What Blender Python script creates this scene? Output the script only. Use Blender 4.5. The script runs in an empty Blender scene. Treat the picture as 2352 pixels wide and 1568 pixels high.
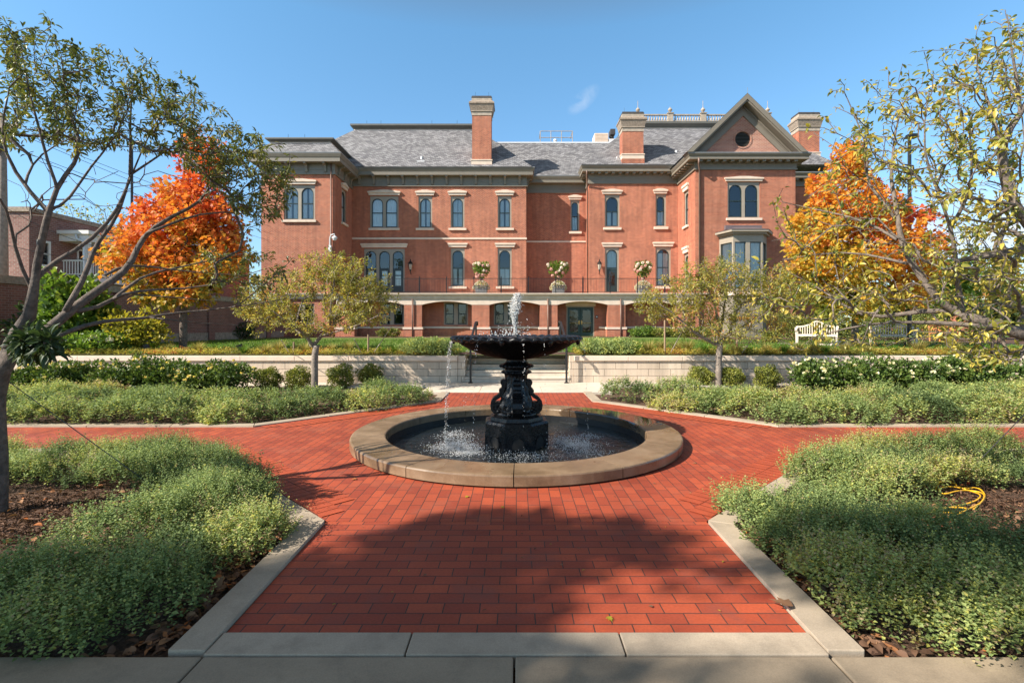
import bpy, math, random
import numpy as np
from mathutils import Vector, Matrix
from mathutils.geometry import tessellate_polygon
S = bpy.context.scene
C = S.collection
rng = np.random.default_rng(11)
random.seed(5)
pi = math.pi

# ---------------------------------------------------------------- camera, sky, sun, exposure
FPX, VX, VY, EYE = 1170.0, 1186.0, 747.0, 1.61      # focal length, level sight line, eye height
cam = bpy.data.cameras.new('camera'); co = bpy.data.objects.new('camera', cam); C.objects.link(co)
co.location = (0, 0, EYE); co.rotation_euler = (pi/2, 0, 0)
cam.sensor_width = 36; cam.lens = 36*FPX/2352
cam.shift_x = -(VX-1176)/2352; cam.shift_y = -(784-VY)/2352
cam.clip_end = 3000; cam.clip_start = 0.05
S.camera = co
SUN_D = Vector((2.1, 1.0, -1.75)).normalized()       # way the sunlight travels
sun = bpy.data.lights.new('sun', 'SUN'); so = bpy.data.objects.new('sun', sun); C.objects.link(so)
sun.energy = 5.0; sun.angle = math.radians(0.53); sun.color = (1.0, 0.93, 0.82)
so.rotation_euler = SUN_D.to_track_quat('-Z', 'Y').to_euler()
S.view_settings.view_transform = 'Standard'; S.view_settings.look = 'None'
S.view_settings.exposure = 0.90; S.view_settings.gamma = 1
S.cycles.max_bounces = 6; S.cycles.transparent_max_bounces = 12
S.cycles.use_denoising = True

wd = bpy.data.worlds.new('World'); S.world = wd; wd.use_nodes = True
nt = wd.node_tree; nt.nodes.clear()
def N(t, **k):
    n = nt.nodes.new(t)
    for a, b in k.items(): setattr(n, a, b)
    return n
out = N('ShaderNodeOutputWorld'); bg = N('ShaderNodeBackground'); sky = N('ShaderNodeTexSky')
sky.sky_type = 'NISHITA'; sky.sun_disc = False
sky.sun_elevation = math.asin(-SUN_D.z); sky.sun_rotation = math.atan2(-SUN_D.x, -SUN_D.y)
sky.air_density = 1.0; sky.dust_density = 0.25; sky.ozone_density = 1.6
bg.inputs[1].default_value = 0.09
tc = N('ShaderNodeTexCoord')
# one small wisp of cloud above the roof and a low bank beyond the trees on the right
def wdir(x, y):
    v = Vector(((x-VX)/FPX, 1, (VY-y)/FPX)); v.normalize(); return v
def cloud(centre, sx, sz, nscale, lo, hi, rot, prev, strength):
    vm = N('ShaderNodeVectorMath', operation='SUBTRACT'); vm.inputs[1].default_value = centre
    nt.links.new(tc.outputs['Generated'], vm.inputs[0])
    mp = N('ShaderNodeMapping'); mp.inputs['Rotation'].default_value = (0, rot, 0)
    mp2 = N('ShaderNodeMapping'); mp2.inputs['Scale'].default_value = (1/sx, 0, 1/sz)
    nt.links.new(vm.outputs[0], mp.inputs[0]); nt.links.new(mp.outputs[0], mp2.inputs[0])
    ln = N('ShaderNodeVectorMath', operation='LENGTH'); nt.links.new(mp2.outputs[0], ln.inputs[0])
    fall = N('ShaderNodeMapRange'); fall.inputs[1].default_value = 1; fall.inputs[2].default_value = 0
    fall.inputs[3].default_value = 0; fall.inputs[4].default_value = 1; nt.links.new(ln.outputs['Value'], fall.inputs[0])
    no = N('ShaderNodeTexNoise'); no.inputs['Scale'].default_value = nscale; no.inputs['Detail'].default_value = 5
    nt.links.new(mp.outputs[0], no.inputs['Vector'])
    mr = N('ShaderNodeMapRange'); mr.inputs[1].default_value = lo; mr.inputs[2].default_value = hi
    nt.links.new(no.outputs[0], mr.inputs[0])
    mu = N('ShaderNodeMath', operation='MULTIPLY'); nt.links.new(fall.outputs[0], mu.inputs[0]); nt.links.new(mr.outputs[0], mu.inputs[1])
    mu2 = N('ShaderNodeMath', operation='MULTIPLY'); mu2.inputs[1].default_value = strength; nt.links.new(mu.outputs[0], mu2.inputs[0])
    mx = N('ShaderNodeMix', data_type='RGBA'); nt.links.new(mu2.outputs[0], mx.inputs[0]); nt.links.new(prev, mx.inputs[6])
    mx.inputs[7].default_value = (6.0, 6.2, 6.6, 1)
    return mx.outputs[2]
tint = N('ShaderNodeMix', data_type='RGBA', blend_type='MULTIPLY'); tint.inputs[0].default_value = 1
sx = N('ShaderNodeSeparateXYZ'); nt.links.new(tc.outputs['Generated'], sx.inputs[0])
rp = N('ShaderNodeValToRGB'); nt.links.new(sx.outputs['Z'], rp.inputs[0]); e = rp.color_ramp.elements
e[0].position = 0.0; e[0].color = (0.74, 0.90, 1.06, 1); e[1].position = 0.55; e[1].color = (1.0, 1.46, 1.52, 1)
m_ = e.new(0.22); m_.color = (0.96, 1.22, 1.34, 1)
e[2].position = 0.50; m_ = e.new(0.68); m_.color = (1.30, 0.82, 0.45, 1); m_ = e.new(1.0); m_.color = (1.40, 0.76, 0.38, 1)  # sky above the frame, unseen, warmed to take the blue out of shade
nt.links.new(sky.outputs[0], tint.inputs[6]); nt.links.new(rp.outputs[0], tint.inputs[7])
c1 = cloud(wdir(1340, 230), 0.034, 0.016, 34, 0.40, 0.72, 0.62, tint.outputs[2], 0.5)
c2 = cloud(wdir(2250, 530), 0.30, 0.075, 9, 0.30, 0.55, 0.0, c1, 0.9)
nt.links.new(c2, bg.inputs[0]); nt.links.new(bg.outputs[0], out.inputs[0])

# ---------------------------------------------------------------- pixel -> place in the world
def W(x, Y): return (x-VX)/FPX*Y
def H(y, Y): return EYE-(y-VY)/FPX*Y
def P(x, y, Y): return Vector((W(x, Y), Y, H(y, Y)))
def G(x, y, z=0.0):
    Y = (EYE-z)*FPX/(y-VY); return Vector((W(x, Y), Y, z))
def cr(ox, oy, k, pts): return [((ox+x/k)/1.06293, (oy+y/k)/1.06293) for x, y in pts]

# ---------------------------------------------------------------- materials
class MT:
    def __init__(s, name):
        s.m = bpy.data.materials.new(name); s.m.use_nodes = True; s.t = s.m.node_tree; s.t.nodes.clear()
        s.out = s.n('ShaderNodeOutputMaterial'); s.b = s.n('ShaderNodeBsdfPrincipled'); s.l(s.b.outputs[0], s.out.inputs[0])
    def n(s, t, **k):
        q = s.t.nodes.new(t)
        for a, b in k.items(): setattr(q, a, b)
        return q
    def l(s, a, b): s.t.links.new(a, b)
    def uv(s): return s.n('ShaderNodeUVMap').outputs[0]
    def pos(s): return s.n('ShaderNodeTexCoord').outputs['Object']
    def noise(s, scale, detail=4, vec=None, rough=0.55):
        q = s.n('ShaderNodeTexNoise'); q.inputs['Scale'].default_value = scale; q.inputs['Detail'].default_value = detail
        q.inputs['Roughness'].default_value = rough
        s.l(vec if vec is not None else s.pos(), q.inputs['Vector']); return q.outputs[0]
    def ramp(s, fac, stops):
        q = s.n('ShaderNodeValToRGB'); e = q.color_ramp.elements
        while len(e) < len(stops): e.new(0.5)
        for i, (p, c) in enumerate(stops):
            e[i].position = p; e[i].color = (*c, 1) if len(c) == 3 else c
        s.l(fac, q.inputs[0]); return q.outputs[0]
    def mixc(s, fac, a, b, mode='MIX'):
        q = s.n('ShaderNodeMix', data_type='RGBA', blend_type=mode)
        for i, v in ((0, fac), (6, a), (7, b)):
            if isinstance(v, (int, float)): q.inputs[i].default_value = v
            elif isinstance(v, tuple): q.inputs[i].default_value = (*v, 1) if len(v) == 3 else v
            else: s.l(v, q.inputs[i])
        return q.outputs[2]
    def mr(s, v, a, b, c, d):
        q = s.n('ShaderNodeMapRange'); s.l(v, q.inputs[0])
        for i, w in enumerate((a, b, c, d)): q.inputs[i+1].default_value = w
        return q.outputs[0]
    def bump(s, h, strength=0.5, dist=0.01, prev=None):
        q = s.n('ShaderNodeBump'); q.inputs['Strength'].default_value = strength; q.inputs['Distance'].default_value = dist
        s.l(h, q.inputs['Height'])
        if prev is not None: s.l(prev, q.inputs['Normal'])
        return q.outputs[0]
    def set(s, col=None, rough=None, normal=None, **k):
        for key, v in (('Base Color', col), ('Roughness', rough), ('Normal', normal)):
            if v is None: continue
            i = s.b.inputs[key]
            if isinstance(v, tuple): i.default_value = (*v, 1)
            elif isinstance(v, (int, float)): i.default_value = v
            else: s.l(v, i)
        for key, v in k.items(): s.b.inputs[key.replace('_', ' ')].default_value = v
        return s
M = {}
def paint(name, col, rough=0.5, var=0.12, scale=6, bumpy=0.0, **k):
    q = MT(name); nz = q.noise(scale)
    a = tuple(c*(1-var) for c in col); b = tuple(min(1, c*(1+var)) for c in col)
    c = q.ramp(nz, [(0.3, a), (0.7, b)])
    nm = q.bump(q.noise(scale*8), bumpy, 0.01) if bumpy else None
    q.set(c, rough, nm, **k); M[name] = q.m; return q
def brick(name, c1, c2, mortar, bw, rh, ms, rough=0.85, offset=0.5, var=0.25, bumpd=0.006, nscale=0.6, vec2=None, grime=None, squash=1.0, bias=0.0, streak=0.0):
    q = MT(name); uv = q.uv()
    if vec2: 
        mp = q.n('ShaderNodeMapping'); mp.inputs['Rotation'].default_value = (0, 0, vec2); q.l(uv, mp.inputs[0]); uv2 = mp.outputs[0]
    else: uv2 = uv
    nw = q.n('ShaderNodeTexNoise'); nw.inputs['Scale'].default_value = 9; q.l(uv, nw.inputs['Vector'])
    sb = q.n('ShaderNodeVectorMath', operation='SUBTRACT'); sb.inputs[1].default_value = (.5, .5, .5); q.l(nw.outputs['Color'], sb.inputs[0])
    sc_ = q.n('ShaderNodeVectorMath', operation='SCALE'); sc_.inputs['Scale'].default_value = bw*0.025; q.l(sb.outputs[0], sc_.inputs[0])
    ad = q.n('ShaderNodeVectorMath', operation='ADD'); q.l(uv2, ad.inputs[0]); q.l(sc_.outputs[0], ad.inputs[1])
    b = q.n('ShaderNodeTexBrick'); q.l(ad.outputs[0], b.inputs['Vector'])
    b.offset = offset; b.inputs['Scale'].default_value = 1; b.inputs['Brick Width'].default_value = bw
    b.inputs['Row Height'].default_value = rh; b.inputs['Mortar Size'].default_value = ms; b.inputs['Mortar Smooth'].default_value = 0.15
    b.inputs['Bias'].default_value = bias
    b.inputs['Color1'].default_value = (*c1, 1); b.inputs['Color2'].default_value = (*c2, 1); b.inputs['Mortar'].default_value = (*mortar, 1)
    big = q.noise(nscale, 5, uv); fine = q.noise(60, 3, uv)
    mps = q.n('ShaderNodeMapping'); mps.inputs['Scale'].default_value = (2.6, 0.22, 1); q.l(uv, mps.inputs[0]); strk = q.noise(1.0, 5, mps.outputs[0], 0.65)
    d = q.ramp(big, [(0.25, (1-var,)*3), (0.75, (1+var*0.6,)*3)])
    col = q.mixc(1.0, b.outputs['Color'], d, 'MULTIPLY')
    d2 = q.ramp(fine, [(0.3, (0.86,)*3), (0.7, (1.1,)*3)])
    col = q.mixc(1.0, col, d2, 'MULTIPLY')
    if streak: col = q.mixc(1.0, col, q.ramp(strk, [(0.34, (1-streak,)*3), (0.58, (1.05,)*3)]), 'MULTIPLY')
    if grime:
        g = q.ramp(q.noise(2.2, 6, uv, 0.7), [(0.52, (0, 0, 0)), (0.72, (0.6, 0.6, 0.6))])
        col = q.mixc(g, col, grime)
    inv = q.n('ShaderNodeMath', operation='SUBTRACT'); inv.inputs[0].default_value = 1; q.l(b.outputs['Fac'], inv.inputs[1])
    nm = q.bump(inv.outputs[0], 0.9, bumpd); nm = q.bump(fine, 0.25, 0.003, nm)
    q.set(col, rough, nm); M[name] = q.m; return q
def leafmat(name, stops, transl=0.35, rough=0.5, spec=0.4):
    q = MT(name); at = q.n('ShaderNodeAttribute'); at.attribute_name = 'tone'
    c = q.ramp(at.outputs['Fac'], stops)
    q.set(c, rough); q.b.inputs['Specular IOR Level'].default_value = spec
    tr = q.n('ShaderNodeBsdfTranslucent'); br = q.mixc(1.0, c, (1.5, 1.5, 0.9), 'MULTIPLY'); q.l(br, tr.inputs[0])
    mx = q.n('ShaderNodeMixShader'); mx.inputs[0].default_value = transl
    q.l(q.b.outputs[0], mx.inputs[1]); q.l(tr.outputs[0], mx.inputs[2]); q.l(mx.outputs[0], q.out.inputs[0]); M[name] = q.m

brick('facade_brick', (0.345, 0.064, 0.028), (0.53, 0.132, 0.058), (0.48, 0.31, 0.215), 0.23, 0.085, 0.011, var=0.22, nscale=0.35, streak=0.22)
brick('old_brick', (0.20, 0.075, 0.055), (0.28, 0.11, 0.08), (0.30, 0.22, 0.18), 0.22, 0.08, 0.009, var=0.3)
brick('house_brick', (0.22, 0.085, 0.065), (0.32, 0.15, 0.12), (0.34, 0.27, 0.23), 0.23, 0.09, 0.010, var=0.3)
brick('paver', (0.29, 0.045, 0.018), (0.43, 0.076, 0.027), (0.055, 0.028, 0.020), 0.2075, 0.1056, 0.0035, rough=0.7, var=0.38, bumpd=0.008, nscale=0.8, grime=(0.17, 0.06, 0.045))
brick('paver_turned', (0.29, 0.045, 0.018), (0.43, 0.076, 0.027), (0.055, 0.028, 0.020), 0.2075, 0.1056, 0.0035, rough=0.7, var=0.34, bumpd=0.008, nscale=0.7, vec2=pi/2, grime=(0.27, 0.085, 0.05))
brick('limestone_block', (0.58, 0.46, 0.35), (0.66, 0.54, 0.42), (0.24, 0.18, 0.14), 0.62, 0.19, 0.006, var=0.16, bumpd=0.008, streak=0.25)
brick('slate', (0.13, 0.125, 0.135), (0.34, 0.33, 0.335), (0.07, 0.07, 0.075), 0.30, 0.17, 0.016, rough=0.6, var=0.25, bumpd=0.012, nscale=0.8)
brick('gable_brick', (0.36, 0.10, 0.06), (0.50, 0.19, 0.11), (0.55, 0.42, 0.34), 0.26, 0.095, 0.014, var=0.25)
q = paint('stone_trim', (0.70, 0.555, 0.44), 0.8, 0.10, 3, 0.15)
paint('stone_tan', (0.40, 0.33, 0.26), 0.8, 0.2, 5, 0.2)
paint('weathered_stone', (0.30, 0.235, 0.18), 0.85, 0.35, 9, 0.5)
paint('taupe_paint', (0.21, 0.18, 0.14), 0.55, 0.07, 3)
paint('taupe_dark', (0.12, 0.115, 0.10), 0.55, 0.1, 3)
paint('frame_taupe', (0.32, 0.27, 0.21), 0.5, 0.06, 3)
paint('sash_green', (0.018, 0.032, 0.032), 0.4, 0.1, 3)
paint('door_green', (0.022, 0.048, 0.042), 0.35, 0.1, 3)
paint('dark_metal', (0.012, 0.012, 0.013), 0.38, 0.2, 8)
paint('lead_cap', (0.05, 0.045, 0.045), 0.6, 0.2, 4)
paint('copper_pipe', (0.20, 0.12, 0.09), 0.5, 0.2, 5)
paint('bay_roof', (0.14, 0.11, 0.115), 0.5, 0.12, 3)
paint('white_paint', (0.78, 0.76, 0.72), 0.5, 0.05, 4)
paint('white_metal', (0.72, 0.72, 0.72), 0.45, 0.05, 4)
paint('interior', (0.015, 0.014, 0.013), 0.9, 0.1, 1)
paint('curtain', (0.82, 0.84, 0.82), 0.9, 0.06, 2)
paint('grey_pot', (0.20, 0.20, 0.205), 0.7, 0.12, 8)
paint('gutter_blue', (0.24, 0.25, 0.26), 0.35, 0.08, 3)
paint('bench_white', (0.60, 0.52, 0.43), 0.6, 0.12, 8)
paint('pole_wood', (0.30, 0.235, 0.185), 0.9, 0.25, 9, 0.5)
paint('stake_wood', (0.28, 0.19, 0.12), 0.8, 0.2, 9)
paint('strap', (0.42, 0.38, 0.32), 0.8, 0.1, 9)
paint('wire', (0.06, 0.06, 0.065), 0.5, 0.1, 9)
paint('cord_yellow', (0.85, 0.45, 0.02), 0.4, 0.08, 9)
paint('anchor_red', (0.70, 0.07, 0.02), 0.4, 0.1, 9)
paint('clay', (0.42, 0.14, 0.07), 0.8, 0.15, 20, 0.3)
paint('boulder', (0.55, 0.45, 0.36), 0.9, 0.2, 6, 0.6)
paint('brass', (0.55, 0.38, 0.14), 0.3, 0.05, 9, Metallic=0.9)
paint('lantern_glass', (0.55, 0.48, 0.38), 0.2, 0.05, 9)
paint('orange_wood', (0.55, 0.22, 0.07), 0.6, 0.15, 9)
# concrete paving with stains and a broom finish
def concrete(name, col, seed):
    q = MT(name); uv = q.pos(); a = q.noise(0.9+seed, 6, uv, 0.65); f = q.noise(140, 2, uv); st = q.noise(5, 6, uv, 0.7)
    c = q.ramp(a, [(0.25, tuple(x*0.72 for x in col)), (0.7, tuple(x*1.08 for x in col))])
    c = q.mixc(q.ramp(st, [(0.50, (0, 0, 0)), (0.74, (0.6,)*3)]), c, tuple(x*0.55 for x in col))
    c = q.mixc(1.0, c, q.ramp(f, [(0.3, (0.88,)*3), (0.7, (1.08,)*3)]), 'MULTIPLY')
    q.set(c, 0.85, q.bump(f, 0.3, 0.004)); M[name] = q.m
concrete('concrete', (0.50, 0.42, 0.34), 0.0); concrete('sidewalk', (0.33, 0.255, 0.175), 0.7); concrete('kerb', (0.43, 0.345, 0.255), 0.3)
# wet coping
q = MT('coping'); v = q.pos(); a = q.noise(2.2, 6, v, 0.65); f = q.noise(90, 3, v)
c = q.ramp(a, [(0.25, (0.09, 0.058, 0.033)), (0.48, (0.205, 0.132, 0.076)), (0.8, (0.35, 0.24, 0.15))])
c = q.mixc(1.0, c, q.ramp(f, [(0.3, (0.85,)*3), (0.7, (1.1,)*3)]), 'MULTIPLY')
vm = q.n('ShaderNodeVectorMath', operation='SUBTRACT'); q.l(v, vm.inputs[0]); vm.inputs[1].default_value = (1.55, 1.15, 0.13)
ln = q.n('ShaderNodeVectorMath', operation='LENGTH'); q.l(vm.outputs[0], ln.inputs[0])
ad = q.n('ShaderNodeMath', operation='ADD'); q.l(ln.outputs['Value'], ad.inputs[0]); q.l(q.mr(q.noise(2.5, 4, v), 0.3, 0.7, -0.35, 0.35), ad.inputs[1])
wet = q.mr(ad.outputs[0], 0.95, 0.85, 0, 1)
c = q.mixc(wet, c, q.mixc(1.0, c, (0.35, 0.33, 0.32), 'MULTIPLY'))
mxr = q.n('ShaderNodeMix'); q.l(wet, mxr.inputs[0]); q.l(q.mr(q.noise(1.1, 4, v), 0.35, 0.65, 0.14, 0.6), mxr.inputs[2]); mxr.inputs[3].default_value = 0.02
q.set(c, mxr.outputs[0], q.bump(f, 0.05, 0.002)); M['coping'] = q.m
concrete('pale_concrete', (0.66, 0.565, 0.46), 0.2)
# mulch and soil
q = MT('mulch'); v = q.pos(); a = q.noise(45, 6, v, 0.7); b = q.noise(1.6, 3, v)
c = q.ramp(a, [(0.3, (0.030, 0.015, 0.009)), (0.5, (0.12, 0.062, 0.036)), (0.72, (0.30, 0.175, 0.105))])
q.set(q.mixc(1.0, c, q.ramp(b, [(0.3, (0.7,)*3), (0.7, (1.2,)*3)]), 'MULTIPLY'), 0.95, q.bump(a, 1.0, 0.04)); M['mulch'] = q.m
q = MT('lawn'); v = q.pos(); a = q.noise(0.5, 5, v, 0.6); b = q.noise(30, 4, v, 0.7)
c = q.ramp(a, [(0.3, (0.085, 0.14, 0.016)), (0.7, (0.15, 0.215, 0.028))])
q.set(q.mixc(1.0, c, q.ramp(b, [(0.3, (0.6,)*3), (0.7, (1.25,)*3)]), 'MULTIPLY'), 0.9, q.bump(b, 0.8, 0.04)); M['lawn'] = q.m
# bark
for nm, ca, cb, sc in (('bark', (0.055, 0.042, 0.035), (0.22, 0.165, 0.13), 22), ('bark_pale', (0.13, 0.105, 0.085), (0.36, 0.29, 0.23), 22), ('bark_mid', (0.085, 0.066, 0.054), (0.28, 0.22, 0.175), 24)):
    q = MT(nm); a = q.noise(sc, 6, None, 0.7); b = q.noise(sc*0.2, 3)
    c = q.ramp(a, [(0.3, ca), (0.75, cb)]); q.set(q.mixc(1.0, c, q.ramp(b, [(0.3, (0.75,)*3), (0.7, (1.2,)*3)]), 'MULTIPLY'), 0.85, q.bump(a, 0.9, 0.02)); M[nm] = q.m
# cast iron, wet
q = MT('cast_iron'); a = q.noise(30, 4); q.set((0.007, 0.007, 0.008), q.mr(a, 0.3, 0.7, 0.16, 0.45), q.bump(q.noise(38, 5, None, 0.65), 0.5, 0.010)); q.b.inputs['Specular IOR Level'].default_value = 0.30; M['cast_iron'] = q.m
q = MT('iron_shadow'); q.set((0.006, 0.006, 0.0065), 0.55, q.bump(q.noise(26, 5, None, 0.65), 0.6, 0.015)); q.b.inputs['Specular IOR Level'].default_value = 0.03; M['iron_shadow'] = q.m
# pool and spray
q = MT('pool_water'); v = q.pos(); w = q.noise(11, 4, v); w2 = q.noise(34, 3, v)
q.set((0.010, 0.013, 0.014), 0.03, q.bump(w2, 0.35, 0.02, q.bump(w, 0.6, 0.05)), IOR=1.33); M['pool_water'] = q.m
q = MT('spray'); q.set((0.97, 0.96, 0.94), 0.12); q.b.inputs['Transmission Weight'].default_value = 0.55; q.b.inputs['IOR'].default_value = 1.33
q.b.inputs['Subsurface Weight'].default_value = 0.0; M['spray'] = q.m
# window glass: see through, with a mirror of the sky
q = MT('glass'); gl = q.n('ShaderNodeBsdfGlossy'); gl.inputs['Roughness'].default_value = 0.015; gl.inputs['Color'].default_value = (0.95, 0.97, 1, 1)
q.l(q.bump(q.noise(1.3, 3), 0.12, 0.05), gl.inputs['Normal'])
tr = q.n('ShaderNodeBsdfTransparent'); tr.inputs[0].default_value = (0.90, 0.94, 0.94, 1)
fr = q.n('ShaderNodeFresnel'); fr.inputs[0].default_value = 1.85
ms = q.n('ShaderNodeMixShader'); q.l(fr.outputs[0], ms.inputs[0]); q.l(tr.outputs[0], ms.inputs[1]); q.l(gl.outputs[0], ms.inputs[2]); q.l(ms.outputs[0], q.out.inputs[0]); M['glass'] = q.m
leafmat('leaf_catmint', [(0.0, (0.11, 0.16, 0.065)), (0.45, (0.26, 0.335, 0.12)), (0.75, (0.41, 0.46, 0.17)), (0.92, (0.54, 0.50, 0.10)), (1.0, (0.42, 0.33, 0.19))], 0.3, 0.65, 0.25)
leafmat('leaf_left', [(0.0, (0.07, 0.095, 0.022)), (0.6, (0.17, 0.185, 0.042)), (1.0, (0.36, 0.28, 0.06))], 0.28, 0.42, 0.5)
leafmat('leaf_right', [(0.0, (0.10, 0.14, 0.03)), (0.35, (0.28, 0.27, 0.05)), (0.75, (0.54, 0.43, 0.07)), (1.0, (0.64, 0.48, 0.12))], 0.35, 0.38, 0.5)
leafmat('leaf_crab', [(0.0, (0.18, 0.19, 0.045)), (0.5, (0.40, 0.36, 0.085)), (0.85, (0.52, 0.42, 0.10)), (1.0, (0.50, 0.22, 0.08))], 0.42, 0.42, 0.4)
leafmat('leaf_maple_red', [(0.0, (0.17, 0.19, 0.03)), (0.22, (0.46, 0.31, 0.045)), (0.5, (0.66, 0.22, 0.045)), (0.8, (0.62, 0.135, 0.04)), (1.0, (0.46, 0.065, 0.035))], 0.4, 0.5, 0.3)
leafmat('leaf_maple_gold', [(0.0, (0.17, 0.20, 0.03)), (0.22, (0.52, 0.39, 0.05)), (0.5, (0.70, 0.35, 0.05)), (0.8, (0.66, 0.20, 0.04)), (1.0, (0.54, 0.08, 0.045))], 0.4, 0.5, 0.3)
leafmat('leaf_box', [(0.0, (0.06, 0.085, 0.018)), (0.6, (0.19, 0.21, 0.035)), (1.0, (0.38, 0.36, 0.06))], 0.2, 0.45, 0.4)
leafmat('leaf_green', [(0.0, (0.045, 0.09, 0.015)), (0.6, (0.12, 0.21, 0.03)), (1.0, (0.26, 0.32, 0.05))], 0.35, 0.45, 0.4)
leafmat('leaf_dark', [(0.0, (0.018, 0.038, 0.014)), (0.6, (0.045, 0.075, 0.025)), (1.0, (0.10, 0.12, 0.03))], 0.2, 0.5, 0.35)
leafmat('leaf_rose', [(0.0, (0.035, 0.065, 0.015)), (0.6, (0.085, 0.14, 0.028)), (1.0, (0.20, 0.25, 0.05))], 0.25, 0.45, 0.35)
leafmat('leaf_yellow', [(0.0, (0.14, 0.17, 0.02)), (0.6, (0.36, 0.32, 0.035)), (1.0, (0.50, 0.40, 0.05))], 0.35, 0.5, 0.3)
leafmat('grass_straw', [(0.0, (0.16, 0.19, 0.035)), (0.5, (0.36, 0.30, 0.09)), (1.0, (0.55, 0.43, 0.20))], 0.3, 0.6, 0.2)
leafmat('grass_green', [(0.0, (0.06, 0.14, 0.015)), (1.0, (0.17, 0.28, 0.04))], 0.3, 0.6, 0.2)
leafmat('litter', [(0.0, (0.055, 0.03, 0.02)), (0.45, (0.19, 0.105, 0.065)), (0.85, (0.34, 0.18, 0.09)), (1.0, (0.45, 0.13, 0.03))], 0.1, 0.7, 0.2)
leafmat('petal_yellow', [(0.0, (0.75, 0.58, 0.12)), (1.0, (0.85, 0.78, 0.42))], 0.25, 0.6, 0.2)
leafmat('petal_cream', [(0.0, (0.80, 0.70, 0.38)), (1.0, (0.88, 0.84, 0.68))], 0.25, 0.6, 0.2)
leafmat('petal_pink', [(0.0, (0.62, 0.22, 0.20)), (0.6, (0.75, 0.45, 0.38)), (1.0, (0.85, 0.76, 0.66))], 0.25, 0.6, 0.2)
leafmat('petal_white', [(0.0, (0.55, 0.30, 0.30)), (0.4, (0.70, 0.62, 0.50)), (1.0, (0.85, 0.82, 0.76))], 0.25, 0.6, 0.2)

# ---------------------------------------------------------------- objects, parts, labels
def wloc(o):
    v = Vector((0, 0, 0))
    while o is not None: v = v+o.location; o = o.parent
    return v
def thing(name, label, cat, loc=(0, 0, 0), group=None):
    o = bpy.data.objects.new(name, None); C.objects.link(o); o.location = loc; o.empty_display_size = 0.2
    o['label'] = label; o['category'] = cat
    if group: o['group'] = group
    return o
def tag(o, label, cat, group=None):
    o['label'] = label; o['category'] = cat
    if group: o['group'] = group
    return o
def struct(o, kind='structure', label=None, cat=None):
    o['kind'] = kind
    if label: o['label'] = label
    if cat: o['category'] = cat
    return o
def dup(o, loc=None, rz=None, label=None, parent=None, scale=None):
    c = o.copy(); C.objects.link(c)
    if parent is not None: c.parent = parent
    if loc is not None: c.location = loc
    if rz is not None: c.rotation_euler = (0, 0, rz)
    if scale is not None: c.scale = scale if hasattr(scale, '__len__') else (scale,)*3
    if label: c['label'] = label
    for ch in o.children: dup(ch, parent=c)
    return c
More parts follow.
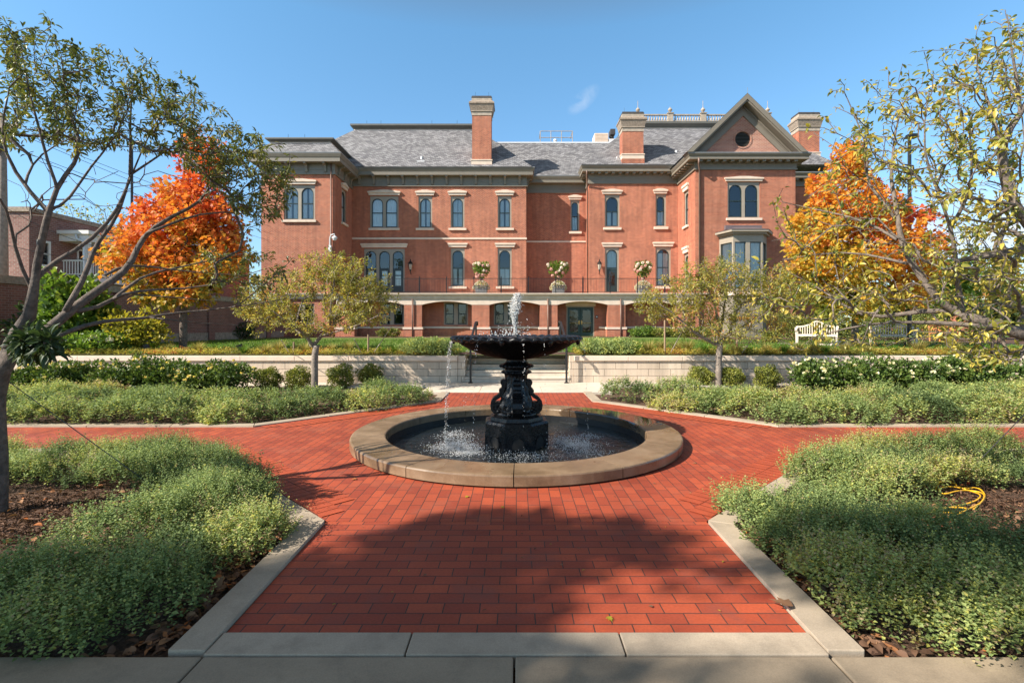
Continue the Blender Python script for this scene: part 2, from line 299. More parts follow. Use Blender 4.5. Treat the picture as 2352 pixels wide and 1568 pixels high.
class MB:
    def __init__(s): s.v = []; s.f = []; s.mi = []; s.cur = 0
    def add(s, vs, fs):
        n = len(s.v); s.v += [tuple(p) for p in vs]; s.f += [tuple(n+i for i in f) for f in fs]; s.mi += [s.cur]*len(fs); return s
    def box(s, x0, x1, y0, y1, z0, z1):
        return s.add([(x0, y0, z0), (x1, y0, z0), (x1, y1, z0), (x0, y1, z0), (x0, y0, z1), (x1, y0, z1), (x1, y1, z1), (x0, y1, z1)],
                     [(0, 3, 2, 1), (4, 5, 6, 7), (0, 1, 5, 4), (1, 2, 6, 5), (2, 3, 7, 6), (3, 0, 4, 7)])
    def frustum(s, a, b, z0, z1):      # rects (x0,x1,y0,y1) at z0 and z1
        v = [(a[0], a[2], z0), (a[1], a[2], z0), (a[1], a[3], z0), (a[0], a[3], z0), (b[0], b[2], z1), (b[1], b[2], z1), (b[1], b[3], z1), (b[0], b[3], z1)]
        return s.add(v, [(0, 3, 2, 1), (4, 5, 6, 7), (0, 1, 5, 4), (1, 2, 6, 5), (2, 3, 7, 6), (3, 0, 4, 7)])
    def prism(s, poly, fn, d0, d1):    # poly 2-D, fn(a,b,d) -> world
        n = len(poly); v = [fn(a, b, d0) for a, b in poly]+[fn(a, b, d1) for a, b in poly]
        tri = []
        ar = sum(poly[i][0]*poly[(i+1) % n][1]-poly[(i+1) % n][0]*poly[i][1] for i in range(n))
        for t in tessellate_polygon([[Vector((a, b, 0)) for a, b in poly]]):
            A, B, D = (poly[i] for i in t); w = (B[0]-A[0])*(D[1]-A[1])-(B[1]-A[1])*(D[0]-A[0])
            tri.append(tuple(t) if w*ar < 0 else tuple(reversed(t)))
        f = [tuple(t) for t in tri]+[tuple(n+i for i in reversed(t)) for t in tri]
        f += [(i, (i+1) % n, n+(i+1) % n, n+i) for i in range(n)]
        if len(v) < 400:
            cen = sum((Vector(p) for p in v), Vector())/len(v); vol = 0
            for t in f:
                q0 = Vector(v[t[0]])-cen
                for i in range(1, len(t)-1): vol += q0.dot((Vector(v[t[i]])-cen).cross(Vector(v[t[i+1]])-cen))
            side = f[len(tri)*2:]; ctr = [Vector(v[i]) for i in side[0]]
            if vol < 0: f = [tuple(reversed(t)) for t in f]
        return s.add(v, f)
    def tube(s, pts, rad, k=6, cap=True):
        pts = [Vector(p) for p in pts]; n = len(pts)
        if not hasattr(rad, '__len__'): rad = [rad]*n
        v = []; ref = Vector((0, 0, 1))
        t0 = (pts[1]-pts[0]).normalized()
        if abs(t0.z) > 0.9: ref = Vector((1, 0, 0))
        x = t0.cross(ref).normalized()
        for i, p in enumerate(pts):
            t = (pts[min(i+1, n-1)]-pts[max(i-1, 0)])
            t = t.normalized() if t.length > 1e-9 else t0
            x = (x-t*x.dot(t)); x = x.normalized() if x.length > 1e-6 else t.orthogonal().normalized()
            y = t.cross(x)
            for j in range(k):
                a = 2*pi*j/k; v.append(p+(x*math.cos(a)+y*math.sin(a))*rad[i])
        f = [(i*k+j, i*k+(j+1) % k, (i+1)*k+(j+1) % k, (i+1)*k+j) for i in range(n-1) for j in range(k)]
        if cap: f += [tuple(reversed(range(k))), tuple((n-1)*k+j for j in range(k))]
        return s.add(v, f)
    def lathe(s, prof, n=32, c=(0, 0, 0), mod=None, cap=True):
        v = []
        for i, (r, z) in enumerate(prof):
            for j in range(n):
                a = 2*pi*j/n; rr, zz = (r, z) if mod is None else mod(r, z, a, i)
                v.append((c[0]+rr*math.cos(a), c[1]+rr*math.sin(a), c[2]+zz))
        m = len(prof)
        f = [(i*n+j, i*n+(j+1) % n, (i+1)*n+(j+1) % n, (i+1)*n+j) for i in range(m-1) for j in range(n)]
        if cap: f += [tuple(reversed(range(n))), tuple((m-1)*n+j for j in range(n))]
        return s.add(v, f)
    def build(s, name, mats, parent=None, smooth=False, bevel=0, loc=None):
        off = wloc(parent) if parent is not None else Vector((0, 0, 0))
        if parent is None and loc is not None: off = Vector(loc)
        me = bpy.data.meshes.new(name)
        V = np.array(s.v, dtype=float)
        me.from_pydata((V-np.array(off)).tolist(), [], s.f)
        mats = mats if isinstance(mats, (list, tuple)) else [mats]
        for m in mats: me.materials.append(M[m])
        me.polygons.foreach_set('material_index', s.mi)
        uvl = me.uv_layers.new(name='UVMap')      # metres, laid along each face
        for p in me.polygons:
            nrm = p.normal
            if abs(nrm.z) > 0.93: t = Vector((1, 0, 0)); b = Vector((0, 1, 0))
            else:
                t = Vector((-nrm.y, nrm.x, 0)).normalized(); b = nrm.cross(t)
            for li in p.loop_indices:
                w = Vector(s.v[me.loops[li].vertex_index]); uvl.data[li].uv = (w.dot(t), w.dot(b))
        if smooth: me.polygons.foreach_set('use_smooth', [True]*len(me.polygons))
        o = bpy.data.objects.new(name, me); C.objects.link(o)
        if parent is not None: o.parent = parent
        elif loc is not None: o.location = loc
        if bevel:
            md = o.modifiers.new('bevel', 'BEVEL'); md.width = bevel; md.segments = 2; md.limit_method = 'ANGLE'
        return o
def arrays(name, V, F, mat, parent=None, tone=None, loc=None, smooth=False):
    off = np.array(wloc(parent)) if parent is not None else np.array(loc if loc is not None else (0, 0, 0))
    V = (np.asarray(V, float).reshape(-1, 3)-off).astype(np.float32); F = np.asarray(F, np.int32); k = F.shape[1]
    me = bpy.data.meshes.new(name); me.vertices.add(len(V)); me.vertices.foreach_set('co', V.ravel())
    me.loops.add(F.size); me.loops.foreach_set('vertex_index', F.ravel())
    me.polygons.add(len(F)); me.polygons.foreach_set('loop_start', np.arange(0, F.size, k, dtype=np.int32))
    me.materials.append(M[mat])
    if tone is not None:
        a = me.attributes.new('tone', 'FLOAT', 'POINT'); a.data.foreach_set('value', np.asarray(tone, np.float32).ravel())
    if smooth: me.polygons.foreach_set('use_smooth', np.ones(len(F), bool))
    me.update(calc_edges=True)
    o = bpy.data.objects.new(name, me); C.objects.link(o)
    if parent is not None: o.parent = parent
    elif loc is not None: o.location = loc
    return o
def unit(a): return a/np.maximum(np.linalg.norm(a, axis=-1, keepdims=True), 1e-9)
LT4 = (np.array([(0, 0, 0), (-.5, .45, .12), (0, 1, -.12), (.5, .45, .12)]), np.array([(0, 3, 2), (0, 2, 1)]))
LT8 = (np.array([(0, 0, 0), (-.42, .3, .09), (0, .35, 0), (.42, .3, .09), (-.36, .66, .05), (0, .68, -.05), (.36, .66, .05), (0, 1, -.2)]),
       np.array([(0, 2, 1), (0, 3, 2), (1, 2, 5), (1, 5, 4), (2, 3, 6), (2, 6, 5), (4, 5, 7), (5, 6, 7)]))
_m = [(0, 0), (.28, .12), (.55, .3), (.3, .42), (.42, .75), (.16, .62), (0, 1), (-.16, .62), (-.42, .75), (-.3, .42), (-.55, .3), (-.28, .12)]
LTM = (np.array([(x, y, .10*abs(x)-.12*y*y) for x, y in _m]), np.array([(0, 1, 3), (1, 2, 3), (0, 3, 5), (3, 4, 5), (0, 5, 6), (0, 6, 7), (0, 7, 9), (7, 8, 9), (0, 9, 11), (9, 10, 11)]))
def leaves(name, c, d, n, L, w, mat, parent=None, tone=None, tpl=LT4, loc=None):
    c = np.asarray(c, float); d = unit(np.asarray(d, float)); x = unit(np.cross(d, n)); z = np.cross(x, d)
    L = np.broadcast_to(np.asarray(L, float), (len(c),)); T, F = tpl
    V = c[:, None, :]+L[:, None, None]*(T[None, :, 0:1]*w*x[:, None, :]+T[None, :, 1:2]*d[:, None, :]+T[None, :, 2:3]*z[:, None, :])
    Fs = (F[None]+(np.arange(len(c))*len(T))[:, None, None]).reshape(-1, F.shape[1])
    tn = rng.random(len(c)) if tone is None else np.clip(tone, 0, 1)
    return arrays(name, V, Fs, mat, parent, np.repeat(tn, len(T)), loc)
def rdir(n): return unit(rng.normal(size=(n, 3)))
paint('paver_single', (0.37, 0.062, 0.021), 0.7, 0.15, 7, 0.3)
paint('joint_sand', (0.07, 0.035, 0.022), 0.9, 0.2, 30)

# ================================================================ GROUND, PAVING, KERBS
TZ = 0.76                      # upper terrace level
FX, FY = 0.0, 7.29             # middle of the fountain
def circle(r, n=64, c=(FX, FY)): return [(c[0]+r*math.cos(2*pi*i/n), c[1]+r*math.sin(2*pi*i/n)) for i in range(n)]
def sheet(mb, outer, z, holes=()):
    pts = [list(outer)]+[list(h) for h in holes]
    flat = [p for l in pts for p in l]
    tri = tessellate_polygon([[Vector((a, b, 0)) for a, b in l] for l in pts])
    fs = []
    for t in tri:
        a, b, c = (Vector((*flat[i], 0)) for i in t)
        fs.append(tuple(t) if (b-a).cross(c-a).z > 0 else tuple(reversed(t)))
    mb.add([(a, b, z) for a, b in flat], fs); return mb
def slab(mb, poly, z0, z1):
    ar = sum(poly[i][0]*poly[(i+1) % len(poly)][1]-poly[(i+1) % len(poly)][0]*poly[i][1] for i in range(len(poly)))
    if ar < 0: poly = poly[::-1]
    return mb.prism(poly, lambda a, b, d: (a, b, d), z1, z0)
def offset(line, d):           # polyline shifted to its left by d (mitred)
    out = []
    for i, p in enumerate(line):
        p = Vector(p); a = Vector(line[max(i-1, 0)]); b = Vector(line[min(i+1, len(line)-1)])
        d1 = (p-a).normalized() if i > 0 else (b-p).normalized(); d2 = (b-p).normalized() if i < len(line)-1 else d1
        n1 = Vector((-d1.y, d1.x)); n2 = Vector((-d2.y, d2.x)); m = (n1+n2).normalized()
        q = p+m*(d/max(0.3, m.dot(n1))); out.append((q.x, q.y))
    return out

g = MB(); sheet(g, [(-400, -400), (400, -400), (400, 14.7), (-400, 14.7)], -0.05, [circle(2.02)])
struct(g.build('ground', 'mulch'))
g = MB(); g.add([(-600, 14.55, TZ), (600, 14.55, TZ), (600, 900, TZ+0.2), (-600, 900, TZ+0.2)], [(0, 1, 2, 3)])
struct(g.build('lawn', 'lawn'))
# brick paving: the approach in running bond, the plaza turned a quarter
NL = [(-1.52, 2.66), (-1.56, 4.15), (-4.02, 6.58), (-24, 6.58)]
FL_ = [(-24, 8.05), (-4.15, 8.05), (-1.60, 10.72), (-1.60, 12.2)]
mir = lambda l: [(-x, y) for x, y in l]
g = MB(); sheet(g, [(-1.52, 2.66), (1.52, 2.66), (1.56, 4.18), (-1.56, 4.18)], 0.0); struct(g.build('brick_path', 'paver'))
g = MB()
pl = [(-1.56, 4.184), (1.56, 4.184), (4.02, 6.58), (24, 6.58), (24, 8.05), (4.15, 8.05), (1.6, 10.72), (1.6, 12.2), (-1.6, 12.2), (-1.6, 10.72), (-4.15, 8.05), (-24, 8.05), (-24, 6.58), (-4.02, 6.58)]
sheet(g, pl, 0.0, [circle(2.02)]); struct(g.build('brick_plaza', 'paver_turned'))
# soldier courses along the four slanting edges
for sx in (-1, 1):
    for p0, p1, inn in (((1.56, 4.19), (4.02, 6.58), 1), ((4.15, 8.05), (1.6, 10.72), 1)):
        a = Vector((p0[0]*sx, p0[1])); b = Vector((p1[0]*sx, p1[1])); d = (b-a).normalized(); n = Vector((-d.y, d.x))
        if n.dot(Vector((FX, FY))-a) < 0: n = -n
        L = (b-a).length; g = MB(); k = int(L/0.1056)
        for i in range(k):
            for j in range(2):
                if i*0.1056 < j*0.2+0.1 or i*0.1056 > L-j*0.2-0.1: continue
                o = a+d*(i*0.1056+0.002)+n*(0.005+j*0.209); u = d*0.0975; w = n*0.2035; z = 0.0055+random.random()*0.0015
                q4 = [(o.x, o.y, z), ((o+u).x, (o+u).y, z), ((o+u+w).x, (o+u+w).y, z), ((o+w).x, (o+w).y, z)]
                nz = (u.x*w.y-u.y*w.x)
                g.add(q4, [(0, 1, 2, 3) if nz > 0 else (3, 2, 1, 0)])
        struct(g.build('brick_border', 'paver_single'))
        g = MB()
        for j in range(2):
            o = a+d*(j*0.2+0.19)+n*(0.003+j*0.211); e2 = b-d*(j*0.2+0.19)+n*(0.003+j*0.211); w = n*0.2105
            g.add([(o.x, o.y, 0.0022), (e2.x, e2.y, 0.0022), ((e2+w).x, (e2+w).y, 0.0022), ((o+w).x, (o+w).y, 0.0022)], [(0, 1, 2, 3) if d.x*w.y-d.y*w.x > 0 else (3, 2, 1, 0)])
        struct(g.build('paving_joint', 'joint_sand'))
# kerbs, each slab a step of its own inside one kerb line
def kerb(line, w, cuts):
    pts = [Vector(p) for p in line]; o2 = [Vector(p) for p in offset(line, w)]
    mb = MB()
    for i in range(len(pts)-1):
        L = (pts[i+1]-pts[i]).length; k = max(1, round(L/cuts)); 
        for j in range(k):
            a, b = j/k, (j+1)/k; e = 0.004/L
            A = pts[i].lerp(pts[i+1], a+e); B = pts[i].lerp(pts[i+1], b-e); Cc = o2[i].lerp(o2[i+1], b-e); D = o2[i].lerp(o2[i+1], a+e)
            slab(mb, [(A.x, A.y), (B.x, B.y), (Cc.x, Cc.y), (D.x, D.y)], -0.12, 0.022+random.random()*0.003)
    return struct(mb.build('kerb', 'kerb', bevel=0.006))
kerb([(-1.525, 2.49)]+NL[1:], 0.18, 1.15); kerb(mir([(-1.525, 2.49)]+NL[1:]), -0.18, 1.15)
kerb(FL_, 0.20, 1.3); kerb(mir(FL_), -0.20, 1.3)
mb = MB()
for a, b in ((-1.52, -0.545), (-0.538, 0.53), (0.537, 1.52)): mb.box(a, b, 2.472, 2.652, -0.12, 0.016)
struct(mb.build('kerb', 'kerb', bevel=0.006))
mb = MB()
xs = [-24, -9, -7.4, -5.9, -4.4, -2.95, -1.515, -0.01, 1.515, 2.95, 4.4, 5.9, 7.4, 24]
for a, b in zip(xs, xs[1:]): mb.box(a+0.005, b-0.005, -3.0, 2.462, -0.14, 0.012)
struct(mb.build('sidewalk', 'sidewalk', bevel=0.008))
mb = MB()
for a, b in ((-2.3, -0.9), (-0.892, 0.62), (0.628, 2.3)): mb.box(a, b, 12.206, 13.49, -0.1, 0.012)
for i in range(-16, 16): mb.box(i*1.5+0.004, i*1.5+1.496, 13.498, 14.32, -0.1, 0.010)
struct(mb.build('pavement', 'pale_concrete', bevel=0.005))
# ================================================================ RETAINING WALLS AND STEPS
WY = 14.33
for nm, x0, x1 in (('left', -26, -1.66), ('right', 1.62, 26)):
    t = thing('retaining_wall', 'low pale limestone block retaining wall running off to the %s of the steps' % nm, 'wall', ((x0+x1)/2, WY, 0))
    mb = MB(); mb.box(x0, x1, WY, WY+0.40, -0.1, 0.612); mb.build('wall', 'limestone_block', t)
    mb = MB(); k = 16
    for i in range(k):
        a = x0+(x1-x0)*i/k; b = x0+(x1-x0)*(i+1)/k; mb.box(a+0.003, b-0.003, WY-0.05, WY+0.45, 0.615, 0.745)
    mb.build('coping', 'stone_trim', t, bevel=0.01)
st = thing('stone_steps', 'flight of five pale concrete steps rising between the two retaining walls', 'steps', (0, WY, 0))
for i in range(5):
    mb = MB(); y0 = WY+0.02+i*0.36
    mb.box(-1.45, 1.5, y0, y0+(0.36 if i < 4 else 1.6), -0.1, 0.152*(i+1)); mb.box(-1.45, 1.5, y0-0.025, y0-0.001, 0.152*(i+1)-0.05, 0.152*(i+1))
    mb.build('step', 'pale_concrete', st, bevel=0.008)
for sx in (-1, 1):
    mb = MB(); xa, xb = (-1.655, -1.455) if sx < 0 else (1.505, 1.615)
    mb.box(xa, xb, WY+0.02, WY+2.0, -0.1, 0.744); mb.build('cheek_wall', 'limestone_block', st)
for sx, nm in ((-1, 'left'), (1, 'right')):
    x = 1.33*sx+0.06
    t = thing('handrail', 'black iron handrail sloping up the %s side of the steps' % nm, 'handrail', (x, WY-0.1, 0.012))
    mb = MB(); mb.tube([(x, WY-0.42, 1.02), (x, WY-0.40, 1.12), (x, WY-0.2, 1.15), (x, WY+1.55, 1.70), (x, WY+2.15, 1.72), (x, WY+2.17, 1.60)], 0.036, 8); mb.build('rail', 'dark_metal', t, True)
    for yy, zb, zt in ((WY-0.2, 0.012, 1.13), (WY+1.70, 0.76, 1.70)):
        mb = MB(); mb.tube([(x, yy, zb), (x, yy, zt)], 0.030, 8); mb.lathe([(0.065, 0), (0.065, 0.02), (0.04, 0.03)], 12, (x, yy, zb)); mb.build('post', 'dark_metal', t)
# ================================================================ THE MANSION
WGY, MNY, RCY = 38.3, 42.4, 44.3      # fronts of the wings, of the main walls, of the recess
man = thing('brick_mansion', 'long red brick mansion with slate roofs, tall chimneys and a gabled right wing', 'mansion', (0, 40, TZ))
ZB = TZ-0.1
class Face:                            # a wall plane: origin, direction along it, outward normal
    def __init__(s, o, u, n): s.o = Vector(o); s.u = Vector(u).normalized(); s.n = Vector(n).normalized()
    def __call__(s, a, b, d=0.0): p = s.o+s.u*a+s.n*d; return (p.x, p.y, b)
def front(Y): return Face((0, Y, 0), (1, 0, 0), (0, -1, 0))
def wall(mb, fc, a0, a1, z0, z1, ops=(), rev=0.20, deep=0.9):
    A = sorted({a0, a1, *[v for o in ops for v in o[:2]]}); Z = sorted({z0, z1, *[v for o in ops for v in o[2:4]]})
    mb.cur = 0
    for i in range(len(A)-1):
        for j in range(len(Z)-1):
            ca, cz = (A[i]+A[i+1])/2, (Z[j]+Z[j+1])/2
            if any(o[0] < ca < o[1] and o[2] < cz < o[3] for o in ops): continue
            flip = fc.u.cross(Vector((0, 0, 1))).dot(fc.n) > 0
            q = [fc(A[i], Z[j]), fc(A[i+1], Z[j]), fc(A[i+1], Z[j+1]), fc(A[i], Z[j+1])]
            mb.add(q, [(0, 1, 2, 3) if flip else (3, 2, 1, 0)])
    for o in ops:
        x0, x1, za, zb = o[:4]
        for dep0, dep1, m in ((0, -rev, 0), (-rev, -deep, 1)):
            mb.cur = m
            v = [fc(x0, za, dep0), fc(x1, za, dep0), fc(x1, zb, dep0), fc(x0, zb, dep0), fc(x0, za, dep1), fc(x1, za, dep1), fc(x1, zb, dep1), fc(x0, zb, dep1)]
            fs = [(0, 1, 5, 4), (1, 2, 6, 5), (2, 3, 7, 6), (3, 0, 4, 7)]
            if m: fs.append((4, 5, 6, 7))
            mb.add(v, fs)
    mb.cur = 0
def archpts(cx, hw, z0, z1, n=12, flat=False, inset=0.0):
    hw = hw-inset; z0 = z0+inset; z1 = z1-inset
    if flat: return [(cx-hw, z0), (cx+hw, z0), (cx+hw, z1), (cx-hw, z1)]
    r = hw*0.96; zs = z1-r
    return [(cx-hw, z0), (cx+hw, z0)]+[(cx+hw*math.cos(pi*i/n), zs+r*math.sin(pi*i/n)) for i in range(n+1)]
def window(fc, x0, x1, z0, z1, lights, lintel=None, sill=None, flat=False, rail=0.5, curt=(0.0, 1.0), door=None, name='window', frame='frame_taupe', sashm='sash_green', seed=0, peak=0.10):
    """lights: list of (centre, half width, bottom, top) of the arched lights"""
    mb = MB(); holes = [archpts(cx, hw, a, b, flat=flat) for cx, hw, a, b in lights]
    outer = [(x0+0.004, z0+0.004), (x1-0.004, z0+0.004), (x1-0.004, z1-0.004), (x0+0.004, z1-0.004)]
    flatp = outer+[p for h in holes for p in h]
    tri = tessellate_polygon([[Vector((a, b, 0)) for a, b in l] for l in [outer]+holes])
    mb.add([fc(a, b, -0.07) for a, b in flatp], [tuple(t) for t in tri])
    for h in holes:
        n = len(h); mb.add([fc(a, b, -0.07) for a, b in h]+[fc(a, b, -0.15) for a, b in h], [(i, (i+1) % n, n+(i+1) % n, n+i) for i in range(n)])
    wf = mb.build(name, frame, man)
    sb = MB(); gb = MB(); cb = MB()
    for (cx, hw, a, b), h in zip(lights, holes):
        h1 = archpts(cx, hw, a, b, flat=flat, inset=0.0); h2 = archpts(cx, hw, a, b, flat=flat, inset=0.07); n = len(h1)
        sb.add([fc(p, q, -0.115) for p, q in h1]+[fc(p, q, -0.115) for p, q in h2]+[fc(p, q, -0.16) for p, q in h2], [(i, (i+1) % n, n+(i+1) % n, n+i) for i in range(n)]+[(n+i, n+(i+1) % n, 2*n+(i+1) % n, 2*n+i) for i in range(n)])
        if rail:
            zr = a+(b-a)*rail; sb.prism([(cx-hw+0.05, zr-0.035), (cx+hw-0.05, zr-0.035), (cx+hw-0.05, zr+0.035), (cx-hw+0.05, zr+0.035)], fc, -0.10, -0.15)
        if door:
            zr = a+(b-a)*door
            for (p0, p1, q0, q1) in ((cx-hw+0.05, cx-hw+0.2, a, zr), (cx+hw-0.2, cx+hw-0.05, a, zr), (cx-hw+0.2, cx+hw-0.2, a, a+0.5), (cx-hw+0.2, cx+hw-0.2, zr-0.22, zr-0.0)):
                sb.prism([(p0, q0), (p1, q0), (p1, q1), (p0, q1)], fc, -0.105, -0.15)
        tri = tessellate_polygon([[Vector((p, q, 0)) for p, q in h1]]); gb.add([fc(p, q, -0.155) for p, q in h1], [tuple(t) for t in tri])
        if curt:
            lo, hi = a+(b-a)*curt[0], a+(b-a)*curt[1]; k = 28; v = []
            gap = (0.0, 0.16, 0.05)[seed % 3]*hw
            for side in (-1, 1):
                v = []
                for i in range(k+1):
                    s = i/k; xx = cx+side*(gap+(hw+0.03-gap)*s); dd = -0.225+0.028*math.sin(s*23+seed)+0.012*math.sin(s*51+seed*2)
                    v += [fc(xx, lo, dd), fc(xx, hi, dd)]
                cb.add(v, [(2*i, 2*i+2, 2*i+3, 2*i+1) for i in range(k)])
    sb.build('sash', sashm, wf); gb.build('pane', 'glass', wf)
    if curt: cb.build('curtain', 'curtain', wf, True)
    if lintel:
        a0, a1, za, zb = lintel; m = (a0+a1)/2; mb = MB(); hh = zb-za; t = hh*0.72 if peak else hh
        body = [(a0+0.10, za), (a1-0.10, za), (a1-0.04, za+t*0.62), (a0+0.04, za+t*0.62)]
        mb.prism(body, fc, 0.10, -0.05)
        top = [(a0, za+t*0.62), (a1, za+t*0.62), (a1, za+t), (a0, za+t)] if not peak else [(a0, za+t*0.62), (a1, za+t*0.62), (a1, za+t), (m+0.25*(a1-m), zb), (m-0.25*(a1-m), zb), (a0, za+t)]
        mb.prism(top, fc, 0.17, -0.05); mb.build('lintel', 'stone_trim', wf)
    if sill:
        a0, a1, za, zb = sill; mb = MB(); mb.prism([(a0, za), (a1, za), (a1, zb), (a0, zb)], fc, 0.14, -0.12); mb.build('sill', 'stone_trim', wf)
    return wf
def wpix(Y, fx0, fx1, fy0, fy1, lint, sill, nl, **k):     # photo measures of one window on the plane at Y
    fc = k.pop('fc', front(Y)); fl = k.get('flat', False)
    x0, x1, z1, z0 = W(fx0, Y), W(fx1, Y), H(fy0, Y), H(fy1, Y); w = x1-x0; mg = k.pop('mg', 0.13); mul = k.pop('mul', 0.24)
    lw = (w-2*mg-(nl-1)*mul)/nl; top = k.pop('top', 0.2)
    li = [(x0+mg+lw/2+i*(lw+mul), lw/2, z0+0.05, z1-top) for i in range(nl)]
    L = (W(lint[0], Y), W(lint[1], Y), H(lint[3], Y), H(lint[2], Y)) if lint else None
    Sx = (W(sill[0], Y), W(sill[1], Y), H(sill[3], Y), H(sill[2], Y)) if sill else None
    return (x0, x1, z0, z1), dict(fc=fc, x0=x0, x1=x1, z0=z0, z1=z1, lights=li, lintel=L, sill=Sx, **k)
todo = []
def win(lst, *a, **k):
    o, d = wpix(*a, **k); lst.append(o); todo.append(d)
# --- left wing
opsL = []; win(opsL, WGY, 652.2, 723.6, 424.8, 504.5, (648, 727.7, 411.5, 423.7), (648.7, 727.1, 505.5, 510.6), 2, seed=1, curt=(0, 1))
win(opsL, WGY, 668, 722, 697, 745, None, None, 2, flat=True, curt=None, mg=0.08, top=0.08, rail=0.55)
xl0, xl1 = W(600, WGY), W(768, WGY); EAVL = H(401.3, WGY)
mb = MB(); wall(mb, front(WGY), xl0, xl1, ZB, EAVL+0.6, opsL)
sideL = Face((xl1, WGY, 0), (0, 1, 0), (1, 0, 0))
zt2, zb2 = H(450, MNY), H(523, MNY); opsS = [(1.6, 2.7, zb2, zt2)]
wall(mb, sideL, 0, MNY-WGY+0.1, ZB, EAVL+0.6, opsS)
wall(mb, Face((xl0, WGY, 0), (0, 1, 0), (-1, 0, 0)), 0, 9, ZB, EAVL+0.6)
todo.append(dict(fc=sideL, x0=1.6, x1=2.7, z0=zb2, z1=zt2, lights=[(2.15, 0.42, zb2+0.05, zt2-0.2)], lintel=(1.45, 2.85, zt2+0.02, zt2+0.5), sill=(1.5, 2.8, zb2-0.2, zb2-0.03), seed=2))
# --- main left block
ops = []
win(ops, MNY, 849.7, 915.3, 450.3, 522.9, (845, 920.4, 437, 448.9), (847.5, 918, 524.3, 529), 2, seed=0)
win(ops, MNY, 961.3, 992.9, 450.3, 522.9, (954, 999, 437, 448.9), (955.7, 997.3, 524.3, 529), 1, seed=1)
win(ops, MNY, 1035.3, 1066.9, 450.3, 522.9, (1028.5, 1072.6, 437, 448.9), (1030.5, 1071.5, 524.3, 529), 1, seed=2)
win(ops, MNY, 1143.3, 1175.0, 450.3, 522.9, (1137, 1181.5, 437, 448.9), (1139, 1180.5, 524.3, 529), 1, seed=1)
win(ops, MNY, 835.8, 929.6, 570.8, 671, (828.6, 936.8, 559.6, 568.8), None, 3, rail=0.40, door=0.58, peak=0, curt=(0.0, 0.55), seed=0)
win(ops, MNY, 1035.3, 1067.2, 569.5, 657, (1028.5, 1074.2, 558.6, 567.8), (1031, 1072, 658, 663), 1, peak=0, curt=(0.0, 0.48), seed=1)
win(ops, MNY, 1143.3, 1175.4, 569.5, 657, (1136.5, 1184, 558.6, 567.8), (1139, 1181, 658, 663), 1, peak=0, curt=(0, 0.48), seed=2)
xm0, xm1 = xl1, W(1208.5, MNY); FZM = H(428.9, MNY)
wall(mb, front(MNY), xm0, xm1, ZB, FZM+0.9, ops); wall(mb, Face((xm1, MNY, 0), (0, 1, 0), (1, 0, 0)), 0, RCY-MNY+0.1, ZB, FZM+0.9)
# --- recess
ops = []; win(ops, RCY, 1310.3, 1330.6, 459.4, 531, (1305, 1336.8, 448.2, 459), (1306.8, 1335.8, 532, 537), 1, seed=2, mg=0.10, curt=(0, 0.52))
xr0, xr1 = xm1, W(1353, MNY)
wall(mb, front(RCY), xr0, xr1, ZB, FZM+0.9, ops)
# --- main right block
FZR = H(422.7, MNY); ops = []
win(ops, MNY, 1389.3, 1423.3, 447, 520.8, (1381.6, 1429.5, 434.9, 446.1), (1385.6, 1426.8, 522.9, 528), 1, seed=1, curt=(0, 0.52))
win(ops, MNY, 1505.7, 1530, 446, 519.5, (1499.8, 1533.6, 433.4, 445.1), (1501.5, 1534, 521, 527), 1, seed=2, curt=(0, 0.5), mg=0.12)
win(ops, MNY, 1389.7, 1421.8, 568, 671, (1382, 1429.9, 557.5, 567), None, 1, rail=0.57, door=0.55, peak=0, seed=0, curt=(0.55, 1))
win(ops, MNY, 1505.7, 1540.8, 567, 657, (1499, 1547.5, 556.3, 566), (1503, 1543, 658, 663), 1, peak=0, seed=2, curt=(0, 0.9))
xq0, xq1 = xr1, W(1597, WGY)
wall(mb, front(MNY), xq0, xq1, ZB, FZR+0.9, ops); wall(mb, Face((xq0, MNY, 0), (0, 1, 0), (-1, 0, 0)), 0, RCY-MNY+0.1, ZB, FZR+0.9)
# --- right wing
FZW = H(390.6, WGY); ops = []
win(ops, WGY, 1671.3, 1745.4, 418, 499.8, (1663.6, 1752.7, 406, 416.9), (1667.5, 1749, 501.3, 506.5), 2, seed=0, curt=None, mul=0.22)
xw0, xw1 = xq1, W(1827, WGY)
wall(mb, front(WGY), xw0, xw1, ZB, FZW+0.6, ops)
sideR = Face((xw0, WGY, 0), (0, 1, 0), (-1, 0, 0)); oS = []
for (za, zb) in ((H(516, 40), H(436, 40)), (H(664, 40), H(580, 40))):
    oS.append((1.55, 2.55, za, zb)); todo.append(dict(fc=sideR, x0=1.55, x1=2.55, z0=za, z1=zb, lights=[(2.05, 0.38, za+0.05, zb-0.2)], lintel=(1.4, 2.7, zb+0.02, zb+0.5), sill=(1.45, 2.65, za-0.2, za-0.03), seed=2, peak=0, curt=None))
wall(mb, sideR, 0, MNY-WGY+0.1, ZB, FZW+0.6, oS)
wall(mb, Face((xw1, WGY, 0), (0, 1, 0), (1, 0, 0)), 0, 5, ZB, FZW+0.6)
wall(mb, front(WGY+4.2), xw1, xw1+5.5, ZB, FZW+0.4); wall(mb, Face((xw1+5.5, WGY+4.2, 0), (0, 1, 0), (1, 0, 0)), 0, 10, ZB, FZW+0.4)
mb.build('wall', ['facade_brick', 'interior'], man)
for d in todo: window(**d)
# --- stone bands
for Y, a, b, za, zb in ((MNY, xm0+0.02, xm1+0.05, H(549.9, MNY), H(546.0, MNY)), (RCY, xr0+0.05, xr1-0.01, H(556.8, RCY), H(553.5, RCY))):
    mb = MB(); mb.box(a, b, Y-0.06, Y+0.05, za, zb); mb.build('stone_band', 'stone_trim', man)
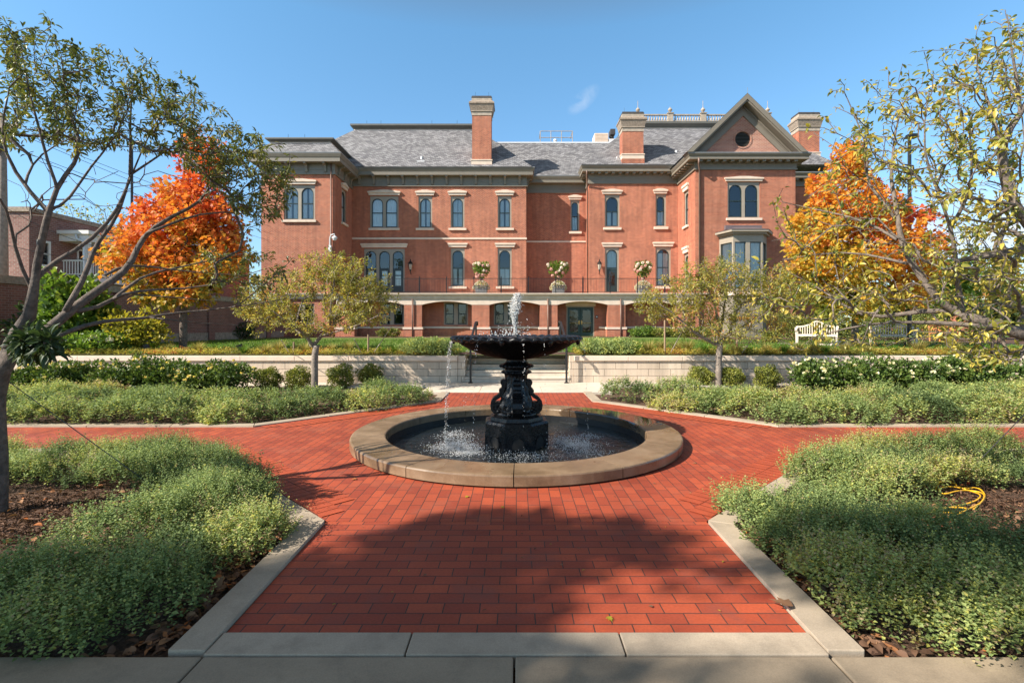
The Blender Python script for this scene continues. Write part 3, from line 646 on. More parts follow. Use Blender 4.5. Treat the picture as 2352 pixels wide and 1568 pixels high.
# --- cornices: frieze, soffit and gutter swept round each block
def bracket_mesh(parent, p, n, z0, z1, dep, small=False):
    mb = MB(); t = Vector((-n.y, n.x, 0)); w = 0.09 if not small else 0.12
    prof = [(0, z0), (0.10, z0+0.03), (0.14, z0+(z1-z0)*0.45), (0.22, z0+(z1-z0)*0.72), (dep, z1-0.10), (dep, z1), (0, z1)] if not small else [(0, z1-0.14), (dep*0.9, z1-0.14), (dep*0.9, z1), (0, z1)]
    mb.prism(prof, lambda a, b, d: (p[0]+n.x*a+t.x*d, p[1]+n.y*a+t.y*d, b), -w, w); return mb.build('bracket', 'taupe_paint', parent)
def cornice(path, zf, zs, zt, over, brk=1.22, small=False, frieze_trim=True):
    """path: plan polyline along the wall (outside on the right hand); zf frieze bottom, zs soffit, zt gutter top"""
    mb = MB(); o1 = offset(path, -0.06); o2 = offset(path, -over); o3 = offset(path, -over-0.12); n = len(path)
    rings = [[(*p, zf) for p in offset(path, -0.02)], [(*p, zf) for p in offset(path, -0.11)], [(*p, zf+0.10) for p in offset(path, -0.11)], [(*p, zf+0.12) for p in o1],
             [(*p, zf+(zs-zf)*0.42) for p in o1], [(*p, zf+(zs-zf)*0.42) for p in offset(path, -0.09)], [(*p, zf+(zs-zf)*0.46) for p in offset(path, -0.09)], [(*p, zf+(zs-zf)*0.46) for p in o1],
             [(*p, zs) for p in o1], [(*p, zs) for p in o2], [(*p, zs+(zt-zs)*0.50) for p in o2], [(*p, zs+(zt-zs)*0.52) for p in offset(path, -over-0.03)],
             [(*p, zs+(zt-zs)*0.6) for p in offset(path, -over-0.05)], [(*p, zt-0.05) for p in o3], [(*p, zt) for p in o3], [(*p, zt) for p in offset(path, 0.3)]]
    V = [p for r in rings for p in r]
    mb.add(V, [(i*n+j, i*n+j+1, (i+1)*n+j+1, (i+1)*n+j) for i in range(len(rings)-1) for j in range(n-1)])
    mb.add([r[0] for r in rings], [tuple(range(len(rings)))]); mb.add([r[-1] for r in rings], [tuple(range(len(rings)))])
    c = mb.build('cornice', 'taupe_paint', man); first = None
    g = MB(); op = offset(path, -over-0.14); oq = offset(path, -over-0.02)
    for j in range(n-1):
        A, B, Cc, D = Vector(op[j]), Vector(op[j+1]), Vector(oq[j+1]), Vector(oq[j])
        slab(g, [tuple(A), tuple(B), tuple(Cc), tuple(D)], zt+0.003, zt+0.05)
    g.build('gutter', 'gutter_blue', c)
    if brk:
        for j in range(n-1):
            A, B = Vector(o1[j]), Vector(o1[j+1]); L = (B-A).length; k = max(1, int(round(L/brk))); d = (B-A).normalized(); nn = Vector((d.y, -d.x, 0))
            for i in range(k):
                p = A+d*(L*(i+0.5)/k)
                if first is None: first = (bracket_mesh(c, (p.x, p.y), nn, zf+0.14, zs, over-0.12, small), p, nn)
                else: bracket_mesh(c, (p.x, p.y), nn, zf+0.14, zs, over-0.12, small)
    return c
cornice([(xl0-0.0, MNY), (xl0, WGY), (xl1, WGY), (xl1, MNY-0.02)], EAVL, H(369.7, WGY-0.7), H(351.4, WGY-0.7), 0.62, 1.55)
ZS, ZT = H(400.3, MNY-0.7), H(384.0, MNY-0.7)
cornice([(xl1+0.05, MNY), (xm1, MNY), (xm1, RCY-0.05)], FZM, ZS, ZT, 0.55, 1.22)
cornice([(xr0-0.05, RCY), (xr1+0.05, RCY)], FZM-0.05, H(418.9, RCY-0.6), H(404.6, RCY-0.6), 0.55, 0)
ZS2, ZT2 = H(392, MNY-0.75), H(379, MNY-0.75)
cornice([(xq0, RCY), (xq0, MNY), (xw0-0.05, MNY)], FZR, ZS2, ZT2, 0.62, 0.55, True)
ZS3, ZT3 = H(364, WGY-0.75), H(351.5, WGY-0.75)
cornice([(xw0, MNY), (xw0, WGY), (xw1, WGY), (xw1, WGY+4)], FZW, ZS3, ZT3, 0.66, 0.60, True)
cornice([(xw1+0.05, WGY+4.2), (xw1+5.5, WGY+4.2), (xw1+5.5, WGY+12)], FZW-0.1, ZS3-0.15, ZT3-0.15, 0.6, 0.6, True)
# --- roofs (hipped, slate) with a moulded cap round each flat top
def hip(name, x0, x1, y0, y1, z0, run, cap=None, rise=None):
    rise = run if rise is None else rise
    mb = MB(); mb.frustum((x0, x1, y0, y1), (x0+run, x1-run, y0+run, y1-run), z0, z0+rise); r = mb.build('roof', 'slate', man)
    if cap:
        a, b, c, d, z = x0+run, x1-run, y0+run, y1-run, z0+rise
        m = MB(); m.box(a-0.06, b+0.06, c-0.06, d+0.06, z-0.10, z+0.02); m.build('flashing', 'stone_trim', r)
        m = MB(); m.frustum((a-0.02, b+0.02, c-0.02, d+0.02), (a-0.28, b+0.28, c-0.28, d+0.28), z+0.022, z+cap*0.62); m.box(a-0.33, b+0.33, c-0.33, d+0.33, z+cap*0.62+0.002, z+cap); m.build('roof_cap', 'taupe_dark', r)
    return r
Yc = 46.5; run = Yc-(MNY-0.75); zc = H(298, Yc)
hip('roof', W(815, Yc)-run, W(1097, Yc)+run, MNY-0.75, MNY-0.75+2*run+7, ZT+0.03, run, 0.42, zc-ZT-0.03)
hip('roof', xl0-0.62, xl1+0.68, WGY-0.68, MNY+3, H(351.4, WGY-0.7)+0.03, 1.15, 0.28, 1.15)
mb = MB(); Yr = 47.6; zr = H(329.5, Yr); z0 = H(404.6, RCY-0.6)+0.03
mb.add([(W(1216, RCY-0.7), RCY-0.66, z0), (W(1360, RCY-0.7), RCY-0.66, z0), (13, Yr, zr), (-9, Yr, zr), (-9, Yr+7, zr), (13, Yr+7, zr)], [(0, 1, 2, 3), (3, 2, 5, 4)])
rc = mb.build('roof', 'slate', man); mb = MB(); mb.box(-4, 11, Yr-0.04, Yr+0.5, zr+0.01, zr+0.13); mb.build('ridge_flashing', 'white_metal', rc)
Yd = 46.5; run2 = Yd-(MNY-0.8); zd = H(295, Yd); xe0 = xq0-0.72
rR = hip('roof', xe0, 26.5, MNY-0.8, MNY-0.8+2*run2+6, ZT2+0.03, run2, 0.52, zd-ZT2-0.03)
# balustrade along the right roof top
zb0 = zd+0.52; bl = MB()
bl.box(xe0+run2-0.2, 22.0, Yd-0.2, Yd-0.02, zb0+0.003, zb0+0.12); bl.box(xe0+run2-0.2, 22.0, Yd-0.2, Yd-0.02, zb0+0.60, zb0+0.70)
x = xe0+run2
bal = [(0.045, 0), (0.075, 0.06), (0.085, 0.16), (0.045, 0.28), (0.035, 0.40), (0.06, 0.48)]
while x < 21.8: bl.lathe(bal, 8, (x, Yd-0.11, zb0+0.12)); x += 0.235
bs = bl.build('roof_balustrade', 'stone_tan', man)
for px, spike in ((1465, 1), (1539, 0), (1614.5, 1), (1763, 1)):
    x = W(px, Yd-0.1); mb = MB(); mb.box(x-0.24, x+0.24, Yd-0.30, Yd+0.10, zb0+0.003, zb0+0.74); mb.box(x-0.30, x+0.30, Yd-0.36, Yd+0.16, zb0+0.743, zb0+0.80)
    mb.lathe([(0.07, 0), (0.10, 0.05), (0.06, 0.10), (0.17, 0.24), (0.20, 0.32), (0.12, 0.44), (0.03, 0.52), (0.035, 0.56), (0.012, 0.60)], 12, (x, Yd-0.1, zb0+0.80))
    if spike: mb.tube([(x, Yd-0.1, zb0+1.38), (x, Yd-0.1, zb0+1.95)], 0.022, 5)
    mb.build('pier', 'stone_tan', bs)
# --- right wing gable
gx = W(1717, WGY-0.85); hw = (W(1850, WGY-0.85)-W(1573, WGY-0.85))/2; za = H(214, WGY-0.85); ze = ZT3+0.06; sl = (za-ze)/hw
gf = Face((gx, WGY-0.05, 0), (1, 0, 0), (0, -1, 0))
gab = MB(); bw = hw*0.99
vent = [(0.58*math.cos(2*pi*i/28), ze+1.20+0.58*math.sin(2*pi*i/28)) for i in range(28)]
tri3 = [(-bw+0.7, ze-0.1), (bw-0.7, ze-0.1), (0, ze-0.1+(bw-0.7)*sl)]
fl = tri3+vent
gab.add([gf(a, b, 0) for a, b in fl], [tuple(t) for t in tessellate_polygon([[Vector((a, b, 0)) for a, b in l] for l in (tri3, vent)])])
gab.add([gf(a, b, 0) for a, b in vent]+[gf(a, b, -0.2) for a, b in vent], [(i, (i+1) % 28, 28+(i+1) % 28, 28+i) for i in range(28)])
gb_ = gab.build('gable', 'gable_brick', man)
mb = MB()
for i in range(28):
    a0, a1 = 2*pi*(i+0.08)/28, 2*pi*(i+0.92)/28; c = (0, ze+1.20)
    mb.prism([(c[0]+r*math.cos(a), c[1]+r*math.sin(a)) for r, a in ((0.585, a0), (0.70, a0), (0.70, a1), (0.585, a1))], gf, 0.035, -0.1)
mb.build('brick_ring', 'gable_brick', gb_)
mb = MB()
for i in range(11):
    z = ze+1.20-0.52+i*0.104; w2 = math.sqrt(max(0.01, 0.575**2-(z-ze-1.20)**2))
    mb.add([gf(-w2, z, -0.03), gf(w2, z, -0.03), gf(w2, z+0.085, -0.13), gf(-w2, z+0.085, -0.13)], [(0, 1, 2, 3)])
mb.build('louvre', 'taupe_dark', gb_)
mb = MB(); mb.add([gf(-0.6, ze+0.55, -0.18), gf(0.6, ze+0.55, -0.18), gf(0.6, ze+1.85, -0.18), gf(-0.6, ze+1.85, -0.18)], [(0, 1, 2, 3)]); mb.build('vent_back', 'interior', gb_)
def rake(w0, w1, d0, d1, name, m, parent):     # a band of the raking cornice: w measured inwards, square to the slope
    mb = MB(); k = math.sqrt(1+sl*sl)
    for s in (-1, 1):
        A = lambda w: (s*(hw-w*k/sl), ze); T = lambda w: (0, za-w*k)
        pl_ = [A(w0), A(w1), T(w1), T(w0)]
        mb.prism(pl_, gf, d1, d0)
    return mb.build(name, m, parent)
rk = rake(0.0, 0.30, -0.2, 0.80, 'raking_cornice', 'taupe_paint', gb_)
rake(0.302, 0.40, -0.2, 0.72, 'soffit', 'taupe_paint', gb_); rake(0.402, 0.98, -0.1, 0.10, 'frieze', 'taupe_paint', gb_); rake(0.60, 0.66, 0.102, 0.14, 'moulding', 'taupe_paint', gb_)
mb = MB(); k = math.sqrt(1+sl*sl); n = 58
for s in (-1, 1):
    for i in range(n):
        f = (i+0.4)/n; b0 = Vector((s*(hw-0.45*k/sl), ze)).lerp(Vector((0, za-0.45*k)), f); b1 = Vector((s*(hw-0.57*k/sl), ze)).lerp(Vector((0, za-0.57*k)), f)
        dd = (Vector((0, za))-Vector((s*hw, ze))).normalized()*0.035
        mb.prism([tuple(b0-dd), tuple(b0+dd), tuple(b1+dd), tuple(b1-dd)], gf, 0.17, 0.08)
mb.build('dentils', 'taupe_paint', gb_)
mb = MB(); mb.frustum((gx-hw-0.05, gx+hw+0.05, WGY-0.80, WGY+0.1), (gx-hw+0.25, gx+hw-0.25, WGY-0.5, WGY+0.1), ZT3+0.055, ZT3+0.16); mb.build('ledge', 'bay_roof', gb_)
mb = MB(); zz = -0.02
for s in (-1, 1):
    A = (gx+s*hw, ze); T = (gx, za)
    mb.add([(A[0], WGY-0.85, A[1]+0.02), (A[0], 52, A[1]+0.02), (T[0], 52, T[1]+0.02), (T[0], WGY-0.85, T[1]+0.02)], [(0, 1, 2, 3)])
mb.build('gable_roof', 'slate', gb_)
# --- chimneys
def chimney(px0, px1, yt, yb, Y, band=True):
    x0, x1, zt, zb = W(px0, Y), W(px1, Y), H(yt, Y), H(yb, Y)-0.25; dp = 1.25; Zc = lambda f: zt-f
    mb = MB(); mb.box(x0+0.06, x1-0.06, Y+0.06, Y+dp, zb, zt-1.62); c = mb.build('chimney', 'facade_brick', man)
    if band:
        mb = MB(); bz = zt-5.35 if yt < 240 else zt-3.55
        mb.box(x0+0.0, x1-0.0, Y, Y+dp+0.06, bz-0.32, bz); mb.box(x0-0.04, x1+0.04, Y-0.04, Y+dp+0.1, bz+0.002, bz+0.09); mb.build('stone_band', 'stone_trim', c)
        mb = MB(); mb.box(x0-0.01, x1+0.01, Y-0.01, Y+dp+0.07, zb, bz-0.322); mb.build('chimney_base', 'facade_brick', c)
    mb = MB(); mb.box(x0+0.03, x1-0.03, Y+0.03, Y+dp+0.03, zt-1.62, zt-1.30); mb.box(x0-0.04, x1+0.04, Y-0.04, Y+dp+0.1, zt-1.298, zt-1.24)
    mb.box(x0+0.03, x1-0.03, Y+0.03, Y+dp+0.03, zt-0.42, zt-0.16); mb.build('neck', 'stone_tan', c)
    mb = MB(); mb.frustum((x0-0.02, x1+0.02, Y-0.02, Y+dp+0.08), (x0-0.15, x1+0.15, Y-0.15, Y+dp+0.21), zt-1.238, zt-0.72); mb.box(x0-0.19, x1+0.19, Y-0.19, Y+dp+0.25, zt-0.718, zt-0.60); mb.frustum((x0-0.19, x1+0.19, Y-0.19, Y+dp+0.25), (x0-0.02, x1+0.02, Y-0.02, Y+dp+0.08), zt-0.598, zt-0.422); mb.build('crown', 'weathered_stone', c)
    mb = MB(); mb.frustum((x0-0.0, x1+0.0, Y-0.0, Y+dp+0.06), (x0+0.06, x1-0.06, Y+0.06, Y+dp), zt-0.158, zt); mb.build('cap', 'lead_cap', c)
    mb = MB()
    for xx in (x0+0.3, x1-0.3): mb.tube([(xx, Y+0.5, zt-0.02), (xx, Y+0.5, zt+0.5)], 0.009, 4)
    mb.build('lightning_rod', 'dark_metal', c)
chimney(1082.5, 1130, 219.5, 380, 41.9); chimney(1428.5, 1480, 256, 376, 41.75); chimney(1834, 1885, 257, 360, 44.0)
# --- small things on the roofs
vp = MB(); p = P(968.5, 372, 42.6); vp.tube([p, p+Vector((0, 0, 0.45))], 0.09, 8); vp.box(p.x-0.3, p.x+0.3, p.y-0.35, p.y+0.3, p.z-0.25, p.z-0.02); vp.build('vent_pipe', 'white_metal', man)
vp = MB(); p = P(1417, 381, 42.4); vp.tube([p-Vector((0, 0, .1)), p+Vector((0, 0, 0.75))], 0.05, 8); vp.build('vent_pipe', 'white_metal', man)
vp = MB(); p = P(1553, 358, 43.2); vp.tube([p-Vector((0, 0, .3)), p+Vector((0, 0, 0.45))], 0.1, 8); vp.build('vent_pipe', 'white_metal', man)
mb = MB(); Yg = 49.5
xa, xb, zt_ = W(1241, Yg), W(1315, Yg), H(301.5, Yg); zl = H(331, Yg)
for f in (0, 0.33, 0.66, 1): mb.tube([(xa+(xb-xa)*f, Yg, zl-0.2), (xa+(xb-xa)*f, Yg, zt_)], 0.035, 6)
for z in (zt_, (zt_+zl)/2): mb.tube([(xa, Yg, z), (xb, Yg, z)], 0.035, 6)
for xx in (xa, xb): mb.tube([(xx, Yg, zt_), (xx, Yg+2, zt_)], 0.035, 6)
mb.build('roof_guardrail', 'stone_tan', man)
mb = MB(); p = P(1275, 331, 49); mb.lathe([(0.2, -0.3), (0.22, 0.0), (0.16, 0.1), (0.12, 0.25), (0.2, 0.32), (0.16, 0.42), (0.03, 0.5)], 12, p); mb.build('roof_vent', 'white_metal', man)
Yg = 48.6; mb = MB(); mb.box(W(1366, Yg), W(1397, Yg), Yg, Yg+1.6, H(331, Yg)-0.5, H(306, Yg))
hv = mb.build('air_handler', 'stone_trim', man); mb = MB()
for i in range(8): mb.box(W(1366, Yg), W(1397, Yg), Yg-0.05, Yg-0.003, H(331, Yg)+0.02+i*0.125, H(331, Yg)+0.10+i*0.125)
mb.build('louvre', 'stone_trim', hv)
mb = MB(); mb.box(W(1398, Yg), W(1412, Yg), Yg, Yg+0.9, H(331, Yg)-0.5, H(319, Yg)); mb.build('duct_base', 'white_metal', hv)
mb = MB(); mb.box(W(1402, Yg), W(1413, Yg), Yg-0.1, Yg+0.9, H(309, Yg), H(297, Yg)); mb.tube([(W(1407, Yg), Yg+0.4, H(320, Yg)), (W(1407, Yg), Yg+0.4, H(308, Yg))], 0.2, 8); mb.build('duct_hood', 'lead_cap', hv)
for px, py, Y in ((842.5, 289, 46.2), (700, 322, 38.9), (662, 322, 38.9), (875, 288.5, 46.2), (992, 288.5, 46.2), (1050, 288, 46.2), (1717, 215, 37.6)):
    p = P(px, py, Y); mb = MB(); mb.tube([p-Vector((0, 0, .1)), p+Vector((0, 0, 0.45))], 0.013, 4); mb.build('lightning_rod', 'dark_metal', man)
# --- downpipes
def pipe(pts, r=0.055, m='copper_pipe'):
    mb = MB(); mb.tube(pts, r, 8); return mb.build('downpipe', m, man, True)
pipe([(xl1-0.22, WGY-0.1, H(372, WGY)), (xl1-0.22, WGY-0.1, ZB)])
pipe([(xr1-0.28, MNY-0.75, ZS2), (xr1-0.28, MNY-0.6, ZS2-0.25), (xr1-0.10, MNY-0.12+0.4, FZM-0.4), (xr1-0.10, MNY+0.3, 4.3)], 0.06)
pipe([(xw0+0.02, WGY-0.72, ZS3+0.05), (xw0+0.05, WGY-0.6, ZS3-0.35), (xw0+0.28, WGY-0.12, FZW-0.05), (xw0+0.28, WGY-0.12, ZB)], 0.07)
# --- balcony over the ground floor arcade
AY = WGY; ax0, ax1 = xl1-0.0, xw0
zs1, zs0 = H(673, AY-0.3), H(686.5, AY-0.3)
mb = MB(); mb.box(ax0, ax1, AY-0.0, MNY-0.01, zs0+0.02, zs1-0.03); bal_ = mb.build('balcony', 'stone_trim', man)
mb = MB(); prof = [(0.0, zs0), (0.10, zs0), (0.16, zs0+0.10), (0.17, zs0+0.18), (0.30, zs0+0.30), (0.34, zs1-0.06), (0.34, zs1), (0.0, zs1)]
mb.prism(prof, lambda a, b, d: (d, AY-a, b), ax0-5.6, ax1+1.0); mb.build('moulding', 'stone_trim', bal_)
zsp, zcr = H(700, AY), H(692, AY)       # arch springing and crown
pc = [793, 948.8, 1104, 1260.2, 1415.8, 1571]; pw = 20.1/FPX*AY
# stone spandrel beam with segmental arches
ab = MB(); bt = zs0+0.02
for i in range(len(pc)-1):
    a, b = W(pc[i], AY)+pw, W(pc[i+1], AY)-pw; n = 14
    pts = [(a+(b-a)*j/n, zsp+(zcr-zsp)*(1-(2*j/n-1)**2)) for j in range(n+1)]
    for j in range(n): ab.prism([pts[j], pts[j+1], (pts[j+1][0], bt), (pts[j][0], bt)], lambda p, q_, d: (p, AY-d, q_), 0.06, -0.45)
for x in pc: ab.box(W(x, AY)-pw, W(x, AY)+pw, AY-0.064, AY+0.45, zsp, bt)
ab.build('arcade_beam', 'stone_trim', bal_)
zp0, zp1 = H(756, AY), H(751, AY)
for x in pc:
    c = W(x, AY); mb = MB(); mb.box(c-pw, c+pw, AY-0.05, AY+0.55, zp1+0.003, zsp-0.003); mb.box(c-pw-0.06, c+pw+0.06, AY-0.11, AY+0.55, ZB, zp0-0.003); pr = mb.build('pier', 'facade_brick', bal_)
    mb = MB(); mb.box(c-pw-0.10, c+pw+0.10, AY-0.15, AY+0.55, zp0, zp1); mb.build('stone_band', 'stone_trim', pr)
for x in (948, 1258, 1425): pipe([(W(x, AY)-0.0, AY-0.14, zs0), (W(x, AY), AY-0.14, ZB)], 0.05)
# back wall of the arcade with its windows and the double door
BY = AY+1.15; ops = []; lw = []
for a, b in ((1019.4, 1074.6), (1134, 1190), (872, 928)):
    o, d = wpix(BY, a, b, 694, 746, None, None, 2, flat=True, mg=0.10, mul=0.30, top=0.10, rail=0.5, curt=None); ops.append(o); lw.append(d)
dx0, dx1, dz1 = W(1301, BY), W(1365, BY), H(703, BY); ops.append((dx0, dx1, ZB, dz1))
mb = MB(); wall(mb, front(BY), ax0, ax1, ZB, zs0+0.02, ops); mb.build('arcade_wall', ['facade_brick', 'interior'], bal_)
for d in lw: window(**d)
mb = MB(); mb.box(ax0, dx0-0.35, BY-0.08, BY+0.01, zp0+0.05, zp1+0.05); mb.box(dx1+0.35, ax1, BY-0.08, BY+0.01, zp0+0.05, zp1+0.05); mb.build('stone_band', 'stone_trim', bal_)
mb = MB(); mb.box(dx0-0.05, dx1+0.1, BY-0.05, BY+0.1, dz1+0.003, zs0-0.02); mb.build('door_lintel', 'stone_trim', bal_)
df = front(BY); dr = MB()
dr.prism([(dx0, ZB), (dx0+0.09, ZB), (dx0+0.09, dz1), (dx0, dz1)], df, -0.02, -0.15); dr.prism([(dx1-0.09, ZB), (dx1, ZB), (dx1, dz1), (dx1-0.09, dz1)], df, -0.02, -0.15); dr.prism([(dx0+0.092, dz1-0.09), (dx1-0.092, dz1-0.09), (dx1-0.092, dz1), (dx0+0.092, dz1)], df, -0.02, -0.15)
dfr = dr.build('door_frame', 'frame_taupe', man); mid = (dx0+dx1)/2
for s in (-1, 1):
    a, b = (dx0+0.1, mid-0.01) if s < 0 else (mid+0.01, dx1-0.1); mb = MB(); z0, z1 = TZ+0.03, dz1-0.1
    for p0, p1, q0, q1 in ((a, a+0.17, z0, z1), (b-0.17, b, z0, z1), (a+0.172, b-0.172, z0, z0+0.28), (a+0.172, b-0.172, z1-0.2, z1)): mb.prism([(p0, q0), (p1, q0), (p1, q1), (p0, q1)], df, -0.05, -0.11)
    d = mb.build('door', 'door_green', man)
    mb = MB(); mb.add([df(a+0.15, z0+0.2, -0.085), df(b-0.15, z0+0.2, -0.085), df(b-0.15, z1-0.15, -0.085), df(a+0.15, z1-0.15, -0.085)], [(0, 1, 2, 3)]); mb.build('pane', 'glass', d)
    mb = MB(); hx = (b-0.09) if s < 0 else (a+0.09); mb.tube([df(hx, TZ+0.9, 0.0), df(hx, TZ+1.25, 0.0)], 0.02, 6); mb.prism([(hx-0.05, TZ+0.95), (hx+0.05, TZ+0.95), (hx+0.05, TZ+1.2), (hx-0.05, TZ+1.2)], df, -0.03, -0.048); mb.tube([df(a+0.12, TZ+1.02, -0.02), df(b-0.12, TZ+1.02, -0.02)], 0.018, 6); mb.build('handle', 'brass', d)
mb = MB(); sx_ = W(1370.5, BY); mb.prism([(sx_-0.09, H(731, BY)), (sx_+0.09, H(731, BY)), (sx_+0.09, H(724, BY)), (sx_-0.09, H(724, BY))], df, 0.04, 0); pl8 = mb.build('access_plate', 'dark_metal', man)
mb = MB(); zc_ = H(727.5, BY); mb.prism([(sx_+0.055*math.cos(i*pi/6), zc_+0.055*math.sin(i*pi/6)) for i in range(12)], df, 0.05, 0.041); mb.build('symbol', 'white_metal', pl8)
# --- balcony railing
RY = AY-0.12; zr0, zr1 = zs1+0.08, H(639, RY); rx0, rx1 = W(806, RY), W(1592, RY)
mb = MB(); mb.box(rx0, rx1, RY-0.022, RY+0.022, zr1-0.04, zr1); mb.box(rx0, rx1, RY-0.018, RY+0.018, zr0, zr0+0.03)
x = rx0
while x < rx1: mb.box(x-0.009, x+0.009, RY-0.009, RY+0.009, zr0+0.031, zr1-0.041); x += 0.118
rl = mb.build('balcony_railing', 'dark_metal', man)
x = 1088.6-62.6*4
while x < 1592:
    c = W(x, RY); mb = MB(); mb.box(c-0.035, c+0.035, RY-0.036, RY+0.036, zs1-0.02, zr1+0.07); mb.lathe([(0.02, 0), (0.045, 0.04), (0.0, 0.09)], 8, (c, RY, zr1+0.07), cap=False); mb.build('post', 'dark_metal', rl); x += 62.6
# --- wall lanterns and the lamp bracket on the left wing
for px, py in ((942.5, 607), (1377, 607)):
    p = P(px, py, MNY-0.32); mb = MB()
    mb.lathe([(0.03, -0.62), (0.07, -0.5), (0.05, -0.42)], 8, p); mb.tube([p+Vector((0, .32, -.75)), p+Vector((0, .1, -.75)), p+Vector((0, 0, -.62))], 0.03, 6); mb.lathe([(0.16, 0.0), (0.21, 0.06), (0.10, 0.22), (0.03, 0.3), (0.05, 0.36), (0.0, 0.45)], 8, p)
    for a in range(6): mb.tube([p+Vector((0.10*math.cos(a*pi/3), 0.10*math.sin(a*pi/3), -0.42)), p+Vector((0.16*math.cos(a*pi/3), 0.16*math.sin(a*pi/3), 0.0))], 0.014, 4)
    l = mb.build('wall_lantern', 'dark_metal', man)
    mb = MB(); mb.lathe([(0.095, -0.42), (0.15, 0.0)], 6, p); mb.build('lantern_glass', 'lantern_glass', l)
p = P(757, 570, WGY-0.25); mb = MB(); mb.box(p.x-0.10, p.x+0.10, p.y, p.y+0.2, p.z-0.25, p.z+0.22); mb.tube([p+Vector((0, .05, .2)), p+Vector((0.02, 0, 0.75)), p+Vector((0.12, -.05, 0.98)), p+Vector((0.38, -.05, 1.05)), p+Vector((0.40, -.05, 0.9))], 0.045, 8)
mb.lathe([(0.06, 0.92), (0.2, 0.80), (0.22, 0.74), (0.15, 0.70), (0.13, 0.60), (0.05, 0.55)], 12, p+Vector((0.40, -.05, 0))); mb.build('lamp_bracket', 'white_metal', man)
# --- bay window on the right wing
bx0, bx1, bxc0, bxc1 = W(1644, WGY-0.2), W(1770, WGY-0.2), W(1684, WGY-1.3), W(1752, WGY-1.3); by = WGY-1.3
bz0, bz1 = H(667, by), H(549, by)
plan = [(bx0+0.35, WGY), (bxc0, by), (bxc1, by), (bx1-0.2, WGY)]
mb = MB(); slab(mb, plan[::-1], ZB, bz0); bay = mb.build('bay_window', 'taupe_paint', man)
mb = MB(); slab(mb, offset(plan, -0.14)[::-1], bz0-0.35, bz0-0.12); mb.build('sill', 'stone_trim', bay)
mb = MB(); slab(mb, plan[::-1], bz1+0.002, bz1+0.35); slab(mb, offset(plan, -0.22)[::-1], bz1+0.352, bz1+0.48); slab(mb, offset(plan, -0.42)[::-1], bz1+0.482, bz1+0.64); mb.build('cornice', 'frame_taupe', bay)
mb = MB(); o4 = offset(plan, -0.46); top = offset(plan, 0.55); zz = bz1+0.645
mb.add([(*p, zz) for p in o4]+[(*p, zz+0.30) for p in top], [(i, i+1, 5+i, 4+i) for i in range(3)]+[(4, 5, 6, 7)]); mb.box(bx0+0.7, bx1-0.7, WGY-0.3, WGY-0.003, zz+0.25, zz+0.55); mb.build('roof', 'bay_roof', bay)
for i in range(3):
    A, B = Vector(plan[i]), Vector(plan[i+1]); d = (B-A).normalized(); fc = Face((A.x, A.y, 0), (d.x, d.y, 0), (d.y, -d.x, 0)); L = (B-A).length; k = 2 if i == 1 else 1
    lw_ = (L-0.24-(k-1)*0.3)/k; outer = [(0, bz0), (L, bz0), (L, bz1), (0, bz1)]; hs = [[(0.12+j*(lw_+0.3), bz0+0.15), (0.12+j*(lw_+0.3)+lw_, bz0+0.15), (0.12+j*(lw_+0.3)+lw_, bz1-0.2), (0.12+j*(lw_+0.3), bz1-0.2)] for j in range(k)]
    mb = MB(); fl = outer+[p for h in hs for p in h]; mb.add([fc(a, b, 0) for a, b in fl], [tuple(t) for t in tessellate_polygon([[Vector((a, b, 0)) for a, b in l] for l in [outer]+hs])])
    for h in hs: mb.add([fc(a, b, 0) for a, b in h]+[fc(a, b, -0.12) for a, b in h], [(j, (j+1) % 4, 4+(j+1) % 4, 4+j) for j in range(4)])
    fr_ = mb.build('frame', 'frame_taupe', bay); mb = MB(); cb = MB(); sb = MB()
    for h in hs:
        mb.add([fc(a, b, -0.09) for a, b in h], [(0, 1, 2, 3)]); cb.add([fc(h[0][0]+(h[1][0]-h[0][0])*t/20, b, -0.17+0.03*math.sin(t*1.9)) for t in range(21) for b in (h[0][1], h[2][1])], [(2*t, 2*t+2, 2*t+3, 2*t+1) for t in range(20)])
        i2 = [(a+(0.06 if a < (h[0][0]+h[1][0])/2 else -0.06), b+(0.06 if b < (h[0][1]+h[2][1])/2 else -0.06)) for a, b in h]
        sb.add([fc(a, b, -0.06) for a, b in h+i2], [(j, (j+1) % 4, 4+(j+1) % 4, 4+j) for j in range(4)])
    mb.build('pane', 'glass', bay); cb.build('curtain', 'curtain', bay, True); sb.build('sash', 'sash_green', bay)

# ================================================================ FOUNTAIN
fo = thing('fountain', 'black cast iron fountain with a wide fluted bowl standing in a round stone-rimmed pool', 'fountain', (FX, FY, 0))
WZ = -0.07
RO, RI, CT = 2.27, 1.81, 0.135
for i in range(12):            # twelve coping stones, each a part
    a0 = -pi/2-0.012+2*pi*i/12; a1 = a0+2*pi/12; e = 0.0022; n = 10; mb = MB(); v = []
    prof = [(RI, 0.02), (RO, 0.02), (RO, CT-0.02), (RO-0.006, CT-0.006), (RO-0.02, CT), (RI+0.02, CT), (RI+0.006, CT-0.006), (RI, CT-0.02)]
    m = len(prof)
    for j in range(n+1):
        a = a0+e+(a1-a0-2*e)*j/n
        v += [(FX+r*math.cos(a), FY+r*math.sin(a), z) for r, z in prof]
    f = [(j*m+k, (j+1)*m+k, (j+1)*m+(k+1) % m, j*m+(k+1) % m) for j in range(n) for k in range(m)]+[tuple(range(m)), tuple(reversed([n*m+k for k in range(m)]))]
    mb.add(v, f); mb.build('coping_stone', 'coping', fo)
mb = MB(); mb.lathe([(1.80, -0.42), (1.80, 0.018), (2.20, 0.018), (2.20, -0.03)], 72, (FX, FY, 0), cap=False); mb.build('basin_wall', 'dark_metal', fo)
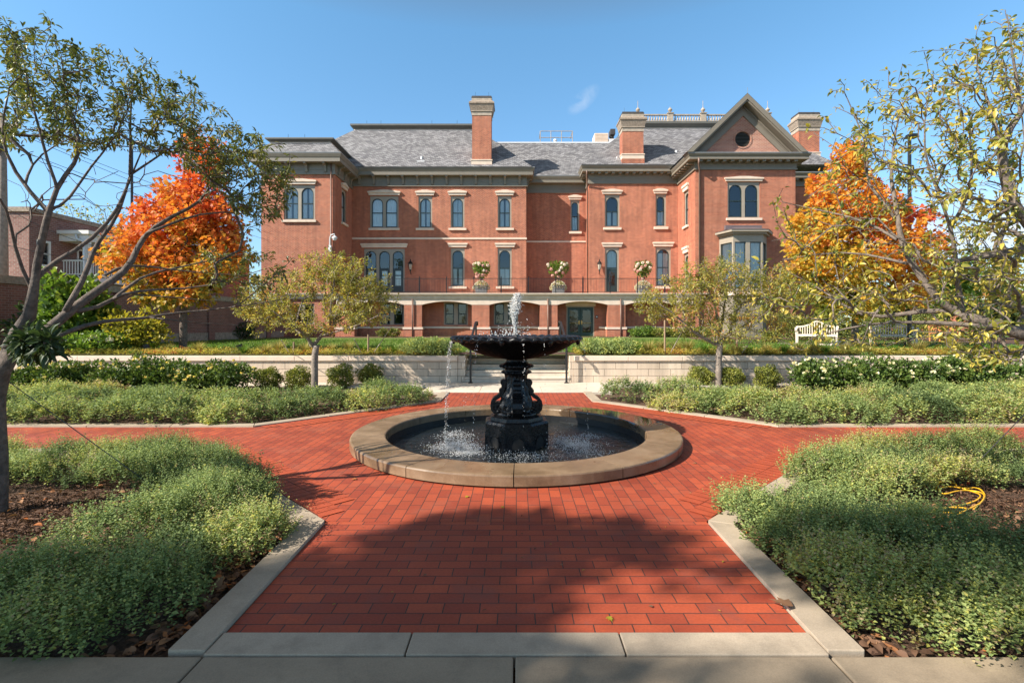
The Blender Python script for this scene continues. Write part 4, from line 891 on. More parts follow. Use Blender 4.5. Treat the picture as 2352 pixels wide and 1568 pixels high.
mb = MB(); mb.lathe([(0.01, -0.42), (1.80, -0.42)], 48, (FX, FY, 0), cap=False); mb.build('basin_floor', 'dark_metal', fo)
# plinth: an octagon with an arched opening per side, its shade a flat dark plate
mb = MB(); rot = -pi/2-pi/8+0.05
def octo(r, z): return [(FX+r*math.cos(rot+i*pi/4), FY+r*math.sin(rot+i*pi/4), z) for i in range(8)]
for (ra, za_, rb, zb_) in ((0.475, -0.40, 0.475, 0.245), (0.475, 0.245, 0.455, 0.275), (0.455, 0.275, 0.40, 0.285), (0.40, 0.285, 0.39, 0.33), (0.39, 0.33, 0.33, 0.345)):
    mb.add(octo(ra, za_)+octo(rb, zb_), [(i, (i+1) % 8, 8+(i+1) % 8, 8+i) for i in range(8)])
mb.add(octo(0.33, 0.345), [tuple(range(8))]); plinth = mb.build('plinth', 'cast_iron', fo)
for i in range(8):
    a = rot+i*pi/4+pi/8; ap = 0.475*math.cos(pi/8); n_ = Vector((math.cos(a), math.sin(a), 0)); t_ = Vector((-n_.y, n_.x, 0))
    fc = Face((FX+n_.x*ap, FY+n_.y*ap, 0), t_, n_); hw_ = 0.085; ar = [(-hw_, -0.2), (hw_, -0.2)]+[(hw_*math.cos(pi*j/10), 0.005+hw_*math.sin(pi*j/10)) for j in range(11)]
    m2 = MB(); m2.prism(ar, fc, 0.003, -0.002); m2.build('opening_shade', 'interior', plinth)
    ring = [(1.18*x, z if z < 0 else 0.005+(z-0.005)*1.18) for x, z in ar]; m2 = MB(); k = len(ar)
    m2.add([fc(x, z, 0.010) for x, z in ring]+[fc(x, z, 0.010) for x, z in ar]+[fc(x, z, -0.01) for x, z in ring], [(j, (j+1) % k, k+(j+1) % k, k+j) for j in range(1, k-1)]+[(j, 2*k+j, 2*k+(j+1) % k, (j+1) % k) for j in range(1, k-1)])
    m2.build('arch_moulding', 'cast_iron', plinth)
# column with leafy relief
def cm(r, z, a, i):
    w = 0.012*math.sin(10*a+z*9)+0.008*math.sin(17*a-z*31)+0.006*math.sin(47*z+3*a)
    return r+w*(1 if 0.42 < z < 0.93 else 0.25), z
prof = [(0.30, 0.345), (0.29, 0.38), (0.245, 0.40), (0.245, 0.45), (0.228, 0.52), (0.205, 0.60), (0.178, 0.68), (0.158, 0.76), (0.145, 0.84), (0.148, 0.90), (0.165, 0.925), (0.19, 0.935), (0.175, 0.955), (0.16, 0.97), (0.165, 0.99), (0.205, 1.00), (0.225, 1.02), (0.222, 1.045), (0.20, 1.06), (0.165, 1.075), (0.15, 1.10), (0.15, 1.13), (0.19, 1.15)]
pp = []
for (r0, z0), (r1, z1) in zip(prof, prof[1:]):
    for t in (0, .5): pp.append((r0+(r1-r0)*t, z0+(z1-z0)*t))
mb = MB(); mb.lathe(pp+[prof[-1]], 72, (FX, FY, 0), cm); col = mb.build('column', 'cast_iron', fo, True)
# four scroll brackets at the foot and acanthus curls higher up
def spiral(c, r0, turns, a0, sgn, n=26): return [(c[0]+r0*(1-0.8*i/n)*math.cos(a0+sgn*turns*2*pi*i/n), c[1]+r0*(1-0.8*i/n)*math.sin(a0+sgn*turns*2*pi*i/n)) for i in range(n+1)]
def ribbon(mb, pts, fn, w, th):
    n = len(pts); v = []
    for i, p in enumerate(pts):
        a = Vector(pts[max(i-1, 0)]); b = Vector(pts[min(i+1, n-1)]); d = (b-a).normalized(); nn = Vector((-d.y, d.x))*th
        for s1, s2 in ((-1, -w), (1, -w), (1, w), (-1, w)): v.append(fn(p[0]+nn.x*s1, p[1]+nn.y*s1, s2))
    f = [(i*4+k, (i+1)*4+k, (i+1)*4+(k+1) % 4, i*4+(k+1) % 4) for i in range(n-1) for k in range(4)]+[(0, 1, 2, 3), tuple(4*(n-1)+k for k in (3, 2, 1, 0))]
    mb.add(v, f)
for q4 in range(4):
    a = rot+pi/8+q4*pi/2; n_ = Vector((math.cos(a), math.sin(a), 0)); t_ = Vector((-n_.y, n_.x, 0))
    fn = lambda r, z, d: (FX+n_.x*r+t_.x*d, FY+n_.y*r+t_.y*d, z)
    mb = MB()
    sp = spiral((0.268, 0.448), 0.076, 1.35, -pi*0.5, -1)
    up = [(0.335, 0.375)]
    outer = [(0.165, 0.82), (0.18, 0.76), (0.195, 0.70), (0.215, 0.64), (0.255, 0.60), (0.30, 0.575), (0.335, 0.53), (0.347, 0.475), (0.338, 0.42), (0.31, 0.385), (0.27, 0.372)]
    ribbon(mb, outer+sp[1:], fn, 0.068, 0.026)
    ribbon(mb, spiral((0.175, 0.80), 0.042, 1.2, -pi/2, 1), fn, 0.050, 0.018)
    ribbon(mb, spiral((0.205, 0.68), 0.034, 1.2, -pi/2, 1), fn, 0.055, 0.016)
    mb.tube([fn(0.275, 0.445, -0.056), fn(0.275, 0.445, 0.056)], 0.022, 10)
    mb.build('scroll', 'cast_iron', fo, bevel=0.004)
mb = MB()
for i in range(26):
    a = 2*pi*i/26+random.uniform(-.1, .1); r = 0.27+random.uniform(-.03, .05); z = 0.36+random.uniform(0, .16)
    s = random.uniform(.018, .04); mb.lathe([(0.0, -s), (s*.8, -s*.5), (s, 0), (s*.8, s*.5), (0, s)], 7, (FX+r*math.cos(a), FY+r*math.sin(a), z), cap=False)
for zc, rr, k in ((0.945, 0.20, 14), (1.03, 0.232, 20)):
    for i in range(k):
        a = 2*pi*i/k; s = 0.02; mb.lathe([(0.0, -s), (s*.8, -s*.5), (s, 0), (s*.8, s*.5), (0, s)], 7, (FX+rr*math.cos(a), FY+rr*math.sin(a), zc), cap=False)
mb.build('fruit_relief', 'cast_iron', fo, True)
# bowl: gadrooned underside, rolled scalloped lip
NB = 40
def bm_(r, z, a, i):
    t = max(0.0, min(1, (r-0.2)/0.7)); ph = NB*a+ (z-1.35)*9
    return r+0.020*t*abs(math.cos(ph/2)), z+(0.022*t*abs(math.cos(ph/2)) if i > 9 else 0.006*t*math.cos(ph))-(0.012 if i > 9 else 0)
bp = [(0.14, 1.125), (0.20, 1.135), (0.28, 1.15), (0.36, 1.165), (0.46, 1.19), (0.56, 1.225), (0.66, 1.27), (0.74, 1.315), (0.80, 1.355), (0.845, 1.385), (0.885, 1.385), (0.91, 1.392), (0.925, 1.41), (0.92, 1.432), (0.90, 1.447), (0.87, 1.455), (0.83, 1.46), (0.78, 1.455), (0.70, 1.425), (0.5, 1.37), (0.25, 1.33), (0.02, 1.32)]
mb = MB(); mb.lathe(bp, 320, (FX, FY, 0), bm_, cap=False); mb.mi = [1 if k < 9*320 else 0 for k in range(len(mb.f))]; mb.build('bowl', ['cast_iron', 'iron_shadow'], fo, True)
mb = MB()
for i in range(9):             # curled leaf drops under the lip
    a = 2*pi*i/9+0.32; c, s = math.cos(a), math.sin(a)
    pts = [(FX+r*c, FY+r*s, z) for r, z in ((0.885, 1.41), (0.905, 1.385), (0.905, 1.36), (0.89, 1.345))]; mb.tube(pts, [0.04, 0.036, 0.025, 0.006], 8)
mb.build('lip_drop', 'cast_iron', fo, True)
mb = MB(); mb.lathe([(0.05, 1.33), (0.045, 1.42), (0.025, 1.47), (0.02, 1.50)], 12, (FX, FY, 0)); mb.build('nozzle', 'dark_metal', fo)
# water: pool, dish, and the spray (nobody could count the drops)
mb = MB(); nr, na = 26, 72; v = [(FX, FY, WZ)]
for i in range(1, nr+1):
    for j in range(na):
        r = 1.80*i/nr; a = 2*pi*j/na; x, y = r*math.cos(a), r*math.sin(a)
        h = 0
        for (cx, cy) in ((-0.78, -0.35), (0.88, -0.05), (-0.9, 0.35), (0.1, -0.75)):
            d = math.hypot(x-cx, y-cy); h += 0.012*math.exp(-d*1.6)*math.sin(d*26)
        v.append((FX+x, FY+y, WZ+h))
f = [(0, 1+j, 1+(j+1) % na) for j in range(na)]+[(1+(i-1)*na+j, 1+i*na+j, 1+i*na+(j+1) % na, 1+(i-1)*na+(j+1) % na) for i in range(1, nr) for j in range(na)]
mb.add(v, f); struct(mb.build('water', 'pool_water', smooth=True))
mb = MB(); mb.lathe([(0.01, 1.436), (0.755, 1.436)], 40, (FX, FY, 0), cap=False); struct(mb.build('water', 'pool_water'))
_t = (1+5**.5)/2
ICO = np.array([(-1, _t, 0), (1, _t, 0), (-1, -_t, 0), (1, -_t, 0), (0, -1, _t), (0, 1, _t), (0, -1, -_t), (0, 1, -_t), (_t, 0, -1), (_t, 0, 1), (-_t, 0, -1), (-_t, 0, 1)])/math.hypot(1, _t)
ICF = np.array([(0, 11, 5), (0, 5, 1), (0, 1, 7), (0, 7, 10), (0, 10, 11), (1, 5, 9), (5, 11, 4), (11, 10, 2), (10, 7, 6), (7, 1, 8), (3, 9, 4), (3, 4, 2), (3, 2, 6), (3, 6, 8), (3, 8, 9), (4, 9, 5), (2, 4, 11), (6, 2, 10), (8, 6, 7), (9, 8, 1)])
def blobs(name, c, r, mat, parent=None, sz=None, tone=None):
    c = np.asarray(c, float); r = np.broadcast_to(np.asarray(r, float), (len(c),)); sz = np.ones((len(c), 3)) if sz is None else sz
    V = c[:, None, :]+r[:, None, None]*sz[:, None, :]*ICO[None]
    F = (ICF[None]+(np.arange(len(c))*12)[:, None, None]).reshape(-1, 3)
    return arrays(name, V, F, mat, parent, None if tone is None else np.repeat(tone, 12), smooth=True)
cs, rs, zs_ = [], [], []
def drops(n, fn, r0, r1, st=1.0):
    for _ in range(n):
        p = fn(); cs.append((FX+p[0], FY+p[1], p[2])); rs.append(random.uniform(r0, r1)); zs_.append((1, 1, random.uniform(1, st)))
def jet():
    t = random.random()**0.8; z = 1.46+t*0.60; s = 0.014+0.050*math.exp(-((t-0.72)/0.26)**2)
    off = -0.03*math.sin(t*pi*1.2); return (off+random.gauss(0, s*0.62), random.gauss(0, s*0.62), z+random.gauss(0, .01))
drops(2300, jet, 0.0022, 0.0062, 3.0)
drops(130, lambda: (random.gauss(0, .12), random.gauss(0, .12), 1.46+abs(random.gauss(0, .09))), 0.003, 0.009, 1.5)
drops(60, lambda: (random.gauss(-.25, .12), random.gauss(0, .12), 1.46+abs(random.gauss(0, .05))), 0.004, 0.010, 1.5)
def fall(a, w, n, r0=0.0018, r1=0.0055, lo=0.0):
    for _ in range(n):
        t = random.random(); rr = 0.925+0.10*t**0.6; aa = a+random.gauss(0, w*(0.25+0.75*t)); z = 1.385-(1.385-WZ)*t**1.4
        if random.random() < lo: continue
        drops(1, lambda: (rr*math.cos(aa)+random.gauss(0, .006), rr*math.sin(aa)+random.gauss(0, .006), z), r0, r1, 2.5 if t < 0.4 else 1.6)
for a, w, n in ((pi*1.03, 0.10, 190), (pi*1.11, 0.08, 170), (pi*0.97, 0.06, 110), (-0.03, 0.05, 70), (-0.10, 0.03, 40), (pi*1.32, 0.012, 70), (pi*1.53, 0.008, 40), (pi*1.62, 0.01, 30), (pi*0.8, 0.05, 40), (pi*0.2, 0.05, 40)): fall(a, w, n)
def splash(cx, cy, n, sx, h):
    def fn():
        x = random.gauss(0, sx); y = random.gauss(0, sx*0.7); q_ = math.exp(-(x*x+y*y)/(2*sx*sx)); return (cx+x, cy+y, WZ+0.004+abs(random.gauss(0, h*(0.3+0.7*q_))))
    drops(int(n*3.2), fn, 0.0018, 0.0055, 1.6)
splash(-0.80, -0.42, 700, 0.17, 0.085); splash(0.84, -0.28, 380, 0.15, 0.06); splash(-0.62, -0.62, 200, 0.12, 0.03); splash(-0.90, 0.35, 160, 0.14, 0.06); splash(0.62, 0.05, 200, 0.12, 0.06); splash(1.05, 0.35, 90, 0.12, 0.03); splash(0.1, -0.8, 160, 0.25, 0.015); splash(0.9, -0.6, 100, 0.2, 0.015)
o = blobs('water_spray', cs, rs, 'spray', None, np.array(zs_)); struct(o, 'stuff', 'white spray and falling drops of the fountain', 'spray')

# ================================================================ TREES
class Tree:
    """limbs first, then every twig tip joins the nearest wood below it; radii follow from the twigs carried"""
    def __init__(s): s.p = []; s.par = []; s.tips = []; s.minr = []; s.fix = []; s.scale = 1.0
    def limb(s, pts, r0=0.0, r1=0.0, attach=True):
        last = -1
        if s.p and attach:
            d = np.linalg.norm(np.array(s.p)-np.array(pts[0]), axis=1); last = int(d.argmin())
        dense = []
        for a, b in zip(pts, pts[1:]):
            a, b = Vector(a), Vector(b); k = max(1, int((b-a).length/0.22))
            dense += [a.lerp(b, i/k) for i in range(k)]
        dense.append(Vector(pts[-1])); r0 *= s.scale; r1 *= s.scale
        # soften the corners
        for _ in range(2): dense = [dense[0]]+[(dense[i-1]+dense[i]*2+dense[i+1])/4 for i in range(1, len(dense)-1)]+[dense[-1]]
        n = len(dense)
        for i, q_ in enumerate(dense):
            s.p.append(tuple(q_)); s.par.append(last); s.minr.append(r0+(r1-r0)*i/max(1, n-1)); s.fix.append(True); last = len(s.p)-1
    def attach(s, tips, root, up=0.25, wig=0.06, seg=0.3, back=0.5, minr=0.0):
        tips = np.asarray(tips, float); order = np.argsort(np.linalg.norm(tips-np.array(root), axis=1)); root = np.array(root)
        P_ = np.array(s.p); 
        for i in order:
            t = tips[i]; d = t-P_; L = np.linalg.norm(d, axis=1); outw = unit(P_-root+1e-6); cosv = (d*outw).sum(1)/np.maximum(L, 1e-6)
            cost = L*(1+back*(1-cosv))+0.10*np.linalg.norm(P_-root, axis=1)*0
            j = int(cost.argmin()); a = P_[j]; L_ = L[j]
            if L_ < 1e-3: continue
            g = s.par[j]; dirp = unit(a-P_[g]) if g >= 0 else np.array((0, 0, 1.))
            m = a+dirp*L_*0.35+np.array((0, 0, up*L_*0.15)); k = max(2, int(L_/seg)); last = j; path = [j]; new = []
            for q_ in range(1, k+1):
                u = q_/k; pt = (1-u)**2*a+2*u*(1-u)*m+u*u*t
                if q_ < k: pt = pt+rng.normal(size=3)*wig*min(1, L_)*0.5
                s.p.append(tuple(pt)); s.par.append(last); s.minr.append(minr); s.fix.append(False); last = len(s.p)-1; path.append(last); new.append(pt)
            P_ = np.vstack([P_, new]); s.tips.append(path)
    def wood(s, name, mat, parent, r0=0.006, ex=2.3, rmax=9, cap_=9):
        n = len(s.p); acc = np.zeros(n); kids = [[] for _ in range(n)]
        for i, q_ in enumerate(s.par):
            if q_ >= 0: kids[q_].append(i)
        R = np.zeros(n)
        for i in range(n-1, -1, -1):
            R[i] = r0 if not kids[i] else min(rmax, sum(R[k]**ex for k in kids[i])**(1/ex))
            R[i] = s.minr[i] if s.fix[i] else min(max(R[i], s.minr[i]), cap_)
        s.R = R; mb = MB(); P3 = s.p
        roots = [(i, -1) for i in range(n) if s.par[i] < 0]
        while roots:
            st_, pa = roots.pop(); ch = ([pa] if pa >= 0 else [])+[st_]; cur = st_
            while kids[cur]:
                ks = sorted(kids[cur], key=lambda k: -R[k])
                for k in ks[1:]: roots.append((k, cur))
                cur = ks[0]; ch.append(cur)
            rad = [R[c] for c in ch]
            if pa >= 0: rad[0] = min(rad[0], rad[1]*1.15)
            if len(ch) > 1: mb.tube([P3[c] for c in ch], rad, 9 if rad[0] > 0.03 else (6 if rad[0] > 0.012 else 4), cap=False)
        return mb.build(name, mat, parent, True)
    def foliage(s, name, mat, parent, per, L, w=0.4, span=0.7, spread=0.07, droop=0.3, tpl=LT4, tonef=None, lvar=0.3, clump=0.25, out=0.9):
        c, d, n, tn = [], [], [], []
        P_ = np.array(s.p)
        for path in s.tips:
            k = rng.poisson(per) if per > 0 else 0
            if k == 0: continue
            pts = P_[path]; seg = np.linalg.norm(np.diff(pts, axis=0), axis=1); tot = seg.sum(); cum = np.concatenate([[0], np.cumsum(seg)])
            ct = rng.normal()*clump
            u = tot-np.minimum(tot, span)*rng.random(k)**1.3
            for uu in u:
                j = min(len(seg)-1, int(np.searchsorted(cum, uu)-1)); j = max(j, 0)
                f = (uu-cum[j])/max(seg[j], 1e-6); q_ = pts[j]*(1-f)+pts[j+1]*f; ax = unit(pts[j+1]-pts[j])
                rd = unit(rng.normal(size=3)); rd = unit(rd-ax*rd.dot(ax)*0.6)
                c.append(q_+rd*spread*rng.random()); d.append(unit(ax*0.6+rd*out+np.array((0, 0, -droop*rng.random()*1.6)))); n.append(unit(rng.normal(size=3)*0.6+np.array((0, 0, 1.0)))); tn.append(ct)
        c = np.array(c); tn = np.array(tn)+rng.random(len(c))*0.7+0.05
        if tonef is not None: tn = tonef(c, tn)
        LL = L*(1+lvar*rng.normal(size=len(c)).clip(-2, 2))
        return leaves(name, c, d, n, LL, w, mat, parent, tn, tpl)
def path3(pix, Y0, Y1): n = len(pix); return [P(x, y, Y0+(Y1-Y0)*i/max(1, n-1)) for i, (x, y) in enumerate(pix)]
def inpoly(n, poly):
    poly = np.array(poly, float); lo, hi = poly.min(0), poly.max(0); out_ = []
    while len(out_) < n:
        q_ = lo+(hi-lo)*rng.random(2); ins = False; j = len(poly)-1
        for i in range(len(poly)):
            if (poly[i, 1] > q_[1]) != (poly[j, 1] > q_[1]) and q_[0] < (poly[j, 0]-poly[i, 0])*(q_[1]-poly[i, 1])/(poly[j, 1]-poly[i, 1])+poly[i, 0]: ins = not ins
            j = i
        if ins: out_.append(q_)
    return np.array(out_)
# ---- near left tree: trunk at the frame edge, limbs reaching right over the bed
t1 = thing('ornamental_tree', 'spreading tree with sparse dark olive leaves and long bare grey limbs at the left edge', 'tree', (-4.6, 4.5, -0.03))
T = Tree(); T.scale = 0.80; c3 = lambda p: cr(0, 480, 3.36, p); c2 = lambda p: cr(0, 0, 3.016, p)
T.limb([(-4.59, 4.5, -0.08), (-4.57, 4.5, 0.5), (-4.61, 4.48, 0.95), (-4.58, 4.46, 1.25)]+path3([(30, 800)], 4.45, 4.45), 0.092, 0.086)
T.limb(path3([(22, 806)]+c3([(60, 1240), (130, 1130), (240, 980)]), 4.45, 4.38), 0.075, 0.062)
T.limb(path3(c3([(240, 980), (285, 720)]), 4.38, 4.3), 0.060, 0.040)
T.limb(path3(c3([(285, 720), (282, 600), (340, 380), (390, 150)])+c2([(368, 1530)]), 4.3, 4.2), 0.038, 0.029)
T.limb(path3(c2([(368, 1530), (400, 1350), (480, 1290), (560, 1220), (610, 1110), (590, 1020), (550, 930), (500, 800), (465, 720), (430, 560), (420, 450)]), 4.2, 4.4), 0.024, 0.006)
T.limb(path3(c2([(350, 1555), (200, 1410), (100, 1260), (30, 1130), (0, 1000), (10, 850), (60, 700)]), 4.2, 4.0), 0.021, 0.006)
T.limb(path3(c2([(370, 1540), (430, 1545), (520, 1490), (590, 1330), (660, 1220), (760, 1130), (850, 1020), (960, 850), (990, 650)]), 4.2, 4.7), 0.016, 0.005)
T.limb(path3(c2([(410, 1350), (330, 1200), (310, 1000), (290, 920), (230, 780), (200, 640), (190, 500), (150, 330)]), 4.2, 4.1), 0.016, 0.005)
T.limb(path3(c2([(185, 1360), (190, 1290), (230, 1230), (280, 1130), (400, 1060), (540, 1010)]), 4.15, 4.5), 0.014, 0.005)
T.limb(path3(c3([(270, 700), (350, 600), (480, 490), (600, 470), (760, 370), (900, 200), (1000, 60)])+c2([(880, 1500), (950, 1300), (1080, 1100), (1060, 980), (1180, 880), (1290, 700)]), 4.3, 5.2), 0.029, 0.006)
T.limb(path3(c2([(955, 1290), (972, 1080), (958, 900), (940, 700), (1000, 520)]), 4.9, 4.7), 0.016, 0.005)
T.limb(path3(c2([(955, 1290), (1080, 1210), (1250, 1090), (1400, 1000), (1500, 900)]), 4.9, 5.6), 0.016, 0.005)
T.limb(path3(c3([(250, 740), (200, 610), (60, 400), (140, 240), (40, 60), (0, 20)]), 4.4, 4.0), 0.020, 0.010)
T.limb(path3([(30, 800), (60, 800)]+c3([(400, 1100), (500, 990), (590, 920), (720, 830), (850, 740), (880, 700), (1050, 620), (1105, 540), (1095, 430), (1180, 320), (1230, 260), (1400, 160), (1560, 80), (1750, 40)])+c2([(1400, 1450), (1600, 1330), (1780, 1170), (1900, 1080)]), 4.45, 6.0), 0.064, 0.006)
T.limb(path3(c3([(540, 930), (590, 820), (680, 720), (745, 580), (735, 440), (800, 350), (920, 270), (1010, 110)])+c2([(900, 1440), (960, 1290)]), 4.7, 5.0), 0.034, 0.014)
T.limb(path3(c3([(1205, 300), (1310, 275), (1460, 190), (1600, 130), (1830, 110), (2000, 130), (2200, 170)]), 5.2, 6.0), 0.021, 0.005)
T.limb(path3(c3([(850, 650), (930, 570), (1100, 540), (1250, 575), (1400, 600), (1560, 625), (1900, 640)]), 5.0, 5.8), 0.022, 0.005)
T.limb(path3(c3([(640, 940), (820, 930), (950, 860), (1020, 750), (1150, 650), (1240, 600), (1480, 600), (1640, 540), (1780, 500), (1980, 470)]), 4.8, 6.0), 0.028, 0.005)
T.limb(path3(c3([(1020, 800), (1130, 760), (1300, 755), (1500, 770), (1700, 740), (1900, 690), (2150, 600)]), 5.0, 6.0), 0.018, 0.005)
T.limb(path3(c3([(1080, 800), (1300, 812), (1460, 830), (1750, 855)]), 5.1, 5.7), 0.012, 0.004)
T.limb(path3([(62, 800)]+c3([(450, 1170), (540, 1100), (700, 1050), (850, 1010), (1000, 1012), (1150, 990), (1220, 1010), (1300, 970), (1400, 940), (1650, 950), (1900, 910), (2100, 880), (2352, 835)]), 4.45, 6.0), 0.030, 0.006)
T.limb(path3(c3([(1950, 895), (2150, 730), (2300, 620), (2370, 540)]), 5.7, 6.1), 0.012, 0.004)
T.limb(path3(c3([(1390, 1010), (1500, 1030), (1700, 1042), (1950, 1052)]), 5.2, 5.7), 0.010, 0.004)
tp = c2([(30, 150), (290, 215), (350, 125), (370, 200), (500, 305), (590, 365), (720, 325), (760, 380), (880, 390), (1030, 395), (1060, 470), (1150, 480), (1320, 540), (1420, 590), (1400, 620), (1510, 715), (1430, 830), (1620, 830), (1560, 860), (1740, 900), (1720, 960), (1800, 1000), (1950, 1090), (2070, 1060), (2130, 1130), (2180, 1280), (2120, 1400), (2090, 1500), (130, 230), (60, 260), (200, 420), (420, 440), (640, 520), (780, 380), (950, 520), (540, 330), (450, 390), (890, 440), (700, 420), (1340, 900), (1280, 640), (20, 200), (1900, 1020)])
tips = [P(x, y, 4.3+1.5*min(1, x/640)+random.uniform(-.4, .4)) for x, y in tp]
q_ = inpoly(300, [(0, 85), (110, 75), (215, 130), (330, 150), (400, 200), (440, 250), (470, 300), (400, 360), (300, 340), (200, 350), (60, 320), (0, 330)])
tips += [P(x, y, 4.3+1.3*min(1, x/640)+random.uniform(-.55, .55)) for x, y in q_]
q_ = inpoly(110, [(300, 150), (440, 205), (560, 280), (640, 335), (600, 400), (430, 350), (330, 300)]); tips += [P(x, y, 5.0+random.uniform(-.5, .5)) for x, y in q_]
q_ = inpoly(170, [(470, 330), (540, 330), (610, 360), (680, 390), (668, 470), (600, 520), (540, 490), (470, 420), (420, 370)])
tips += [P(x, y, 5.5+random.uniform(-.5, .5)) for x, y in q_]
q_ = inpoly(55, [(470, 560), (620, 575), (690, 590), (660, 650), (560, 690), (480, 640)])
tips += [P(x, y, 5.8+random.uniform(-.4, .4)) for x, y in q_]
q_ = inpoly(60, [(0, 300), (460, 330), (470, 480), (250, 520), (0, 520)]); bare = [P(x, y, 4.6+random.uniform(-.5, .8)) for x, y in q_]
T.attach(tips, (-4.4, 4.4, 1.2), up=0.8, wig=0.05, seg=0.16)
_k = T.tips; T.tips = []; T.attach(bare, (-4.4, 4.4, 1.2), up=0.8, wig=0.05, seg=0.16); T.tips = _k
T.wood('trunk', 'bark', t1, r0=0.003, cap_=0.014)
T.foliage('crown', 'leaf_left', t1, 17, 0.047, 0.38, 0.36, 0.035, 0.55, LT8, clump=0.18)
nl = len(T.tips); T.tips = []
# low leafy shoots round the first fork
T2_ = Tree(); T2_.limb(path3([(20, 815), (60, 800), (100, 790)], 4.3, 4.2), 0.01, 0.006); T2_.attach([P(x, y, 4.2+random.uniform(-.3, .3)) for x, y in inpoly(34, [(40, 765), (80, 745), (130, 770), (130, 815), (60, 825)])], (-4.6, 4.4, 1.3), 0.6)
T2_.wood('shoots', 'bark', t1, 0.003); T2_.foliage('shoot_leaves', 'leaf_dark', t1, 24, 0.085, 0.42, 0.3, 0.05, 0.3, LT8)
# ---- near right tree: limbs entering from the right edge
t2 = thing('ornamental_tree', 'wide tree with large yellowing leaves on a tangle of twigs at the right edge', 'tree', (5.35, 4.5, -0.03))
T = Tree(); T.scale = 0.85; c5 = lambda p: cr(1850, 420, 3.266, p); c4 = lambda p: cr(1900, 0, 3.485, p)
T.limb([(5.35, 4.5, -0.08), (5.33, 4.5, 0.6), (5.25, 4.5, 1.05), (5.0, 4.5, 1.32)]+path3(c5([(2180, 1300), (2123, 1285), (1980, 1260), (1850, 1215), (1740, 1170), (1640, 1135)]), 4.5, 4.6), 0.105, 0.048)
T.limb(path3(c5([(1660, 1140), (1500, 1090), (1420, 1020), (1360, 930), (1300, 820), (1200, 700), (1140, 580), (1120, 450), (1130, 390), (1100, 300), (1090, 150), (1060, 80)])+c4([(957, 1549), (960, 1420), (985, 1280), (990, 1100), (1010, 980), (1100, 800)]), 4.6, 5.0), 0.042, 0.006)
T.limb(path3(c5([(1125, 420), (1060, 300), (960, 180), (880, 100), (790, 30)])+c4([(850, 1400), (740, 1200), (640, 950), (560, 780)]), 4.8, 5.3), 0.020, 0.005)
T.limb(path3(c5([(1640, 1130), (1605, 1050), (1590, 900), (1580, 700), (1570, 520), (1535, 440), (1490, 300), (1440, 150), (1380, 30)])+c4([(1200, 1300), (1230, 1050), (1280, 800)]), 4.6, 4.3), 0.028, 0.006)
T.limb(path3(c5([(1540, 440), (1600, 340), (1680, 200), (1740, 80)])+c4([(1650, 1300), (1620, 1050)]), 4.5, 4.2), 0.020, 0.006)
T.limb(path3(c5([(1660, 1120), (1450, 1100), (1300, 1090), (1160, 1130), (1000, 1180), (800, 1160), (700, 1080), (560, 960), (430, 880), (250, 800)]), 4.6, 5.4), 0.034, 0.005)
T.limb(path3(c5([(1850, 1240), (1600, 1190), (1400, 1200), (1100, 1200), (900, 1180), (700, 1250), (500, 1300)]), 4.5, 5.0), 0.030, 0.005)
T.limb(path3(c5([(1190, 730), (1040, 700), (900, 650), (700, 620), (450, 640), (200, 700)]), 4.8, 5.6), 0.018, 0.005)
T.limb(path3(c5([(1110, 540), (1000, 450), (850, 390), (700, 340), (600, 330), (420, 290), (200, 240)]), 4.8, 5.6), 0.018, 0.005)
T.limb(path3([(2420, 560), (2352, 545)]+c5([(2030, 220), (1980, 120)])+c4([(1906, 1464), (1900, 1300), (1890, 1200), (1960, 1100), (2050, 980), (2120, 900), (2200, 700)]), 4.4, 4.4), 0.055, 0.022)
T.limb(path3(c4([(1900, 1300), (1850, 1000), (1800, 880), (1700, 700), (1690, 600), (1680, 400)]), 4.4, 4.6), 0.02, 0.005)
T.limb(path3(c4([(2060, 960), (2050, 700), (2000, 500), (1950, 320), (1950, 130)]), 4.4, 4.3), 0.018, 0.005)
T.limb(path3(c5([(2123, 300), (1900, 240), (1750, 200), (1600, 190), (1400, 210)]), 4.4, 4.8), 0.026, 0.006)
T.limb(path3([(2420, 600)]+c5([(2123, 440), (1950, 390), (1700, 420), (1550, 330), (1400, 330)]), 4.3, 4.9), 0.022, 0.006)
tp = c4([(1930, 85), (1780, 130), (1730, 210), (1690, 270), (1590, 330), (1540, 370), (1190, 440), (1240, 440), (1350, 430), (1430, 420), (1060, 540), (1110, 600), (940, 600), (860, 680), (530, 690), (440, 780), (720, 710), (790, 720), (480, 910), (390, 990), (230, 1090), (300, 1130), (400, 1000), (930, 780), (1100, 690), (1280, 620), (2080, 330), (1990, 150), (2040, 420)])
tp += c5([(140, 220), (160, 280), (200, 130), (110, 550), (180, 460), (40, 700), (20, 850), (200, 690), (60, 1000), (10, 1100), (30, 1250), (150, 1330), (120, 230), (210, 300), (90, 900), (-60, 980), (-90, 1080), (-20, 1180), (420, 1380), (600, 1400), (380, 1370)])
tips = [P(x, y, 4.9+random.uniform(-.5, .6)) for x, y in tp]
q_ = inpoly(400, [(1960, 260), (2060, 190), (2140, 170), (2240, 100), (2320, 50), (2352, 60), (2352, 520), (2150, 480), (2080, 420), (1930, 330)]); tips += [P(x, y, 4.6+random.uniform(-.8, .8)) for x, y in q_]
q_ = inpoly(215, [(1830, 470), (1930, 350), (2080, 420), (2150, 600), (2150, 780), (2000, 800), (1830, 760), (1760, 700), (1790, 560)]); tips += [P(x, y, 5.0+random.uniform(-.6, .9)) for x, y in q_]
q_ = inpoly(240, [(2150, 480), (2352, 520), (2352, 830), (2250, 850), (2150, 780)]); tips += [P(x, y, 4.5+random.uniform(-.5, .9)) for x, y in q_]
